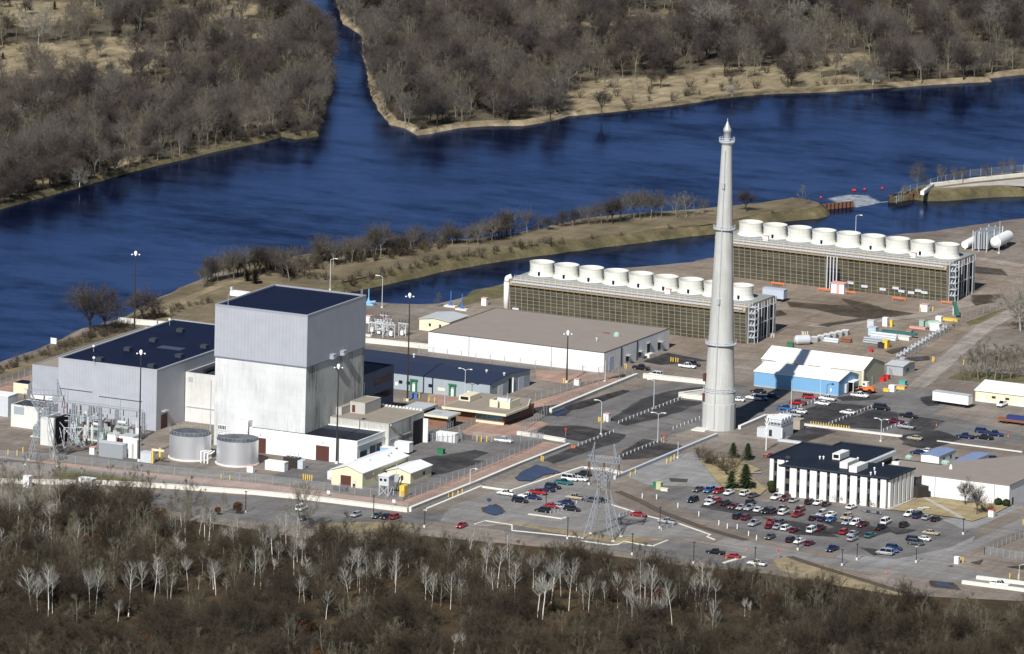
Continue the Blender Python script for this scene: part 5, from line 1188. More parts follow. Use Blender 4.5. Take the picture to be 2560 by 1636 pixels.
for lb, s, w, h in (('white kerb strip between the visitor lot and the railway', '7:940,990 1270,1095 1580,1170 1870,1272', .5, .2), ('hooked white kerb at the end of the railway strip', '7:1870,1272 1835,1290 1905,1318', .5, .2), ('white kerb along the tree edge of the visitor lot', '6:2060,1172 2160,1140 2408,1180 7:0,1232 300,1262 640,1296', .5, .2), ('curved white kerb island round the pylon foot', '7:650,1330 800,1350 930,1368 1000,1362 1060,1335 1200,1362 1330,1378 1465,1325', .6, .22),
   ('white kerb island in the visitor lot by the dark estate cars', '7:155,1078 320,1100 470,1122 505,1108', .9, .22), ('white kerb island by the red saloon in the lower lot', '7:1990,1538 2190,1480', 1.2, .22), ('white kerb along the outer road bend', '6:1590,1042 1700,1000 2110,818', .5, .25)):
    wall_thing(lb, path(s), w, h, m_bar, 'kerb', name='kerb', cap=False)

def fence(label, pts, h=2.6, gap=4.0, post=.09, m=None, arm=True, group='chain-link fences', cover=None):
    c = pts[0]; t = thing('chain_link_fence', label, 'fence', (c[0], c[1], 0), group); P = MB()
    for a, b in zip(pts, pts[1:]):
        L = hypot(b[0]-a[0], b[1]-a[1]); n = max(1, round(L/gap))
        P.face([(a[0],a[1],.05),(b[0],b[1],.05),(b[0],b[1],h),(a[0],a[1],h)])
        for i in range(n+(1 if b is pts[-1] else 0)):
            x, y = a[0]+(b[0]-a[0])*i/n, a[1]+(b[1]-a[1])*i/n
            q = MB(); q.beam((x,y,-.1),(x,y,h+.05), post*1.6)
            if arm: q.beam((x,y,h),(x+.3,y-.3,h+.5), post)
            q.build('post', m_steel, t)
    P.build('wire_panel', m or m_chain, t); r = MB()
    for a, b in zip(pts, pts[1:]): r.beam((a[0],a[1],h),(b[0],b[1],h), .05)
    r.build('top_rail', m_steel, t)
    return t
fence('chain-link fence along the inner edge of the front pink gravel strip', [(-50,-268),(-19,-259.3),(13,-257.3),(42.5,-252.3),(64.6,-251.8),(89.6,-251.5)], 2.6, 5)
fence('chain-link fence along the outer edge of the front pink gravel strip', [(-45,-281),(0,-268),(50,-262.3),(97,-262.0)], 2.2, 6)
fence('inner chain-link fence running back beside the front yard', [(89.8,-251),(90.3,-220),(89.6,-181.5),(87.0,-154)], 2.6, 4)
fence('outer chain-link fence on the pink strip running back beside the front yard', [(96.8,-261),(96.6,-219),(96.0,-192),(95.8,-157)], 2.2, 5)
fence('inner chain-link fence along the pink strip between gatehouse and warehouse', [(57.2,-112),(60,-74),(62.6,-47.5)], 2.6, 4)
fence('outer chain-link fence along the pink strip between gatehouse and warehouse', [(67,-113),(67.2,-80),(67.4,-52)], 2.2, 4.5)
fence('chain-link fence along the foot of the big warehouse', [(-5,-55),(25,-55.5),(57,-54.8),(57.2,-48)], 2.4, 5)
fence('chain-link fence on the river bank left of the ribbed hall', [(-96,-200),(-88,-172.3),(-89.9,-146.2),(-90.9,-107),(-89.2,-88)], 2.8, 4.5)
fence('chain-link fence around the equipment yard and past it towards the right', [(134.5,-7),(128.1,2.4),(127.7,15.9),(117.9,77.4),(116.2,95),(117,140)], 2.2, 5)
fence('black-posted fence of the walled yard beside the brick hut', [(56.2,-152.5),(56.6,-160.5),(57.6,-171.8),(66.5,-170.2)], 2.4, 1.6)
fence('chain-link gate fences around the gatehouse yard', [(68,-163),(80,-161.5),(86,-153),(76,-147),(70,-117)], 2.4, 3.2)
fence('chain-link fence between white container and gatehouse yard', [(66,-166),(60,-156),(58,-141)], 2.2, 4)
fence('low grey fence of the small compound at the lower right edge', [(261.4,-224.6),(273.5,-225.5),(285,-226)], 2.4, 2)
fence('grey fence running up the right edge beside the main road', [(261.4,-224.6),(261.2,-196),(261,-180)], 2.2, 3.2)
spw = path('t:1510,362 1560,300 1700,262 1800,225 2030,175 2408,140')
fence('chain-link fence along the river on the spit at the upper right', spw, 2.4, 5)
wall_thing('white flood wall along the road on the spit at the upper right', path('t:1692,300 1765,243 2050,208 2408,172 2700,140'), 1.3, 1.1, m_bar, 'flood wall', name='flood_wall', cap=False)
sheet('spit_road', path('t:1775,258 2050,225 2408,190 2700,160 2700,215 2408,245 2230,235'), .05, g_path)

def guardrail(label, x, y0, y1, group='parking guard rails'):
    t = thing('guard_rail', label, 'guard rail', (x, (y0+y1)/2, 0), group)
    MB().box(x-.05, x+.05, y0, y1, .55, .85).build('rail', m_steel, t)
    n = max(2, round((y1-y0)/2.6))
    for i in range(n+1):
        y = y0+(y1-y0)*i/n; MB().box(x+.06, x+.24, y-.1, y+.1, 0, .95).build('post', m_steel2, t)
for lb, x, a, b in (('long guard rail between two dark parking strips left of the chimney', 94.0, -117, -73), ('guard rail by the double street lamp in the dark lots', 98.6, -154, -130), ('guard rail beside the tall street lamp in front of the chimney', 116.2, -165, -133.5), ('short guard rail left of the chimney foot', 111.7, -116, -95), ('long guard rail behind the office, ending at a dark van', 148.4, -84, -50.5), ('short guard rail by the maroon pickup behind the office', 166.2, -83.5, -72), ('guard rail in front of the blue shed cars', 129.9, -84, -54)):
    guardrail(lb, x, a, b)
for lb, s in (('short rail in the visitor lot behind the red car', '7:470,1045 360,1072'), ('rail beside the silver pickup in the visitor lot', '7:1405,1230 1560,1175'), ('rail by the dark cars under the pylon', '7:610,975 720,925'), ('rail in the visitor lot left of the lone red saloon', '7:1010,1100 1110,1065')):
    p, q = path(s); t = thing('guard_rail', lb, 'guard rail', (p[0], p[1], 0), 'parking guard rails')
    MB().beam((p[0],p[1],.7),(q[0],q[1],.7), .12, 0, .35).build('rail', m_steel, t)
    for k in range(4): MB().box(p[0]+(q[0]-p[0])*k/3-.1, p[0]+(q[0]-p[0])*k/3+.1, p[1]+(q[1]-p[1])*k/3-.1, p[1]+(q[1]-p[1])*k/3+.1, 0, .9).build('post', m_steel2, t)

# railway spur
t = thing('railway_track', 'rusty single railway track curving past the office car park', 'railway', (200, -248, 0))
for s_, nm in (('7:1000,868 1200,955 1400,1058 1800,1208 2200,1325', 0), ('p3:760,470 900,520 1200,612 1400,675 1640,748', 1)):
    pp = path(s_)
    for o_ in (-.72, .72):
        r_ = MB(); pl = strip(pp, 1.44); n = len(pp); side_ = pl[:n] if o_ > 0 else pl[n:][::-1]
        for a, b in zip(side_, side_[1:]): r_.beam((a[0],a[1],.30),(b[0],b[1],.30), .11)
        r_.build('rail', mat('dull rail steel', (.07,.052,.042), .7, .2), t)
    s2 = MB()
    for a, b in zip(pp, pp[1:]):
        L = hypot(b[0]-a[0], b[1]-a[1]); n = int(L/.9); d = Vector((b[0]-a[0], b[1]-a[1], 0)).normalized(); nrm = Vector((-d.y, d.x, 0))
        for i in range(n):
            c = Vector((a[0]+(b[0]-a[0])*i/n, a[1]+(b[1]-a[1])*i/n, .17)); s2.beam(c-nrm*1.25, c+nrm*1.25, .2)
    so_ = s2.build('sleepers', mat('worn sleepers', (.12,.10,.085), .9, .25), t); so_['kind'] = 'stuff'

# ---------------------------------------------------------------- masts, street lamps, posts
def mast(label, x, y, h):
    t = thing('floodlight_mast', label, 'light mast', (x, y, 0), 'dark floodlight masts')
    MB().tube((x,y,0),(x,y,h), .30, .14, 10).build('pole', m_darksteel, t)
    MB().tube((x,y,0),(x,y,.8), .55, .5, 10).build('footing', m_conc, t)
    b = MB(); b.lathe(x, y, [(.4, h-.8), (.52, h-.3), (.45, h+.15), (.15, h+.4), (.01, h+.45)], 12); hd = b.build('lamp_ring', m_lamp, t)
    for k in range(4):
        a = k*pi/2+.5; MB().ball((x+1.15*cos(a), y+1.15*sin(a), h-.75), .25, 8, 6).build('lamp', m_lamp, hd); 
    b = MB()
    for k in range(4): a = k*pi/2+.5; b.beam((x,y,h-.6),(x+1.1*cos(a), y+1.1*sin(a), h-.65), .1)
    b.build('bracket', m_steel, hd)
for lb, x, y, h in (('tall dark mast with white lamp cluster on the river bank behind the ribbed hall', -91.5, -81, 27), ('tall dark mast with white lamp cluster in front of the grey ribbed hall', -0.3, -244.7, 33), ('tall dark mast with white lamp cluster at the end of the white workshop shed', 49.8, -215.6, 29.5), ('tall dark mast with white lamp cluster rising before the dark navy roofs', 25.4, -122.2, 33), ('dark mast with white lamp cluster in front of the big warehouse', 53.8, -70.4, 16)):
    mast(lb, x, y, h)
def lamp(label, x, y, h, arms, rz=0, m=None, group='grey street lamps'):
    t = thing('street_lamp', label, 'street lamp', (x, y, 0), group, rz); o = ORG[t.name]; ORG[t.name] = Vector((0,0,0))
    m = m or m_steel2
    MB().tube((0,0,0),(0,0,h), .13, .08, 8).build('pole', m, t); MB().box(-.3,.3,-.3,.3,0,.4).build('footing', m_conc, t)
    for s in arms:
        a = MB().pipe([(0,0,h-.1),(s*.7,0,h+.35),(s*1.6,0,h+.45)], .07, 6).build('arm', m, t)
        MB().box(min(s*1.5,s*2.3), max(s*1.5,s*2.3), -.2, .2, h+.33, h+.52).build('lamp_head', m_lamp, a)
    ORG[t.name] = o
    return t
lamp('street lamp with one arm on the dike edge behind the navy roof', -76.3, 22.1, 10, (1,), .3); lamp('street lamp with one curved arm beside the canal', -48.9, 5.3, 10, (-1,), .3)
lamp('street lamp with one arm at the middle of the dark lots left of the chimney', 93.2, -90.8, 8.5, (-1,), .2); lamp('street lamp with two heads beside the small white booth', 96.7, -134.5, 10, (-1,), .2); lamp('street lamp with two arms in front of the chimney', 116, -135.5, 8.6, (-1, 1), .3)
lamp('short grey lamp post by the yellow bollards on the long low wall', 131, -153, 5, ()); lamp('white camera post at the bend of the barrier wall', 98.2, -224.5, 5.5, (1,)); lamp('slim lamp post in front of the blue shed, left one', 130, -71.2, 9.5, ()); lamp('slim lamp post in front of the blue shed, right one', 129.7, -49.3, 9, (1,))
lamp('slim double lamp post behind the office lot', 171.7, -97.3, 6.5, (-1, 1)); lamp('street lamp beyond the far cooling tower on the canal bank', 30.5, 194.5, 9, (1,)); lamp('tall thin lamp post beside the white gas tank', 78.6, 203.5, 11, ()); lamp('white lamp post at the lower right corner road', 284.5, -253.2, 5, (1,)); lamp('lamp post by the steel fence near the warehouse corner', 62.8, -62, 6.5, ())
lamp('white pole with camera arm on the gatehouse forecourt, left one', 40.5, -127, 9, ()); lamp('white pole with camera arm on the gatehouse forecourt, right one', 41.0, -114.5, 10, (-1, 1)); lamp('street lamp behind the far cooling tower end', 99.5, 185, 7.5, ())
t = thing('mobile_mast_trailer', 'small white trailer carrying a lamp pole on the gatehouse forecourt', 'trailer', (41.8, -116, 0)); MB().box(40.2, 43.4, -117, -115.2, .6, 1.7).build('body', m_white, t); MB().box(40.5, 43.2, -116.8, -115.4, 0, .59).build('wheel', m_tyre, t)
for i, (r, px, py, h) in enumerate((('7',320,1000,5),('7',522,1310,6),('7',1130,1460,6),('7',1390,1210,6),('7',1708,1540,6),('8',2285,1100,5),('p3',80,500,6),('p3',512,540,5.5),('p3',815,420,4),('p3',1232,490,4.5),('p3',1127,530,4.5),('p3',1982,310,4.5),('5',2310,1060,6),('6',1105,1100,6),('6',1585,1200,5.5),('7',725,800,5),('p3',1650,508,4.5))):
    if i in (5, 6): continue
    q = at(r, px, py); t = thing('lamp_post', ['dark lamp post in the visitor lot before the red car','dark lamp post on the tree edge kerb left of the pylon','dark lamp post on the tree edge kerb right of the pylon','dark lamp post beside the silver pickup in the visitor lot','dark lamp post at the lower lot left of the black car','','','dark lamp post beside the white pickup at the tree edge','dark sign post at the front edge of the office lot','dark post on the gravel below the estate cars','dark post on the verge above the rusty rails','dark post at the right rim of the office lot','dark lamp post beyond the left trees on the outer road','dark lamp post beside the silver hatchback on the outer road','dark lamp post at the tree edge by the outer road bend','dark lamp post beside the black cars near the white kerb wall','dark sign post with pale plate by the crushed stone'][i], 'lamp post', (q.x, q.y, 0), 'dark lamp posts')
    MB().box(q.x-.09, q.x+.09, q.y-.09, q.y+.09, 0, h).build('pole', m_darksteel, t); MB().box(q.x-.35, q.x+.35, q.y-.2, q.y+.2, h, h+.2).build('lamp_head', m_darksteel if i != 16 else m_steel2, t); MB().box(q.x-.25, q.x+.25, q.y-.25, q.y+.25, 0, .7).build('footing', m_conc, t)
q0 = None
def bollards(label, r, pts, m=m_yellow, h=1.15, group=None, name='bollard'):
    for px, py in pts:
        q = at(r, px, py); t = thing(name, label, 'bollard', (q.x, q.y, 0), group)
        MB().tube((q.x,q.y,0),(q.x,q.y,h), .16, .16, 8).build('post', m, t); MB().ball((q.x,q.y,h), .16, 8, 4).build('cap', m, t)
bollards('yellow bollard in the row left of the larger cream shed', '6', [(445,755),(465,757),(485,760),(505,762),(525,764)], h=1.7, group='yellow bollards by the cream shed')
bollards('yellow bollard beside the long low wall and its short lamp post', '7', [(1455,600),(1495,580),(1525,560)], h=1.4, group='yellow bollards at the low wall')
bollards('yellow bollard at the end of the long low wall near the visitor lot', '7', [(1113,720),(1160,695)], h=1.3, group='yellow bollards at the visitor lot corner')
bollards('yellow bollard beside the small white booth in the dark lots', '3', [(815,1335),(828,1338),(860,1342)], h=1.4, group='yellow bollards at the booth')
bollards('yellow bollard at the warehouse loading apron', '3', [(1495,770),(1515,773),(1540,775),(1560,778),(1075,835),(1062,832),(485,970),(500,972)], h=1.3, group='yellow bollards at the warehouse')
bollards('pale yellow post on the gravel behind the nearer cooling tower end', '4', [(322,525),(336,528),(352,528),(372,525),(30,545),(55,545)], fascia, 1.3, 'pale posts on the gravel')
bollards('yellow post on the dirt beside the track', '4', [(1548,770),(1560,772),(1840,800),(1430,300),(1505,298),(1550,298)], h=1.5, group='yellow posts beside the dirt track')
bollards('yellow post along the front pink strip at far left', '5', [(75,520),(160,525),(215,498),(500,550)], h=1.5, group='yellow posts at the far left')
bollards('yellow post between the paired fences by the front wall', '5', [(2080,745),(2162,755)], h=1.4, group='yellow posts at the front fence')
bollards('yellow post at the gatehouse forecourt', '2', [(1535,1115),(1393,1165),(1627,1150),(1680,1155)], h=1.5, group='yellow posts at the gatehouse')
bollards('yellow barricade post by the white container and pickup', 'z2', [(1158,1040),(1222,1050),(1305,1055),(1380,1050)], h=1.6, group='yellow barricade posts')
bollards('yellow bollard at the gate in the barrier wall', '7', [(275,575),(292,580)], h=1.5, group='yellow bollards at the wall gate')
bollards('white marker post along the railway verge', '7', [(1225,925),(1360,935),(1560,1015),(1757,1095),(1945,1178),(2025,1210),(2118,1215),(2225,1280),(2300,1320)], m_offwhite, 1.3, 'white marker posts at the railway', 'marker_post')
bollards('yellow bollard by the green box on the barrier wall', '6', [(1810,915),(1850,912),(1900,895),(1940,880)], h=1.2, group='yellow bollards by the green box')
bollards('yellow post by the roadside cabinet at lower right', 'p3', [(1965,505),(1980,508),(2310,620),(2370,625),(2405,240)], h=1.4, group='yellow posts at lower right')
for i, (r, px, py) in enumerate((('4',1585,1380),('4',2260,1480),('7',560,455),('7',575,455),('7',590,455),('7',310,755),('7',370,735),('7',415,715),('p3',1437,590),('7',2010,1500),('p3',450,430),('z2',1240,1035),('z2',1330,1035))):
    q = at(r, px, py); t = thing('traffic_cone', 'orange traffic cone standing on the tarmac', 'cone', (q.x, q.y, 0), 'orange traffic cones'); MB().box(q.x-.28, q.x+.28, q.y-.28, q.y+.28, 0, .06).build('base', m_black, t); MB().lathe(q.x, q.y, [(.2, .06), (.05, .95), (.01, .95)], 10).build('cone', m_orange, t)
for i, (r, px, py, lb) in enumerate((('7',505,345,'red stop sign at the gatehouse exit'),('p3',678,478,'red sign on a post at the rail crossing'),('7',1427,400,'small red and white sign on a yellow post in front of the chimney'))):
    q = at(r, px, py); t = thing('road_sign', lb, 'sign', (q.x, q.y, 0)); MB().box(q.x-.05, q.x+.05, q.y-.05, q.y+.05, 0, 2.2).build('post', m_steel if i != 2 else m_yellow, t); b = MB(); n = 8
    for yy in (-.1, -.06): b.face([(q.x+.42*cos(pi/8+k*pi/4), q.y+yy, 2.3+.42*sin(pi/8+k*pi/4)) for k in range(8)])
    b.build('plate', m_red, t)
for lb, x, y in (('small white notice plate on the fence in front of the cream shed, left one', 69, -257.5), ('small white notice plate on the fence in front of the cream shed, right one', 90.5, -258)):
    t = thing('notice_plate', lb, 'sign', (x, y, 0)); MB().box(x-.5, x+.5, y-.04, y+.04, .8, 1.7).build('plate', m_white, t); MB().box(x-.06, x+.06, y+.05, y+.15, 0, 1.7).build('post', m_steel, t)

# ---------------------------------------------------------------- odd structures
t = thing('watch_tower', 'white cabin on steel stilts at the corner of the yard fence', 'watch tower', (82.2, -246, 0)); X0, X1, Y0, Y1 = 80.9, 84.1, -249, -245.4
MB().box(X0, X1, Y0, Y1, 3.2, 6.0).build('cabin', m_steel2, t); MB().box(X0-.2, X1+.2, Y0-.2, Y1+.2, 6.01, 6.3).build('roof', m_white, t)
for x in (81.2, 82.6): front(t, 'window', x, x+.8, 4.6, 5.3, Y0, m_glass)
for x in (X0+.15, X1-.15):
    for y in (Y0+.15, Y1-.15): MB().beam((x,y,0),(x,y,3.2), .22).build('leg', m_steel2, t)
b = MB(); b.beam((X0+.15,Y0+.15,.2),(X1-.15,Y0+.15,3.1), .12); b.beam((X1-.15,Y0+.15,.2),(X0+.15,Y0+.15,3.1), .12); b.beam((X1-.1,Y0+.2,.2),(X1-.1,Y1-.2,3.1), .12); b.build('brace', m_steel2, t)
b = MB(); b.beam((85.2,-248,0),(85.2,-244,5.2), .25); b.beam((86,-248,0),(86,-244,5.2), .25); b.build('stair', m_darksteel, t); MB().box(86.6, 88.2, -247, -244.5, .2, 3.4).build('tank', m_yellow, t)
MB().tube((84.6,-245,6.3),(84.6,-245,9.2), .09).build('antenna', m_steel2, t)
t = thing('cooling_unit', 'grey evaporative cooling unit with big white ducts on its roof behind the office', 'cooling unit', (143, -108, 0))
MB().box(140.7, 145.3, -111.4, -102.8, 0, 4.0).build('casing', m_steel2, t); MB().box(140.6, 145.4, -111.5, -102.7, 4.01, 4.25).build('deck', m_steel, t); front(t, 'arch', 141.3, 142.3, .6, 2.6, -111.4, m_darksteel)
for k in range(4): MB().tube((140.9, -110+k*2.1, 5.3), (145.2, -110+k*2.1, 5.3), .95, .95, 12).build('duct', m_steel2, t)
b = MB()
for k in range(5): b.beam((140.7+k*1.1, -111.5, 4.2), (140.7+k*1.1, -111.5, 6.3), .1)
b.beam((140.7,-111.5,6.3),(145.3,-111.5,6.3), .1); b.beam((140.7,-111.5,5.2),(145.3,-111.5,5.2), .1); b.build('railing', m_white, t)
side(t, 'pipe', -111.3, -110.6, .4, 3.4, 145.3, m_white, .3)
MB().box(137.4, 140.4, -111.5, -108.5, 0, 2.8).build('side_box', m_steel2, t)
box_thing('plant_box', 'tan plant box at the end of the spiked concrete beam', 'plant box', (142.8, -94.2), 3.0, 3.2, 3.0, m_wood if False else mat('tan plaster', (.34,.30,.25), .85, .1))
t = thing('spiked_rail', 'row of yellow spikes on the beam in front of the dark lot', 'rail', (148, -87.6, 0)); MB().box(144, 157, -87.75, -87.6, .6, .75).build('rail', m_wood, t)
for k in range(16): MB().box(144.2+k*.84, 144.4+k*.84, -87.9, -87.76, .6, 1.4).build('spike', m_yellow, t)
t = thing('telephone_mast', 'white mast with a ragged antenna left of the office roof', 'mast', (149.5, -128, 0)); q = at('z3', 210, 580); ORG[t.name] = Vector((0,0,0)); t.location = (q.x, q.y, 0)
MB().tube((0,0,0),(0,0,10.5), .16, .1, 8).build('pole', m_white, t); b = MB()
for k in range(4): b.beam((0,0,4.5+k*1.4),(.7-.3*(k%2),0,6.2+k*1.3), .2); b.beam((0,0,4.6+k*1.3),(-.6,0,5.9+k*1.3), .16)
b.build('antenna', m_white, t)
t = thing('flag', 'red and white striped flag with blue corner before the dark blue block', 'flag', (35.5, -158, 0)); q = at('2', 1200, 1025, 6.2)
bmv = MB(); n = 6
st_ = mat('flag cloth', (.65,.45,.47), .8, .05); 
def flag_material():
    m, nt, b = new_mat('striped flag cloth'); tc = N(nt, 'ShaderNodeTexCoord'); sp = N(nt, 'ShaderNodeSeparateXYZ'); nt.links.new(tc.outputs['UV'], sp.inputs[0])
    s = math_(nt, 'LESS_THAN', math_(nt, 'FRACT', math_(nt, 'MULTIPLY', sp.outputs[1], 6.5)), .5)
    c = mix(nt, s, (.75,.75,.75), (.55,.05,.07)); k = math_(nt, 'MULTIPLY', math_(nt, 'LESS_THAN', sp.outputs[0], .4), math_(nt, 'GREATER_THAN', sp.outputs[1], .46))
    c = mix(nt, k, c, (.03,.04,.2)); nt.links.new(c, b.inputs['Base Color']); return m
me = bpy.data.meshes.new('cloth'); vs = []; uvs = []
for i in range(9):
    for j in range(5): u, v = i/8, j/4; vs.append((q.x+u*1.7, q.y+.25*sin(u*6), 4.9+v*1.9-u*1.6)); uvs.append((u, v))
fs = [(i*5+j,(i+1)*5+j,(i+1)*5+j+1,i*5+j+1) for i in range(8) for j in range(4)]
me.from_pydata([Vector(v)-ORG[t.name] for v in vs], [], fs); uvl = me.uv_layers.new()
for p in me.polygons:
    for li in p.loop_indices: uvl.data[li].uv = uvs[me.loops[li].vertex_index]
me.materials.append(flag_material()); fo = bpy.data.objects.new('cloth', me); COL.objects.link(fo); fo.parent = t
MB().tube((q.x-.05, q.y, 0),(q.x-.05, q.y, 7.6), .08, .05, 8).build('pole', m_steel2, t); MB().ball((q.x-.05, q.y, 7.65), .14).build('finial', m_yellow, t)
for i, (r, px, py) in enumerate((('t',890,350),('t',978,325),('t',1205,275),('t',1218,275),('t',1285,268),('t',1410,260))):
    q = at(r, px, py, WATER); t = thing('buoy', 'round red buoy floating in the line off the channel mouth', 'buoy', (q.x, q.y, WATER), 'red buoys'); b = MB().ball((q.x,q.y,WATER+.2), .42, 14, 8); b.build('float', m_red, t, smooth=True); MB().tube((q.x,q.y,WATER+.7),(q.x,q.y,WATER+1.0), .07).build('eye', m_darksteel, t)
for lb, s in (('rusty sheet-pile wall on the left of the channel mouth', 't:985,412 1205,388'), ('rusty sheet-pile wall on the right of the channel mouth', 't:1450,352 1650,332')):
    a, c = path(s, WATER); t = thing('sheet_pile_wall', lb, 'sheet piling', (a[0], a[1], WATER)); n = 16
    for k in range(n):
        x, y = a[0]+(c[0]-a[0])*k/n, a[1]+(c[1]-a[1])*k/n; dx, dy = (c[0]-a[0])/n, (c[1]-a[1])/n; o_ = .35 if k % 2 else -.35
        MB().prism([(x+o_*.2, y-o_), (x+dx*.8+o_*.2, y+dy*.8-o_), (x+dx*.8+.3, y+dy*.8+.35-o_), (x+.3, y+.35-o_)], WATER-1.5, WATER+1.9).build('pile', m_rust if k % 2 else m_darksteel, t)
    MB().beam((a[0],a[1],WATER+1.95),(c[0],c[1],WATER+1.95), .5, 0, .12).build('cap_beam', m_rust, t)
# white water where the outlet meets the river
foam = faded(soil('foam on fast water', [(.3,(.12,.16,.22)),(.7,(.45,.48,.50))], .35, 1.5))
sheet('river_foam', path('t:1050,330 1180,305 1290,310 1370,355 1340,372 1230,390 1160,375 1080,345', WATER), WATER+.04, foam, 3, 4, .6, 9)
sheet('river_foam', path('t:1230,382 1340,366 1450,356 1455,350 1340,360', WATER), WATER+.06, foam, 1.0, 4, .2, 10)
for i, (px, py, lb) in enumerate(((1060, 235, 'blue crane arm on a floating raft at the canal end'), (1832, 255, 'blue pump hoist on a concrete pad at the canal edge, left one'), (1938, 285, 'blue pump hoist on a concrete pad at the canal edge, right one'))):
    q = at('2', px, py); t = thing('pump_hoist', lb, 'hoist', (q.x, q.y, 0), 'blue hoists at the canal')
    MB().box(q.x-2.0, q.x+2.0, q.y-1.0, q.y+1.0, -.5, .5).build('base', m_conc if i else m_skyblue, t)
    b = MB(); b.beam((q.x,q.y,.5),(q.x,q.y,5.2), .22); b.beam((q.x-.6,q.y,.5),(q.x,q.y,2.4), .3); b.beam((q.x+.5,q.y,.5),(q.x,q.y,1.8), .3)
    if i == 0: b.beam((q.x-1.5,q.y,.6),(q.x+2.4,q.y,1.4), .5)
    b.build('arm', m_skyblue if i == 0 else m_blue, t)
t = thing('pier_rail', 'small white equipment pad at the river edge behind the tallest block', 'platform', (-80, 2, 0)); q = at('1', 2260, 150); ORG[t.name] = Vector((0,0,0)); t.location = (q.x, q.y, 0)
MB().box(-3, 3, -1.5, 1.5, 0, 1.4).build('base', m_white, t); MB().box(-3.4, -2.9, -.5, .5, 1.41, 2.6).build('cabinet', m_steel2, t)
t = thing('picnic_table', 'pale picnic tables on the lawn in front of the office entrance', 'picnic table', (0,0,0)); q = at('8', 1440, 1040); ORG[t.name] = Vector((0,0,0)); t.location = (q.x, q.y, 0)
MB().box(-.9,.9,-.4,.4,.68,.76).build('table_top', m_offwhite, t); MB().box(-.9,.9,-.85,-.6,.4,.46).build('bench', m_offwhite, t); MB().box(-.9,.9,.6,.85,.4,.46).build('bench', m_offwhite, t)
b = MB(); b.beam((-.6,-.7,0),(-.6,.3,.68), .1); b.beam((.6,.7,0),(.6,-.3,.68), .1); b.build('trestle', m_wood, t); t['label'] = 'pale picnic table on the lawn in front of the office entrance, left one'
q = at('8', 1490, 1035); dup(t, (q.x, q.y, 0), .3, 'pale picnic table on the lawn in front of the office entrance, right one')
def tractor():
    t = thing('wheel_loader', 'orange wheel loader with a white cab at the corner of the blue shed', 'loader', (0,0,0)); q = at('4', 925, 1062); ORG[t.name] = Vector((0,0,0)); t.location = (q.x, q.y, 0); t.rotation_euler = (0,0,-.1)
    b = MB(); b.box(-.2, 2.6, -.8, .8, .9, 2.0); b.box(2.2, 2.9, -.6, .6, .9, 1.7); b.build('body', m_orange, t); b = MB(); b.box(-2.0, -.1, -.7, .7, .8, 1.5); b.beam((-2.0,-.6,1.4),(-3.4,-.6,.7), .25); b.beam((-2.0,.6,1.4),(-3.4,.6,.7), .25); b.build('front_frame', m_orange, t)
    c = MB().box(-.9, .5, -.65, .65, 2.01, 3.3).build('cab', m_white, t); MB().box(-.93, -.2, -.68, .68, 2.4, 3.0).build('window', m_glass, c); MB().box(-1.0,.6,-.72,.72,3.31,3.45).build('roof', m_white, c)
    MB().prism([(-4.2,-1.2),(-3.4,-1.2),(-3.4,1.2),(-4.2,1.2)], .1, 1.0).build('bucket', m_darksteel, t)
    for x in (-1.4, 1.7):
        for y in (-1.0, 1.0): MB().tube((x, y-.28, .75), (x, y+.28, .75), .75, .75, 14).build('wheel', m_tyre, t)
tractor()
t = thing('flatbed_trailer', 'rust-brown flatbed trailer with a blue load at the right edge', 'trailer', (0,0,0)); q = at('4', 2310, 1355); ORG[t.name] = Vector((0,0,0)); t.location = (q.x, q.y, 0)
MB().box(-5,6,-1.3,1.3,.8,1.5).build('bed', m_rust, t)
for x in (-3,-1.8,3,4.2): MB().tube((x,-1.25,.45),(x,1.25,.45), .45, .45, 10).build('wheel', m_tyre, t)
MB().box(-2,5,-1.1,1.1,1.51,2.6).build('load', mat('navy tarpaulin', (.025,.04,.16), .6, .2), t)
# ---------------------------------------------------------------- vehicles
PAINT = {'white': (.78,.78,.77), 'black': (.012,.012,.015), 'navy': (.016,.026,.085), 'red': (.32,.018,.02), 'silver': (.46,.48,.50), 'grey': (.11,.115,.12), 'tan': (.40,.34,.25), 'maroon': (.11,.012,.022), 'blue': (.03,.11,.30), 'teal': (.02,.13,.14), 'green': (.015,.06,.04)}
def paint(c):
    k = 'car paint '+c
    if k in MATS: return MATS[k]
    m, nt, b = new_mat(k); b.inputs['Base Color'].default_value = PAINT[c]+(1,); b.inputs['Roughness'].default_value = .28
    b.inputs['Coat Weight'].default_value = .5; b.inputs['Coat Roughness'].default_value = .08; b.inputs['Metallic'].default_value = .3 if c in ('silver','grey') else 0
    MATS[k] = m; return m
m_hub = mat('wheel hub', (.45,.45,.46), .4, .1, 3, .5)
SPEC = {  # length, width, waist, roof height, glasshouse base from/to, top from/to (x forward), wheelbase
 'saloon': (4.8, 1.82, .95, 1.42, (-1.75, 1.05), (-1.05, .25), 2.75), 'hatchback': (4.1, 1.74, .97, 1.48, (-1.95, .95), (-1.6, .25), 2.5),
 'estate car': (4.8, 1.86, 1.02, 1.68, (-2.25, 1.1), (-2.0, .45), 2.8), 'van': (5.1, 1.95, 1.1, 1.95, (-2.45, 1.6), (-2.3, .9), 3.0), 'pickup': (5.5, 1.92, 1.05, 1.76, (-.75, 1.15), (-.55, .45), 3.4)}
CARMESH = {}
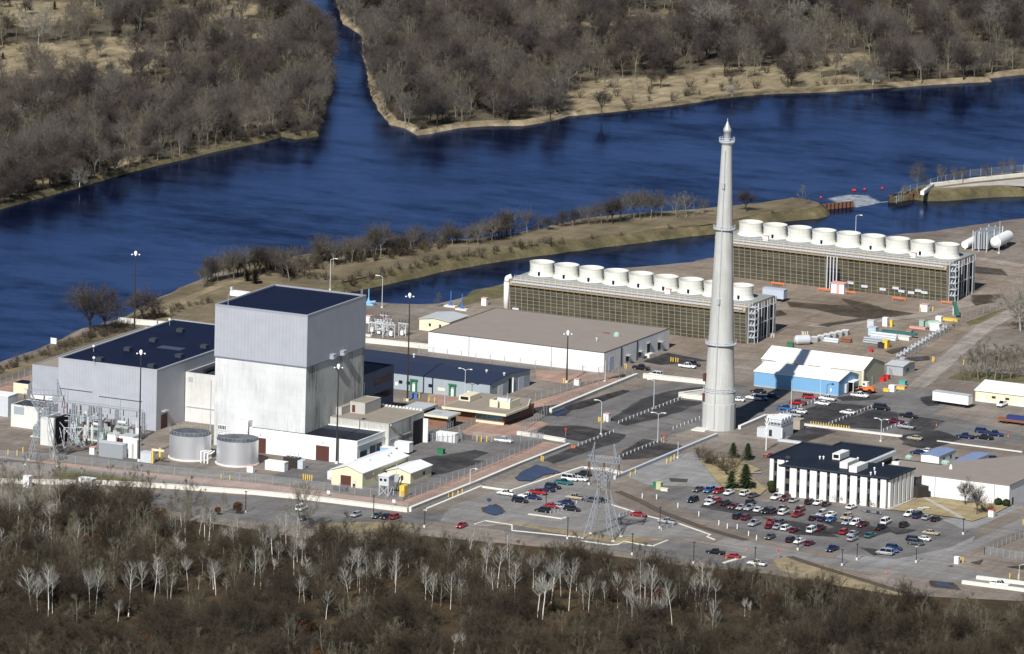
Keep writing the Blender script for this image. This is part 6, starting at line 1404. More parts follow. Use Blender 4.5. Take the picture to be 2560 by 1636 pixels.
def car_meshes(kind, colour):
    L, Wd, wz, H, gb, gt, wb = SPEC[kind]; key = (kind, colour)
    if key in CARMESH: return CARMESH[key]
    b = MB(); h = L/2; w = Wd/2
    secs = [(-h, .88, .42, wz-.12), (-h+.12, .97, .34, wz-.04), (-wb/2, 1, .30, wz), (gb[0]+.2, 1, .30, wz), (gb[1], 1, .30, wz-.02), (wb/2+.1, 1, .30, wz-.12), (h-.25, .95, .34, wz-.2), (h, .82, .42, wz-.32)]
    if kind == 'pickup': secs = [(-h, .97, .46, 1.02), (-h+.1, 1, .40, 1.02), (gb[0]-.05, 1, .36, 1.02), (gb[0], 1, .36, wz), (gb[1], 1, .36, wz-.03), (wb/2+.1, 1, .36, wz-.08), (h-.25, .96, .38, wz-.14), (h, .86, .46, wz-.26)]
    rings = []
    for x, k, z0, z1 in secs:
        y = w*k; zm = (z0+z1)/2+.1
        rings.append([(x,-y*.9,z0),(x,-y,zm-.15),(x,-y*.985,zm+.1),(x,-y*.88,z1),(x,y*.88,z1),(x,y*.985,zm+.1),(x,y,zm-.15),(x,y*.9,z0)])
    vs = [p for r in rings for p in r]; n = len(rings); fs = []
    for i in range(n-1):
        for j in range(8): fs.append((i*8+j, i*8+(j+1) % 8, (i+1)*8+(j+1) % 8, (i+1)*8+j))
    fs += [tuple(range(7,-1,-1)), tuple((n-1)*8+j for j in range(8))]
    fs = [f[::-1] for f in fs]
    b.raw(vs, fs, 0)
    zt = H; b.box(gt[0]-.02, gt[1]+.02, -w*.70, w*.70, zt-.03, zt+.02)
    for sy_ in (-1, 1):  # pillars
        for xa, xb in ((gb[0]+.03, gt[0]+.02), (gb[1]-.05, gt[1]-.02), ((gb[0]+gb[1])/2, (gt[0]+gt[1])/2)): b.beam((xa, sy_*w*.85, wz-.02), (xb, sy_*w*.69, zt-.01), .075)
    if kind == 'pickup': b.box(-h+.15, gb[0]-.15, -w*.74, w*.74, 1.0, 1.03, 1)
    for y in (-w*.62, w*.62): b.box(h-.02, h+.012, y-.18, y+.18, .58, .72, 2); b.box(-h-.012, -h+.02, y-.14, y+.14, .66, .84, 3)
    b.box(-h-.03, -h+.05, -w*.85, w*.85, .36, .5, 1); b.box(h-.05, h+.05, -w*.8, w*.8, .34, .5, 1)
    body = b.mesh('body', [paint(colour), m_black, m_lamp, m_red])
    g = MB(); y0, y1 = w*.86, w*.70; z0, z1 = wz-.03, zt-.03
    vs = [(gb[0],-y0,z0),(gb[1],-y0,z0),(gb[1],y0,z0),(gb[0],y0,z0),(gt[0],-y1,z1),(gt[1],-y1,z1),(gt[1],y1,z1),(gt[0],y1,z1)]
    g.raw(vs, [(0,1,5,4),(1,2,6,5),(2,3,7,6),(3,0,4,7),(4,5,6,7)]); gl = g.mesh('windows', [m_glass])
    wh = MB(); wh.tube((0,-.12,0),(0,.12,0), .34, .34, 14); wh.tube((0,-.135,0),(0,-.121,0), .2, .2, 10, 1); wh.tube((0,.121,0),(0,.135,0), .2, .2, 10, 1); wm = wh.mesh('wheel', [m_tyre, m_hub])
    CARMESH[key] = (body, gl, wm, wb, w); return CARMESH[key]
def make_car(kind, colour, x, y, rz, label):
    body, gl, wm, wb, w = car_meshes(kind, colour)
    t = thing('parked_'+kind.replace(' ', '_'), label, kind, (x, y, .02), 'parked cars and pickups', rz)
    for nm, me in (('body', body), ('windows', gl)):
        o = bpy.data.objects.new(nm, me); COL.objects.link(o); o.parent = t
    for sx_ in (1, -1):
        for sy_ in (1, -1):
            o = bpy.data.objects.new('wheel', wm); COL.objects.link(o); o.parent = t; o.location = (sx_*wb/2, sy_*(w-.12), .34)
    return t
CC = dict(w='white', k='black', b='navy', r='red', s='silver', g='grey', t='tan', m='maroon', u='blue', G='teal', D='green')
KK = dict(s='saloon', h='hatchback', v='estate car', n='van', p='pickup')
LOTS = [
 ('by the visitor lot kerb wall', 'A', '7:545,742,wn 670,697,kv 640,745,ws 485,777,Gp 385,817,kv 330,844,bs 245,870,rp 145,907,wp 200,917,bs 75,947,kv -55,880,wp'),
 ('in the middle of the visitor lot', 'A', '7:590,918,tp 505,962,bs 750,945,gv 830,945,ks 375,998,rs 445,1002,ss 290,1038,kv 565,1027,kv'),
 ('on the open tarmac right of the pylon', 'A', '7:1190,1078,rs 1460,1145,sp'),
 ('in the lower lot at the tree edge', 'A', '7:1915,1432,kp 2075,1470,rs p3:525,514,wp'),
 ('on the outer road', 'B', '6:430,1020,wn 940,1080,sh 1135,1092,gh 1220,1097,ks 1310,1100,rv 1935,1180,rs 450,1112,bs'),
 ('in the front yard by the white container', 'A', '6:2330,382,wp'),
 ('facing the conifer lawn', 'B', '7:1755,842,gs 1855,850,uv 1940,857,rv 2040,872,ws 2195,880,wv 2270,897,gs'),
 ('along the white-finned office', 'B', '8:85,914,wp 160,927,mv 245,942,ss 395,960,kv 475,967,ws 548,977,ks 785,1005,ws'),
 ('in the office lot second row', 'B', '7:1700,942,kv 1865,932,ss 1860,972,ws 1930,947,rv 2010,972,kv 2085,1002,ms 2155,1012,ss 2245,967,kv 2240,1017,sp 2320,1032,ws 8:-10,1045,kv 40,1047,kv 145,1018,gs 145,1060,wv 295,1035,mv 280,1077,rp'),
 ('in the office lot third row', 'B', '7:2125,1097,kv 2205,1107,mv 2280,1162,sp 8:430,1110,ks 505,1070,sv 510,1117,bs 590,1080,ws 595,1124,us 740,1100,tv 745,1152,sv 820,1157,wv 890,1172,mp 1060,1202,kp 1110,1147,wn 1280,1177,kv'),
 ('at the lawn edge right of the office', 'B', '8:1330,1074,wv 1410,1090,bn 1495,1105,ss 1580,1120,ks'),
 ('in the office lot fourth row', 'B', '8:35,1140,rs 20,1187,ms 115,1152,gv 95,1192,ss 170,1207,wv 245,1224,ms 410,1190,bs 415,1227,wn 490,1207,mp 720,1242,rv 795,1260,ss 795,1304,ss 960,1274,Gs'),
 ('in the office lot right corner', 'A', '8:1535,1250,ts 1455,1305,ws 1375,1315,kv 1390,1345,gv 1185,1392,bv 1150,1415,us 1100,1438,sn'),
 ('in the front row of the office lot', 'B', '8:20,1287,gs 215,1317,kv 295,1330,ws 390,1347,ms 605,1402,bp'),
 ('by the warehouse loading doors', 'A', '3:1215,828,kp 1650,812,wp 1700,792,kv 1350,890,wv'),
 ('in front of the light blue shed', 'A', '4:395,1102,rv 280,1157,rp 510,1160,ws 560,1117,wp 865,1087,wp'),
 ('by the white-ducted cooling unit', 'A', '4:165,1210,up 295,1237,ws 240,1267,sp'),
 ('in the chimney shadow', 'A', '3:2315,1045,ks 2280,1110,wp 2340,1115,ub 2120,1125,ws 4:30,1092,bs'.replace(',ub', ',bv')),
 ('on the gravel behind the office', 'A', '4:750,1245,ws 1070,1205,kn 1325,1280,kp 1195,1332,mp 1300,1380,sp 1380,1488,ts'),
 ('at the right of the rear lot', 'A', '4:1855,1472,bp 2035,1482,kp 2020,1425,bv 2130,1450,bp'),
 ('outside the cream building', 'B', '4:2205,1170,wp'),
 ('beside the blue-roofed trailers', 'A', '8:1410,492,bs 1490,480,ws 2095,548,bs'),
 ('behind the left edge of the office roof', 'A', '8:30,525,rs'),
 ('between the white barriers at lower right', 'A', 'p3:2240,660,wp'),
]
rc = random.Random(11); used = {}
cars = []
for zone, hd, s in LOTS:
    r = None; items = []
    for tok in s.split():
        if ':' in tok: r, tok = tok.split(':')
        a, b_, k = tok.split(','); q = at(r, float(a), float(b_), .6); items.append((q.x, q.y, CC[k[0]], KK[k[1]], hd, pixel((q.x, q.y, .6))))
    cars.append((zone, items))
ORD = ['leftmost', 'second from left', 'third from left', 'fourth from left', 'fifth from left', 'sixth from left']
for zone, items in cars:
    for i, (x, y, c, k, hd, px) in enumerate(items):
        twins = [j for j, it in enumerate(items) if it[2] == c and it[3] == k]
        lab = f'{c} {k} {zone}'
        if len(twins) > 1:
            others = sorted((hypot(it[5][0]-px[0], it[5][1]-px[1]), f'{it[2]} {it[3]}') for j, it in enumerate(items) if not (it[2] == c and it[3] == k))
            lab = None
            for d_, nm in others[:2]:
                cand = f'{c} {k} next to the {nm} {zone}'
                if cand not in used and len(cand.split()) <= 16: lab = cand; break
            if lab is None or lab in used:
                od = sorted(twins, key=lambda j: items[j][5][0]).index(i); lab = f'{c} {k}, {ORD[od]} of its kind, {zone}'
        used[lab] = 1
        rz = (0 if hd == 'A' else pi/2)+rc.uniform(-.05, .05)+(pi if rc.random() < .5 else 0)
        make_car(k, c, x, y, rz, lab)
# ---------------------------------------------------------------- trees
def bark(name, col, var=.25, rough=.9, hue=None):
    m, nt, b = new_mat(name)
    oi = N(nt, 'ShaderNodeObjectInfo')
    c = ramp(nt, oi.outputs['Random'], [(0, tone(col, 1-var)), (.5, col), (1, tone(col, 1+var))])
    patch = noise(nt, oi.outputs['Location'], .028, 3, .6)
    if hue: c = mix(nt, ramp(nt, patch, [(.42,(0,0,0)),(.6,(1,1,1))]), c, mix(nt, .5, c, hue))
    nz = noise(nt, pos(nt), .8, 3)
    c = mix(nt, .6, c, ramp(nt, nz, [(.3, (.72,.72,.72)), (.7, (1.25,1.25,1.25))]), 'MULTIPLY')
    nt.links.new(c, b.inputs['Base Color']); b.inputs['Roughness'].default_value = rough; b.inputs['Specular IOR Level'].default_value = .1
    return m
b_oak = bark('dark oak bark', (.045,.038,.030)); b_twig = bark('brown twigs', (.047,.039,.029), .4, hue=(.085,.067,.042))
b_mau = bark('grey mauve twigs', (.060,.051,.049), .38, hue=(.095,.078,.058)); b_grey = bark('grey tan twigs', (.086,.075,.068), .35, hue=(.12,.10,.076))
b_birch = bark('white birch bark', (.68,.67,.62), .15); b_birtwig = bark('pale birch twigs', (.20,.19,.165), .3); b_birlimb = bark('grey birch limbs', (.44,.43,.39), .3)
b_asp = bark('grey olive bark', (.19,.18,.14), .3); b_asptwig = bark('grey olive twigs', (.112,.104,.074), .4, hue=(.135,.12,.082))
b_leaf = bark('rust oak leaves', (.085,.036,.015), .35, hue=(.12,.052,.02)); b_fir = bark('dark conifer needles', (.022,.036,.016), .3); b_ced = bark('bronze juniper needles', (.05,.035,.02), .35)
b_brush = bark('dry brush', (.10,.08,.055), .35)
def rdir(r, d, ang):
    a = d.cross(Vector((r.uniform(-1,1), r.uniform(-1,1), r.uniform(-1,1))))
    if a.length < .01: a = Vector((1,0,0))
    return (Matrix.Rotation(ang, 3, a.normalized()) @ d).normalized()
def twig(mb, p, d, l, w, r):
    s = d.cross(Vector((r.uniform(-1,1), r.uniform(-1,1), r.uniform(-1,1))))
    if s.length < .01: return
    s = s.normalized()*w/2
    mb.face([p-s, p+s, p+d*l], 1)
def grow(mb, p, d, L, rad, lvl, st, r):
    segs = 3 if lvl < 2 else 2; pts = [(p, d)]; w = rad
    for s in range(segs):
        d = (d+Vector((r.uniform(-1,1), r.uniform(-1,1), r.uniform(-.7,1)))*st['wob']+Vector((0,0,st['up']))).normalized()
        q = p+d*(L/segs); w2 = rad*(1-.75*(s+1)/segs)
        mb.tube(p, q, w, w2, 4 if lvl < 2 else 3, 0 if lvl < 2 else 1, False); p = q; w = w2; pts.append((p, d))
    last = lvl >= st['lv']
    n = st['tw'] if last else st['n'][lvl]
    for k in range(n):
        t = r.uniform(.25, 1.0)*segs; i = min(segs-1, int(t)); f = t-i
        q = pts[i][0].lerp(pts[i+1][0], f); dd = rdir(r, pts[i+1][1], r.uniform(*st['ang']))
        if last: twig(mb, q, dd, st['tl']*r.uniform(.6,1.25), st['tw_w'], r)
        else: grow(mb, q, dd, L*r.uniform(*st['rat']), rad*.5, lvl+1, st, r)
    if not last:
        for k in range(st['tw']//2):
            t = r.uniform(.4, 1.0)*segs; i = min(segs-1, int(t)); twig(mb, pts[i][0].lerp(pts[i+1][0], t-i), rdir(r, pts[i+1][1], r.uniform(.3,1.1)), st['tl'], st['tw_w'], r)
def bare_tree(seed, H, fork, nl, spread, st, rad, lead=False, emin=.2):
    """returns trunk and crown builders for a leafless tree of height about H"""
    r = random.Random(seed); T = MB(); Cn = MB(); p = Vector((0,0,-.2)); zf = H*fork; d = Vector((r.uniform(-.06,.06), r.uniform(-.06,.06), 1)).normalized()
    top = H*.94 if lead else zf*1.15
    pts = [p]; n = 6 if lead else 3
    for i in range(n):
        d = (d+Vector((r.uniform(-1,1), r.uniform(-1,1), 0))*.05).normalized(); pts.append(pts[-1]+d*(top/n))
    for i in range(n): T.tube(pts[i], pts[i+1], rad*(1-.8*i/n if lead else 1-.25*i/n), rad*(1-.8*(i+1)/n if lead else 1-.25*(i+1)/n), 6, 0, False)
    for k in range(nl):
        if lead:
            f = fork+(1-fork)*(k+.5)/nl; t = f*.94*H/top*n; i = min(n-1, int(t)); q = pts[i].lerp(pts[i+1], min(1, t-i)); L = spread*(1.15-.75*(f-fork)/(1-fork))*r.uniform(.75,1.2); el = r.uniform(.5,.95)
        else:
            q = pts[-1].lerp(pts[-2], r.uniform(0,.6)); el = r.uniform(emin,1.35); L = (H-zf)*.62*sin(el)**2+spread*.62*cos(el)**2
        a = 2*pi*(k*.381966)+r.uniform(-.4,.4)
        grow(Cn, q, Vector((cos(a)*cos(el), sin(a)*cos(el), sin(el))), L, rad*(.42 if not lead else .26), 0, st, r)
    return T, Cn
ST_OAK = dict(wob=.22, up=.05, lv=2, n=(6,5), tw=13, ang=(.35,1.05), rat=(.5,.72), tl=1.05, tw_w=.042)
ST_BIR = dict(wob=.10, up=.15, lv=1, n=(6,), tw=9, ang=(.25,.65), rat=(.45,.7), tl=.95, tw_w=.032)
ST_ASP = dict(wob=.12, up=.14, lv=2, n=(4,3), tw=6, ang=(.25,.65), rat=(.5,.7), tl=1.0, tw_w=.045)
ST_BRU = dict(wob=.2, up=.06, lv=1, n=(5,), tw=9, ang=(.3,.9), rat=(.5,.7), tl=.7, tw_w=.05)
PROTO = {}
def protos(kind, builder, mats_t, mats_c, count):
    out = []
    for i in range(count):
        T, Cn = builder(i)
        out.append((T.mesh('trunk', mats_t), Cn.mesh('crown', mats_c)))
    PROTO[kind] = out
protos('oak', lambda i: bare_tree(100+i, 10.2+.8*(i%4), .18, 11, 7.0+.6*(i%3), ST_OAK, .25), [b_oak], [b_oak, b_twig], 6)
protos('mauve', lambda i: bare_tree(200+i, 11.0+.9*(i%4), .25, 10, 5.4+.5*(i%3), ST_OAK, .27, False, .55), [b_oak], [b_oak, b_mau], 5)
protos('grey', lambda i: bare_tree(900+i, 11.5+.8*(i%4), .3, 10, 3.9+.5*(i%3), dict(ST_OAK, n=(5,4), tw=9, tw_w=.036), .2, False, .7), [b_asp], [b_asp, b_grey], 5)
protos('birch', lambda i: bare_tree(300+i, 15+i*.4, .42+.05*(i%3), 16+i%3*2, 3.6+.3*(i%2), ST_BIR, .155, i % 3 != 2), [b_birch], [b_birlimb, b_birtwig], 7)
protos('aspen', lambda i: bare_tree(400+i, 11, .2, 7, 3.2, ST_ASP, .16, i % 2 == 0), [b_asp], [b_asp, b_asptwig], 5)
protos('cotton', lambda i: bare_tree(500+i, 15, .2, 11, 5.5, ST_OAK, .24), [b_birlimb], [b_asp, b_birtwig], 3)
def leafy(i):
    r = random.Random(600+i); T, Cn = bare_tree(600+i, 6.5, .2, 8, 3.0, dict(ST_OAK, tw=5, n=(4,3)), .16)
    for k in range(1900):
        while True:
            v = Vector((r.uniform(-1,1), r.uniform(-1,1), r.uniform(-1,1)))
            if .25 < v.length < 1: break
        c = Vector((v.x*2.6, v.y*2.6, 4.1+v.z*2.6)); a = Vector((r.uniform(-1,1), r.uniform(-1,1), r.uniform(-1,1))).normalized()*.16; b_ = a.cross(Vector((r.uniform(-1,1), r.uniform(-1,1), r.uniform(-1,1)))).normalized()*.14
        if r.random() < .5+.5*sin(v.x*5+v.z*4+i): Cn.face([c-a-b_, c+a-b_, c+a+b_, c-a+b_], 2)
    return T, Cn
protos('rust', leafy, [b_oak], [b_oak, b_twig, b_leaf], 3)
def fir(i, juniper=False):
    r = random.Random(700+i); T = MB(); Cn = MB(); H = 7.5; T.tube((0,0,-.2),(0,0,H*.9), .2, .04, 6)
    for k in range(150):
        f = (k/150)**.85; z = .5+f*(H-.6); R = (2.3*(1-f)**.66+.12)*r.uniform(.7,1.12)*(.8 if juniper else 1); a = k*2.39996+r.uniform(-.3,.3)
        tip = Vector((R*cos(a), R*sin(a), z-(.28 if not juniper else -.45)*R)); base = Vector((0,0,z)); d = tip-base; s = Vector((-sin(a), cos(a), 0))
        n = max(3, int(R*7))
        for j in range(n):
            t = (j+.6)/n; c = base+d*t; l = .42*(1.15-t)+.16
            for sg in (-1, 1):
                e_ = c+s*sg*l+d.normalized()*l*.6+Vector((0,0,r.uniform(-.16,.10))); w_ = d.normalized()*.10
                Cn.face([c-w_+Vector((0,0,.06)), c+w_, e_])
        Cn.face([base, tip+s*.08, tip-s*.08])
    return T, Cn
protos('fir', lambda i: fir(i), [b_oak], [b_fir], 3); protos('juniper', lambda i: fir(i+10, True), [b_oak], [b_ced], 2)
def brush(i):
    r = random.Random(800+i); T = MB(); Cn = MB()
    for k in range(8):
        a = r.uniform(0, 2*pi); e_ = r.uniform(.8,1.4); grow(Cn, Vector((r.uniform(-.5,.5), r.uniform(-.5,.5), -.1)), Vector((cos(a)*cos(e_), sin(a)*cos(e_), sin(e_))), r.uniform(1.8,3.0), .05, 0, ST_BRU, r)
    T.tube((0,0,-.2),(0,0,.6), .07, .05, 5); return T, Cn
protos('brush', brush, [b_oak], [b_oak, b_brush], 4)
rt = random.Random(21)
def plant(kind, x, y, z, s, label, cat='tree', name=None, group=None, sz=None, i=None):
    T, Cn = PROTO[kind][rt.randrange(len(PROTO[kind])) if i is None else i]
    t = bpy.data.objects.new(name or kind+'_tree', None); COL.objects.link(t); t.location = (x, y, z); t.rotation_euler = (rt.gauss(0,.05), rt.gauss(0,.05), rt.uniform(0, 6.28)) if kind not in ('fir','juniper') else (0, 0, rt.uniform(0, 6.28)); sz = sz or s; t.scale = (s, s, sz)
    tag(t, label, cat, group)
    for nm, me in (('trunk', T), ('crown', Cn)):
        o = bpy.data.objects.new(nm, me); COL.objects.link(o); o.parent = t
    return t
HT = dict(oak=10.5, mauve=12, grey=12, birch=16.5, aspen=11.5, cotton=15.5, rust=6.8, fir=7.5, juniper=7.5, brush=2.6)
def plant_px(kind, r, px, py, top, label, z=0.0, **k):
    """plant so that the tree reaches the height surveyed between its foot and its top"""
    q = at(r, px, py, z); h = (py-top)*REG[r][2]*(q-CAM).length/F/.981
    return plant(kind, q.x, q.y, z, h/HT[kind]*k.pop('wide', 1.0), label, sz=h/HT[kind], **k)

# one mass of far trees: points that carry a tree each
def proto_collection(name, kinds):
    c = bpy.data.collections.new(name)
    for kd in kinds:
        for T, Cn in PROTO[kd]:
            me = Cn.copy(); mb = MB()
            o = bpy.data.objects.new('source_tree', me); c.objects.link(o)
            bm_v = len(me.vertices)
            # trunk joined into the copy
            v = [tuple(x.co) for x in Cn.vertices]+[tuple(x.co) for x in T.vertices]; nv = len(Cn.vertices)
            f = [tuple(p.vertices) for p in Cn.polygons]+[tuple(i+nv for i in p.vertices) for p in T.polygons]
            m2 = bpy.data.meshes.new('source_tree'); m2.from_pydata(v, [], f)
            for mt in Cn.materials: m2.materials.append(mt)
            m2.polygons.foreach_set('material_index', [p.material_index for p in Cn.polygons]+[0]*len(T.polygons)); o.data = m2
    return c
def mass(name, pts, coll):
    me = bpy.data.meshes.new(name); me.from_pydata([(x, y, z) for x, y, z, *_ in pts], [], [])
    a = me.attributes.new('turn', 'FLOAT', 'POINT'); a.data.foreach_set('value', [rt.uniform(0, 6.28) for _ in pts])
    a = me.attributes.new('size', 'FLOAT', 'POINT'); a.data.foreach_set('value', [p[3] for p in pts])
    o = bpy.data.objects.new(name, me); COL.objects.link(o); o['kind'] = 'stuff'
    g = bpy.data.node_groups.new(name, 'GeometryNodeTree')
    g.interface.new_socket('Geometry', in_out='INPUT', socket_type='NodeSocketGeometry'); g.interface.new_socket('Geometry', in_out='OUTPUT', socket_type='NodeSocketGeometry')
    gi, go = g.nodes.new('NodeGroupInput'), g.nodes.new('NodeGroupOutput'); ip = g.nodes.new('GeometryNodeInstanceOnPoints'); ci = g.nodes.new('GeometryNodeCollectionInfo')
    ci.inputs['Collection'].default_value = coll; ci.inputs['Separate Children'].default_value = True; ci.inputs['Reset Children'].default_value = True
    na = g.nodes.new('GeometryNodeInputNamedAttribute'); na.data_type = 'FLOAT'; na.inputs['Name'].default_value = 'turn'
    nb = g.nodes.new('GeometryNodeInputNamedAttribute'); nb.data_type = 'FLOAT'; nb.inputs['Name'].default_value = 'size'
    cx_ = g.nodes.new('ShaderNodeCombineXYZ'); L = g.links.new
    L(na.outputs['Attribute'], cx_.inputs[2]); L(gi.outputs[0], ip.inputs['Points']); L(ci.outputs[0], ip.inputs['Instance']); ip.inputs['Pick Instance'].default_value = True
    L(cx_.outputs[0], ip.inputs['Rotation']); L(nb.outputs['Attribute'], ip.inputs['Scale']); L(ip.outputs[0], go.inputs[0])
    md = o.modifiers.new('trees', 'NODES'); md.node_group = g
    return o
def inside(p, poly):
    x, y = p; c = False; n = len(poly)
    for i in range(n):
        (x0, y0), (x1, y1) = poly[i], poly[i-1]
        if (y0 > y) != (y1 > y) and x < (x1-x0)*(y-y0)/(y1-y0)+x0: c = not c
    return c
def lerp_tab(tab, x):
    if x <= tab[0][0]: return tab[0][1]
    for (a, b), (c, d) in zip(tab, tab[1:]):
        if x <= c: return b+(d-b)*(x-a)/(c-a)
    return tab[-1][1]

# --- the wood in the foreground
EDGE = [(-200,1275),(0,1272),(300,1280),(420,1305),(520,1370),(620,1395),(720,1395),(800,1380),(900,1380),(1200,1402),(1500,1432),(1700,1460),(1900,1485),(2000,1492),(2150,1535),(2300,1552),(2560,1575),(2800,1590)]
BIR = 'p1:222,910,510 262,890,560 340,880,500 370,860,500 632,870,490 675,860,500 905,880,500 1005,760,500 1085,800,470 1130,720,460 1250,570,290 1275,600,290 1205,760,560 1330,700,430 1400,690,590 1505,690,550 1600,740,610 1790,720,410 1840,700,410 1930,600,460 1885,780,600 1965,520,330 2110,800,590 2150,790,600 2300,900,680 2130,520,320 1580,440,230 1195,380,130 380,230,60 125,230,0 65,200,0 20,200,0 830,930,740 1690,570,390 1440,210,40 p2:60,680,400 115,680,370 245,690,530 380,650,420 480,590,380 635,850,570 770,830,560 990,630,480 1020,600,330 1170,480,290 1270,540,400 1355,680,430 1420,900,560 1385,890,600 1480,790,450 1550,740,440 1605,840,450 1660,700,480 1745,850,620 1710,830,650 1860,840,640 1950,820,560 2110,780,470 2140,830,500 2190,870,520 2335,940,590 570,1140,940 655,1090,990 720,1080,990 790,1150,980 860,1150,980 910,470,310 p3:115,800,560 155,770,500 230,810,590 440,880,740 475,900,760'
BPX = []; r_ = None
for tok in BIR.split():
    if ':' in tok: r_, tok = tok.split(':')
    a, b_, c = map(float, tok.split(',')); o_ = REG[r_]; BPX.append((o_[0]+a*o_[2], o_[1]+(b_+12)*o_[2], o_[1]+c*o_[2]))
oaks, asp, rust = [], [], []
X = -240.0
while X < 240:
    Y = -640.0
    while Y < -200:
        x_, y_ = X+rt.uniform(-3,3), Y+rt.uniform(-3,3); w_ = vw(x_, y_, 0); px, py = pixel(w_)
        if -380 < px < 2940 and lerp_tab(EDGE, px) < py < 1745:
            k = rt.random(); e_ = py-lerp_tab(EDGE, px)
            dens = .92 if e_ > 25 else .6
            if any(abs(px-bx) < 30 and -4 < py-by < 78 for bx, by, _ in BPX): dens *= .12
            if rt.random() < dens:
                pale = .24 + (.35 if px > 1900 and py < 1610 else 0) + (.3 if px < 520 and py < 1400 else 0)
                (asp if k < pale else rust if k < pale+.035+(.03 if px < 900 and py < 1480 else 0) else oaks).append((w_.x, w_.y, py if -80 < px < 2640 else 9999))
        Y += 6.0
    X += 6.0
oaks.sort(key=lambda p: abs(p[2]-1600))
def near_first(l, n): return l[:n], l[n:]
oak_i, oak_m = near_first(oaks, 290)
for x, y, py in oak_i: plant('oak', x, y, 0, rt.uniform(.62,1.2), 'dense bare oak with dark brown twigs in the foreground wood', name='oak_tree', group='bare oaks of the foreground wood')
asp.sort(key=lambda p: abs(p[2]-1600)); asp_i, asp_m = near_first(asp, 240)
for x, y, py in asp_i: plant('aspen', x, y, 0, rt.uniform(.7,1.05), 'slim bare tree with grey-olive twigs in the foreground wood', name='aspen_tree', group='bare grey-olive trees of the foreground wood')
rust = [p for p in rust if p[2] < 9000]
for x, y, py in rust: plant('rust', x, y, 0, rt.uniform(.7,1.1), 'small oak still holding rust-brown leaves in the foreground wood', name='rust_oak_tree', group='rust-leaved oaks of the foreground wood')
wood_c = proto_collection('wood_sources', ['oak', 'oak', 'aspen'])
mass('foreground_wood', [(x, y, 0, rt.uniform(.8,1.2)) for x, y, py in oak_m+asp_m], wood_c)
under_c = proto_collection('brush_sources', ['brush'])
ub = []
for k in range(1500):
    px, py = rt.uniform(-50,2610), rt.uniform(1290,1660)
    if py > lerp_tab(EDGE, px)-18: q = ground(px, py); ub.append((q.x, q.y, 0, rt.uniform(.6,1.4)))
mass('underbrush', ub, under_c)
r_ = None
for tok in BIR.split():
    if ':' in tok: r_, tok = tok.split(':')
    a, b_, c = map(float, tok.split(','))
    plant_px('birch', r_, a, b_+12, c, 'slender white-barked bare birch rising above the brown foreground wood', name='birch_tree', group='white birches of the foreground wood', wide=rt.uniform(.75,1.25))
for k in range(70):
    px = rt.uniform(-10, 1800); py = lerp_tab(EDGE, px)+rt.uniform(-15, 150); q = ground(px, py)
    plant('birch', q.x, q.y, 0, rt.uniform(.45,.78), 'slender white-barked bare birch rising above the brown foreground wood', name='birch_tree', group='white birches of the foreground wood')
for k in range(95):   # thin pale trees before the left end of the front wall
    px, py = rt.uniform(-20, 560), rt.uniform(1195, 1330)
    if py < 1205+.00025*px*px: continue
    q = ground(px, py); plant('aspen', q.x, q.y, 0, rt.uniform(.45,.85), 'thin pale bare tree before the left end of the front wall', name='aspen_tree', group='thin pale trees by the front wall')
for r, x, y, top, lb in (('6',410,1230,690,'tall bare grey-limbed tree before the white van, left one'),('6',480,1210,720,'tall bare grey-limbed tree before the white van, right one'),('5',1800,1110,700,'tall dark bare tree by the outer road, left of the dark lamp post')):
    plant_px('aspen', r, x, y, top, lb, name='aspen_tree')
for r, x, y, top, lb in (('5',2230,1075,950,'rust-leaved oak at the wood edge by the outer road, larger one'),('5',2045,1085,1000,'rust-leaved oak at the wood edge by the outer road, smaller one'),('6',625,1235,1150,'small dark bush on the verge below the outer road')):
    plant_px('rust', r, x, y, top, lb, name='rust_oak_tree')

# --- the islands beyond the river
W_CLEAR = [path(s, LZ) for s in ('q1:-80,60 600,40 640,120 200,200 -80,170', 'q1:-50,350 400,330 900,290 1230,430 1000,520 560,560 -50,600', 'q1:780,660 1150,690 1250,740 900,770', 'q1:1330,0 1760,20 1850,170 1950,290 1700,290 1560,180', 'q1:700,1130 1000,1110 1020,1190 780,1250')]
E_CLEAR = [path(s, LZ) for s in ('q2:1780,160 1990,140 2300,70 2408,200 2100,270 1850,250', 'q3:-100,540 280,490 620,490 900,530 1300,560 1500,600 700,660 0,730 -100,740', 'q3:860,400 1280,390 1450,450 1000,510', 'q2:1640,610 1960,570 2408,550 2408,740 1900,780 1600,810')]
def island(shore, clear, thin, x0, x1, y0, y1, step, clear_keep):
    _, inn = inset(subdivide(shore, 12, 0), 1.2); out = []; X = x0
    while X < x1:
        Y = y0
        while Y < y1:
            w_ = vw(X+rt.uniform(-step*.45,step*.45), Y+rt.uniform(-step*.45,step*.45), 0); p = (w_.x, w_.y); px, py = pixel((w_.x, w_.y, LZ))
            if -450 < px < 3000 and -60 < py < 760 and inside(p, inn):
                keep = clear_keep if any(inside(p, c) for c in clear) else thin(px, py)
                if rt.random() < keep: out.append((w_.x, w_.y, LZ, rt.uniform(.5,1.15)))
            Y += step
        X += step
    return out
edge_ = []
for shore in (left_shore, right_shore):
    pts = subdivide(shore, 4.0, 0); _, inn = inset(pts, 1.6)
    for x, y in inn:
        px, py = pixel((x, y, LZ))
        if -60 < px < 930 and -40 < py < 560 and rt.random() < (.75 if px > 330 else .5): edge_.append((x, y, LZ-.3, rt.uniform(.3,.75)))
west = edge_+island(left_shore, W_CLEAR, lambda px, py: .4 if px < 560 and py < 250 else .96, -300, 60, 150, 720, 5.6, .08)
east = island(right_shore, E_CLEAR, lambda px, py: .97 if px < 1450 else .74, -120, 300, 240, 760, 5.8, .05)
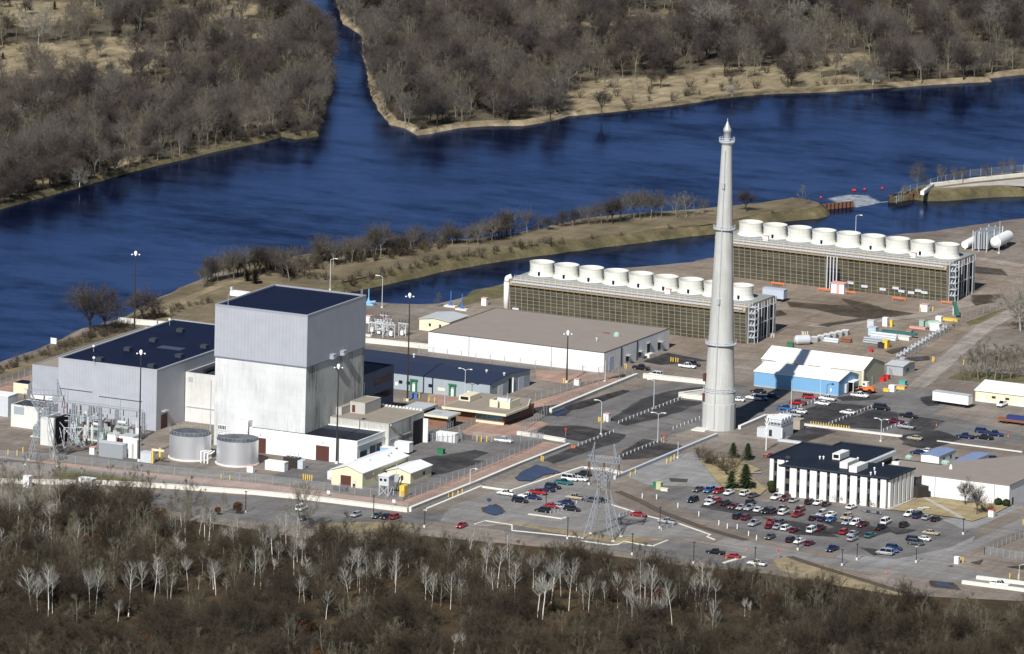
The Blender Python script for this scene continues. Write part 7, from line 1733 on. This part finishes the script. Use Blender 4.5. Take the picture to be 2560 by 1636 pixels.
far_c = proto_collection('far_sources', ['mauve', 'mauve', 'grey', 'grey', 'aspen'])
mass('west_island_wood', west, far_c); mass('east_island_wood', east, far_c)
bb = []
for shore in (left_shore, right_shore):
    pts = subdivide(shore, 3.0, 0); pts, inn = inset(pts, 4.5)
    for x, y in inn:
        px, py = pixel((x, y, LZ))
        if -60 < px < 2620 and -40 < py < 700 and rt.random() < .55: bb.append((x+rt.uniform(-1,1), y+rt.uniform(-1,1), LZ, rt.uniform(.5,1.3)))
for k in range(900):
    px, py = rt.uniform(-50, 2600), rt.uniform(-20, 480); q = ground(px, py, LZ)
    if inside((q.x, q.y), left_shore) or inside((q.x, q.y), right_shore): bb.append((q.x, q.y, LZ, rt.uniform(.5,1.2)))
mass('island_brush', bb, under_c)
for r, x, y, top, lb in (('q1',850,665,545,'dark juniper at the edge of the west island clearing, left of a pair'),('q1',1145,668,540,'dark juniper at the edge of the west island clearing, right of a pair'),('q1',280,600,535,'small bronze juniper left of the clearing pair on the west island'),('q1',535,640,575,'small bronze juniper between the pale cottonwoods and the clearing pair'),('q1',1640,135,60,'dark juniper near the channel bend on the west island'),('q1',210,75,5,'dark juniper at the top left corner, left one'),('q1',385,70,10,'dark juniper at the top left corner, right one'),('q1',20,420,370,'bronze juniper at the left edge of the west island'),('q1',1610,35,-30,'bronze juniper at the top edge near the channel')):
    plant_px('juniper', r, x, y, top, lb, z=LZ, name='juniper_tree', wide=1.4)
for r, x, y, top, lb in (('q1',125,950,690,'pale-limbed cottonwood above the west bank, leftmost of three'),('q1',250,920,640,'pale-limbed cottonwood above the west bank, middle of three'),('q1',330,860,600,'pale-limbed cottonwood above the west bank, rightmost of three'),('q1',270,310,-20,'tall pale-limbed tree at the top left of the west island'),('q3',235,330,-60,'tall pale-limbed tree at the top of the east island above the chimney tip'),('q3',790,240,-60,'pale-limbed tree at the top of the east island, middle one'),('q3',950,200,-60,'pale-limbed tree at the top of the east island, right of the middle one'),('q3',2200,270,-40,'tall pale-limbed tree at the top right of the east island'),('q3',350,680,560,'pale grey willow bush on the sandy east bank'),('q3',780,520,340,'forked pale tree with a rust bush at its foot on the east bank'),('q3',1345,600,420,'pale forked tree on the grassy east bank'),('q2',1600,640,440,'pale forked tree at the edge of the dense wood on the east bank'),('q2',1480,860,640,'dark bare tree leaning over the water on the east bank'),('q2',1840,810,640,'small many-stemmed tree at the waterline of the east bank'),('q1',560,1320,1150,'pale leaning tree at the waterline of the west bank'),('q1',810,1230,1040,'small bare tree on the tan gap of the west bank'),('q1',2170,985,830,'round bare tree on the tip of the west bank'),('q2',2190,620,500,'dark slender tree on the sandy east bank')):
    plant_px('cotton' if 'pale' in lb else 'mauve', r, x, y, top, lb, z=LZ, name='cottonwood_tree' if 'pale' in lb else 'bare_tree')
plant_px('rust', 'q3', 740, 530, 430, 'dark rust-leaved bush at the foot of the forked pale tree on the east bank', z=LZ, name='rust_bush'); plant_px('rust', 'q3', 2195, 440, 385, 'small dark red bush near the right edge of the east island', z=LZ, name='rust_bush')

# --- the dike, the canal banks and the site
DIKE = 'b:15,745,570 80,700,520 135,690,470 262,675,385 340,660,440 465,645,400 540,605,425 690,690,385 620,640,440 820,655,490 915,545,320 1030,580,345 1120,535,370 1170,550,340 1270,520,330 1395,505,235 1550,490,290 1600,485,330 1675,415,220 1860,420,270 1950,412,205 2055,408,270 2145,412,215 2250,385,180 2300,375,180 2400,350,120 f:1240,548,490 1290,542,505 1350,532,488 1385,530,478 1415,528,470 1440,526,455 1475,518,445 1505,516,440 1530,514,440 1555,512,455 1755,498,440 1460,520,460'
r_ = None; last = None
for tok in DIKE.split():
    if ':' in tok: r_, tok = tok.split(':'); last = None
    a, b_, c = map(float, tok.split(','))
    spots = [(a, b_, c)]
    if last and r_ == 'b': spots += [(a+(last[0]-a)*f, b_+(last[1]-b_)*f-12, (b_+(last[1]-b_)*f)-12-(b_-c)*rt.uniform(.55,1.0)) for f in (.36, .7)]
    elif last: spots += [(a+(last[0]-a)*.5, b_+(last[1]-b_)*.5-3, (b_+(last[1]-b_)*.5)-3-(b_-c)*rt.uniform(.6,1.0))]
    for x, y, tp in spots: plant_px('grey' if rt.random() < .75 else 'mauve', r_, x, y, tp, 'bare grey-brown riverside tree in the row along the grassy dike', name='riverside_tree', group='bare trees along the dike', wide=1.05)
    last = (a, b_)
for a, b_, c in ((1590,512,450),(1615,512,448),(1632,510,455)): plant_px('aspen', 'f', a, b_, c, 'pale grey tree in the small clump on the dike left of the chimney', name='aspen_tree', group='pale clump on the dike', wide=1.3)
for r, x, y, top, lb in (('1',850,505,50,'big spreading bare tree on the river bank left of the dark mast'),('1',990,495,120,'second spreading bare tree on the river bank close to the big one'),('1',1340,390,30,'wide bare thicket tree on the river bank right of the dark mast'),('1',1450,370,150,'low dark bare tree behind the ribbed hall roof')):
    plant_px('mauve', r, x, y, top, lb, name='riverside_tree', wide=1.25)
plant_px('juniper', 'b', 425, 710, 600, 'dark green juniper at the near end of the dike, right one', name='juniper_tree', wide=1.7); plant_px('juniper', 'b', 365, 690, 610, 'dark green juniper at the near end of the dike, left one', name='juniper_tree', wide=1.7)
plant_px('aspen', '2', 1710, 258, 100, 'thin bare sapling at the canal edge behind the warehouse', name='aspen_tree')
for x, y, top in ((1580,330,230),(1660,290,80),(1700,265,150),(1830,235,80),(1920,225,95),(1975,222,110),(2140,200,80),(2250,180,60),(2320,165,50),(1560,340,250)):
    plant_px('grey', 't', x, y, top, 'thin bare tree by the fence on the spit at upper right', name='riverside_tree', group='bare trees on the spit', wide=.8)
plant_px('aspen', 't', 845, 385, 230, 'single thin sapling at the tip of the dike', name='aspen_tree')
plant_px('cotton', '4', 2375, 480, -130, 'large bare tree beside the dirt track at the right edge', name='cottonwood_tree')
for x, y, top in ((1900,930,650),(1980,945,640),(2060,935,560),(2130,950,600),(2200,940,620),(2280,930,640),(2360,910,620),(2010,900,620),(2250,890,600),(2330,850,640),(1850,950,800),(2400,470,320),(2300,470,380)):
    plant_px('aspen', '4', x, y, top, 'bare thicket tree in the clump behind the cream building', name='thicket_tree', group='thicket behind the cream building', wide=1.5)
for (x, y, top), lb in zip(((2080,550,400),(2217,560,405),(2062,835,665),(2195,835,600)), ('dark spruce on the office lawn, rear left of four','dark spruce on the office lawn, rear right of four','dark spruce on the office lawn, front left of four','tallest dark spruce on the office lawn, front right of four')):
    plant_px('fir', '7', x, y, top, lb, name='spruce_tree', wide=1.45)
plant_px('mauve', '8', 1857, 995, 690, 'bare tree in front of the white hall right of the office, taller one', name='bare_tree', wide=.75); plant_px('mauve', '8', 1965, 1085, 810, 'bare tree on the lawn corner right of the office, nearer one', name='bare_tree', wide=.8)
plant_px('brush', '8', 2060, 1060, 960, 'dark bare shrub beside the bare tree on the lawn corner', cat='shrub', name='bare_shrub', wide=1.4)
for x, y in ((1790,520),(1850,550),(1900,590),(1960,620),(2010,650),(1830,580),(2050,690),(2090,600)):
    plant_px('brush', '7', x, y+25, y-70, 'bare grey shrub in the hedge on the conifer lawn', cat='shrub', name='bare_shrub', group='shrubs on the conifer lawn', wide=1.5)
for x, y in ((325,915),(395,920),(465,930),(555,945),(635,960),(700,968),(870,990),(945,1003),(1025,1010)):
    plant_px('brush', '8', x, y, y-55, 'brown trimmed shrub in the row under the white office fins', cat='shrub', name='bare_shrub', group='shrubs under the office fins', wide=1.2)
m_hedge = bark('clipped yew', (.028,.040,.014), .25)
for x, y, lb in ((30,830,'round clipped dark green bush left of the office, rear one'),(38,875,'round clipped dark green bush left of the office, front one'),(2165,995,'round clipped dark green bush at the white hall corner, left one'),(2240,1005,'round clipped dark green bush at the white hall corner, right one')):
    q = at('8', x, y); r = random.Random(x); b = MB()
    for k in range(1400):
        v = Vector((r.gauss(0,1), r.gauss(0,1), r.gauss(0,1))).normalized()*r.uniform(.8,1.0); c = Vector((q.x+v.x*1.25, q.y+v.y*1.25, 1.15+v.z*1.15)); a = v.cross(Vector((r.uniform(-1,1),r.uniform(-1,1),r.uniform(-1,1)))).normalized()*.13; d = v.cross(a).normalized()*.1+v*r.uniform(-.06,.08)
        b.face([c-a, c+d, c+a, c-d])
    o = b.build('clipped_bush', m_hedge); tag(o, lb, 'bush', 'clipped round bushes')
db = []
pts = subdivide(dk, 3.5, 0); _, inn = inset(pts, 4.0)
for x, y in inn:
    px, py = pixel((x, y, 0))
    if px < 1420: 
        for k in range(2): db.append((x+rt.uniform(-2.5,2.5), y+rt.uniform(-2.5,2.5), -.3, rt.uniform(.4,.95)))
    elif rt.random() < .12: db.append((x, y, -.3, rt.uniform(.3,.6)))
for k in range(160):
    q = at('b', rt.uniform(20,1900), 700); x = rt.uniform(20,1900); y = 720-.155*x+rt.uniform(-60,30); q = at('b', x, y)
    if inside((q.x, q.y), dq): db.append((q.x, q.y, 0, rt.uniform(.4,1.0)))
for k in range(130):
    x = rt.uniform(0, 2000); y = 830-.36*x+rt.uniform(-10,60) if x < 1100 else 430-.3*(x-1100)+rt.uniform(-10,60); q = at('1', x, y); db.append((q.x, q.y, 0, rt.uniform(.3,.7)))
mass('dike_brush', db, under_c)
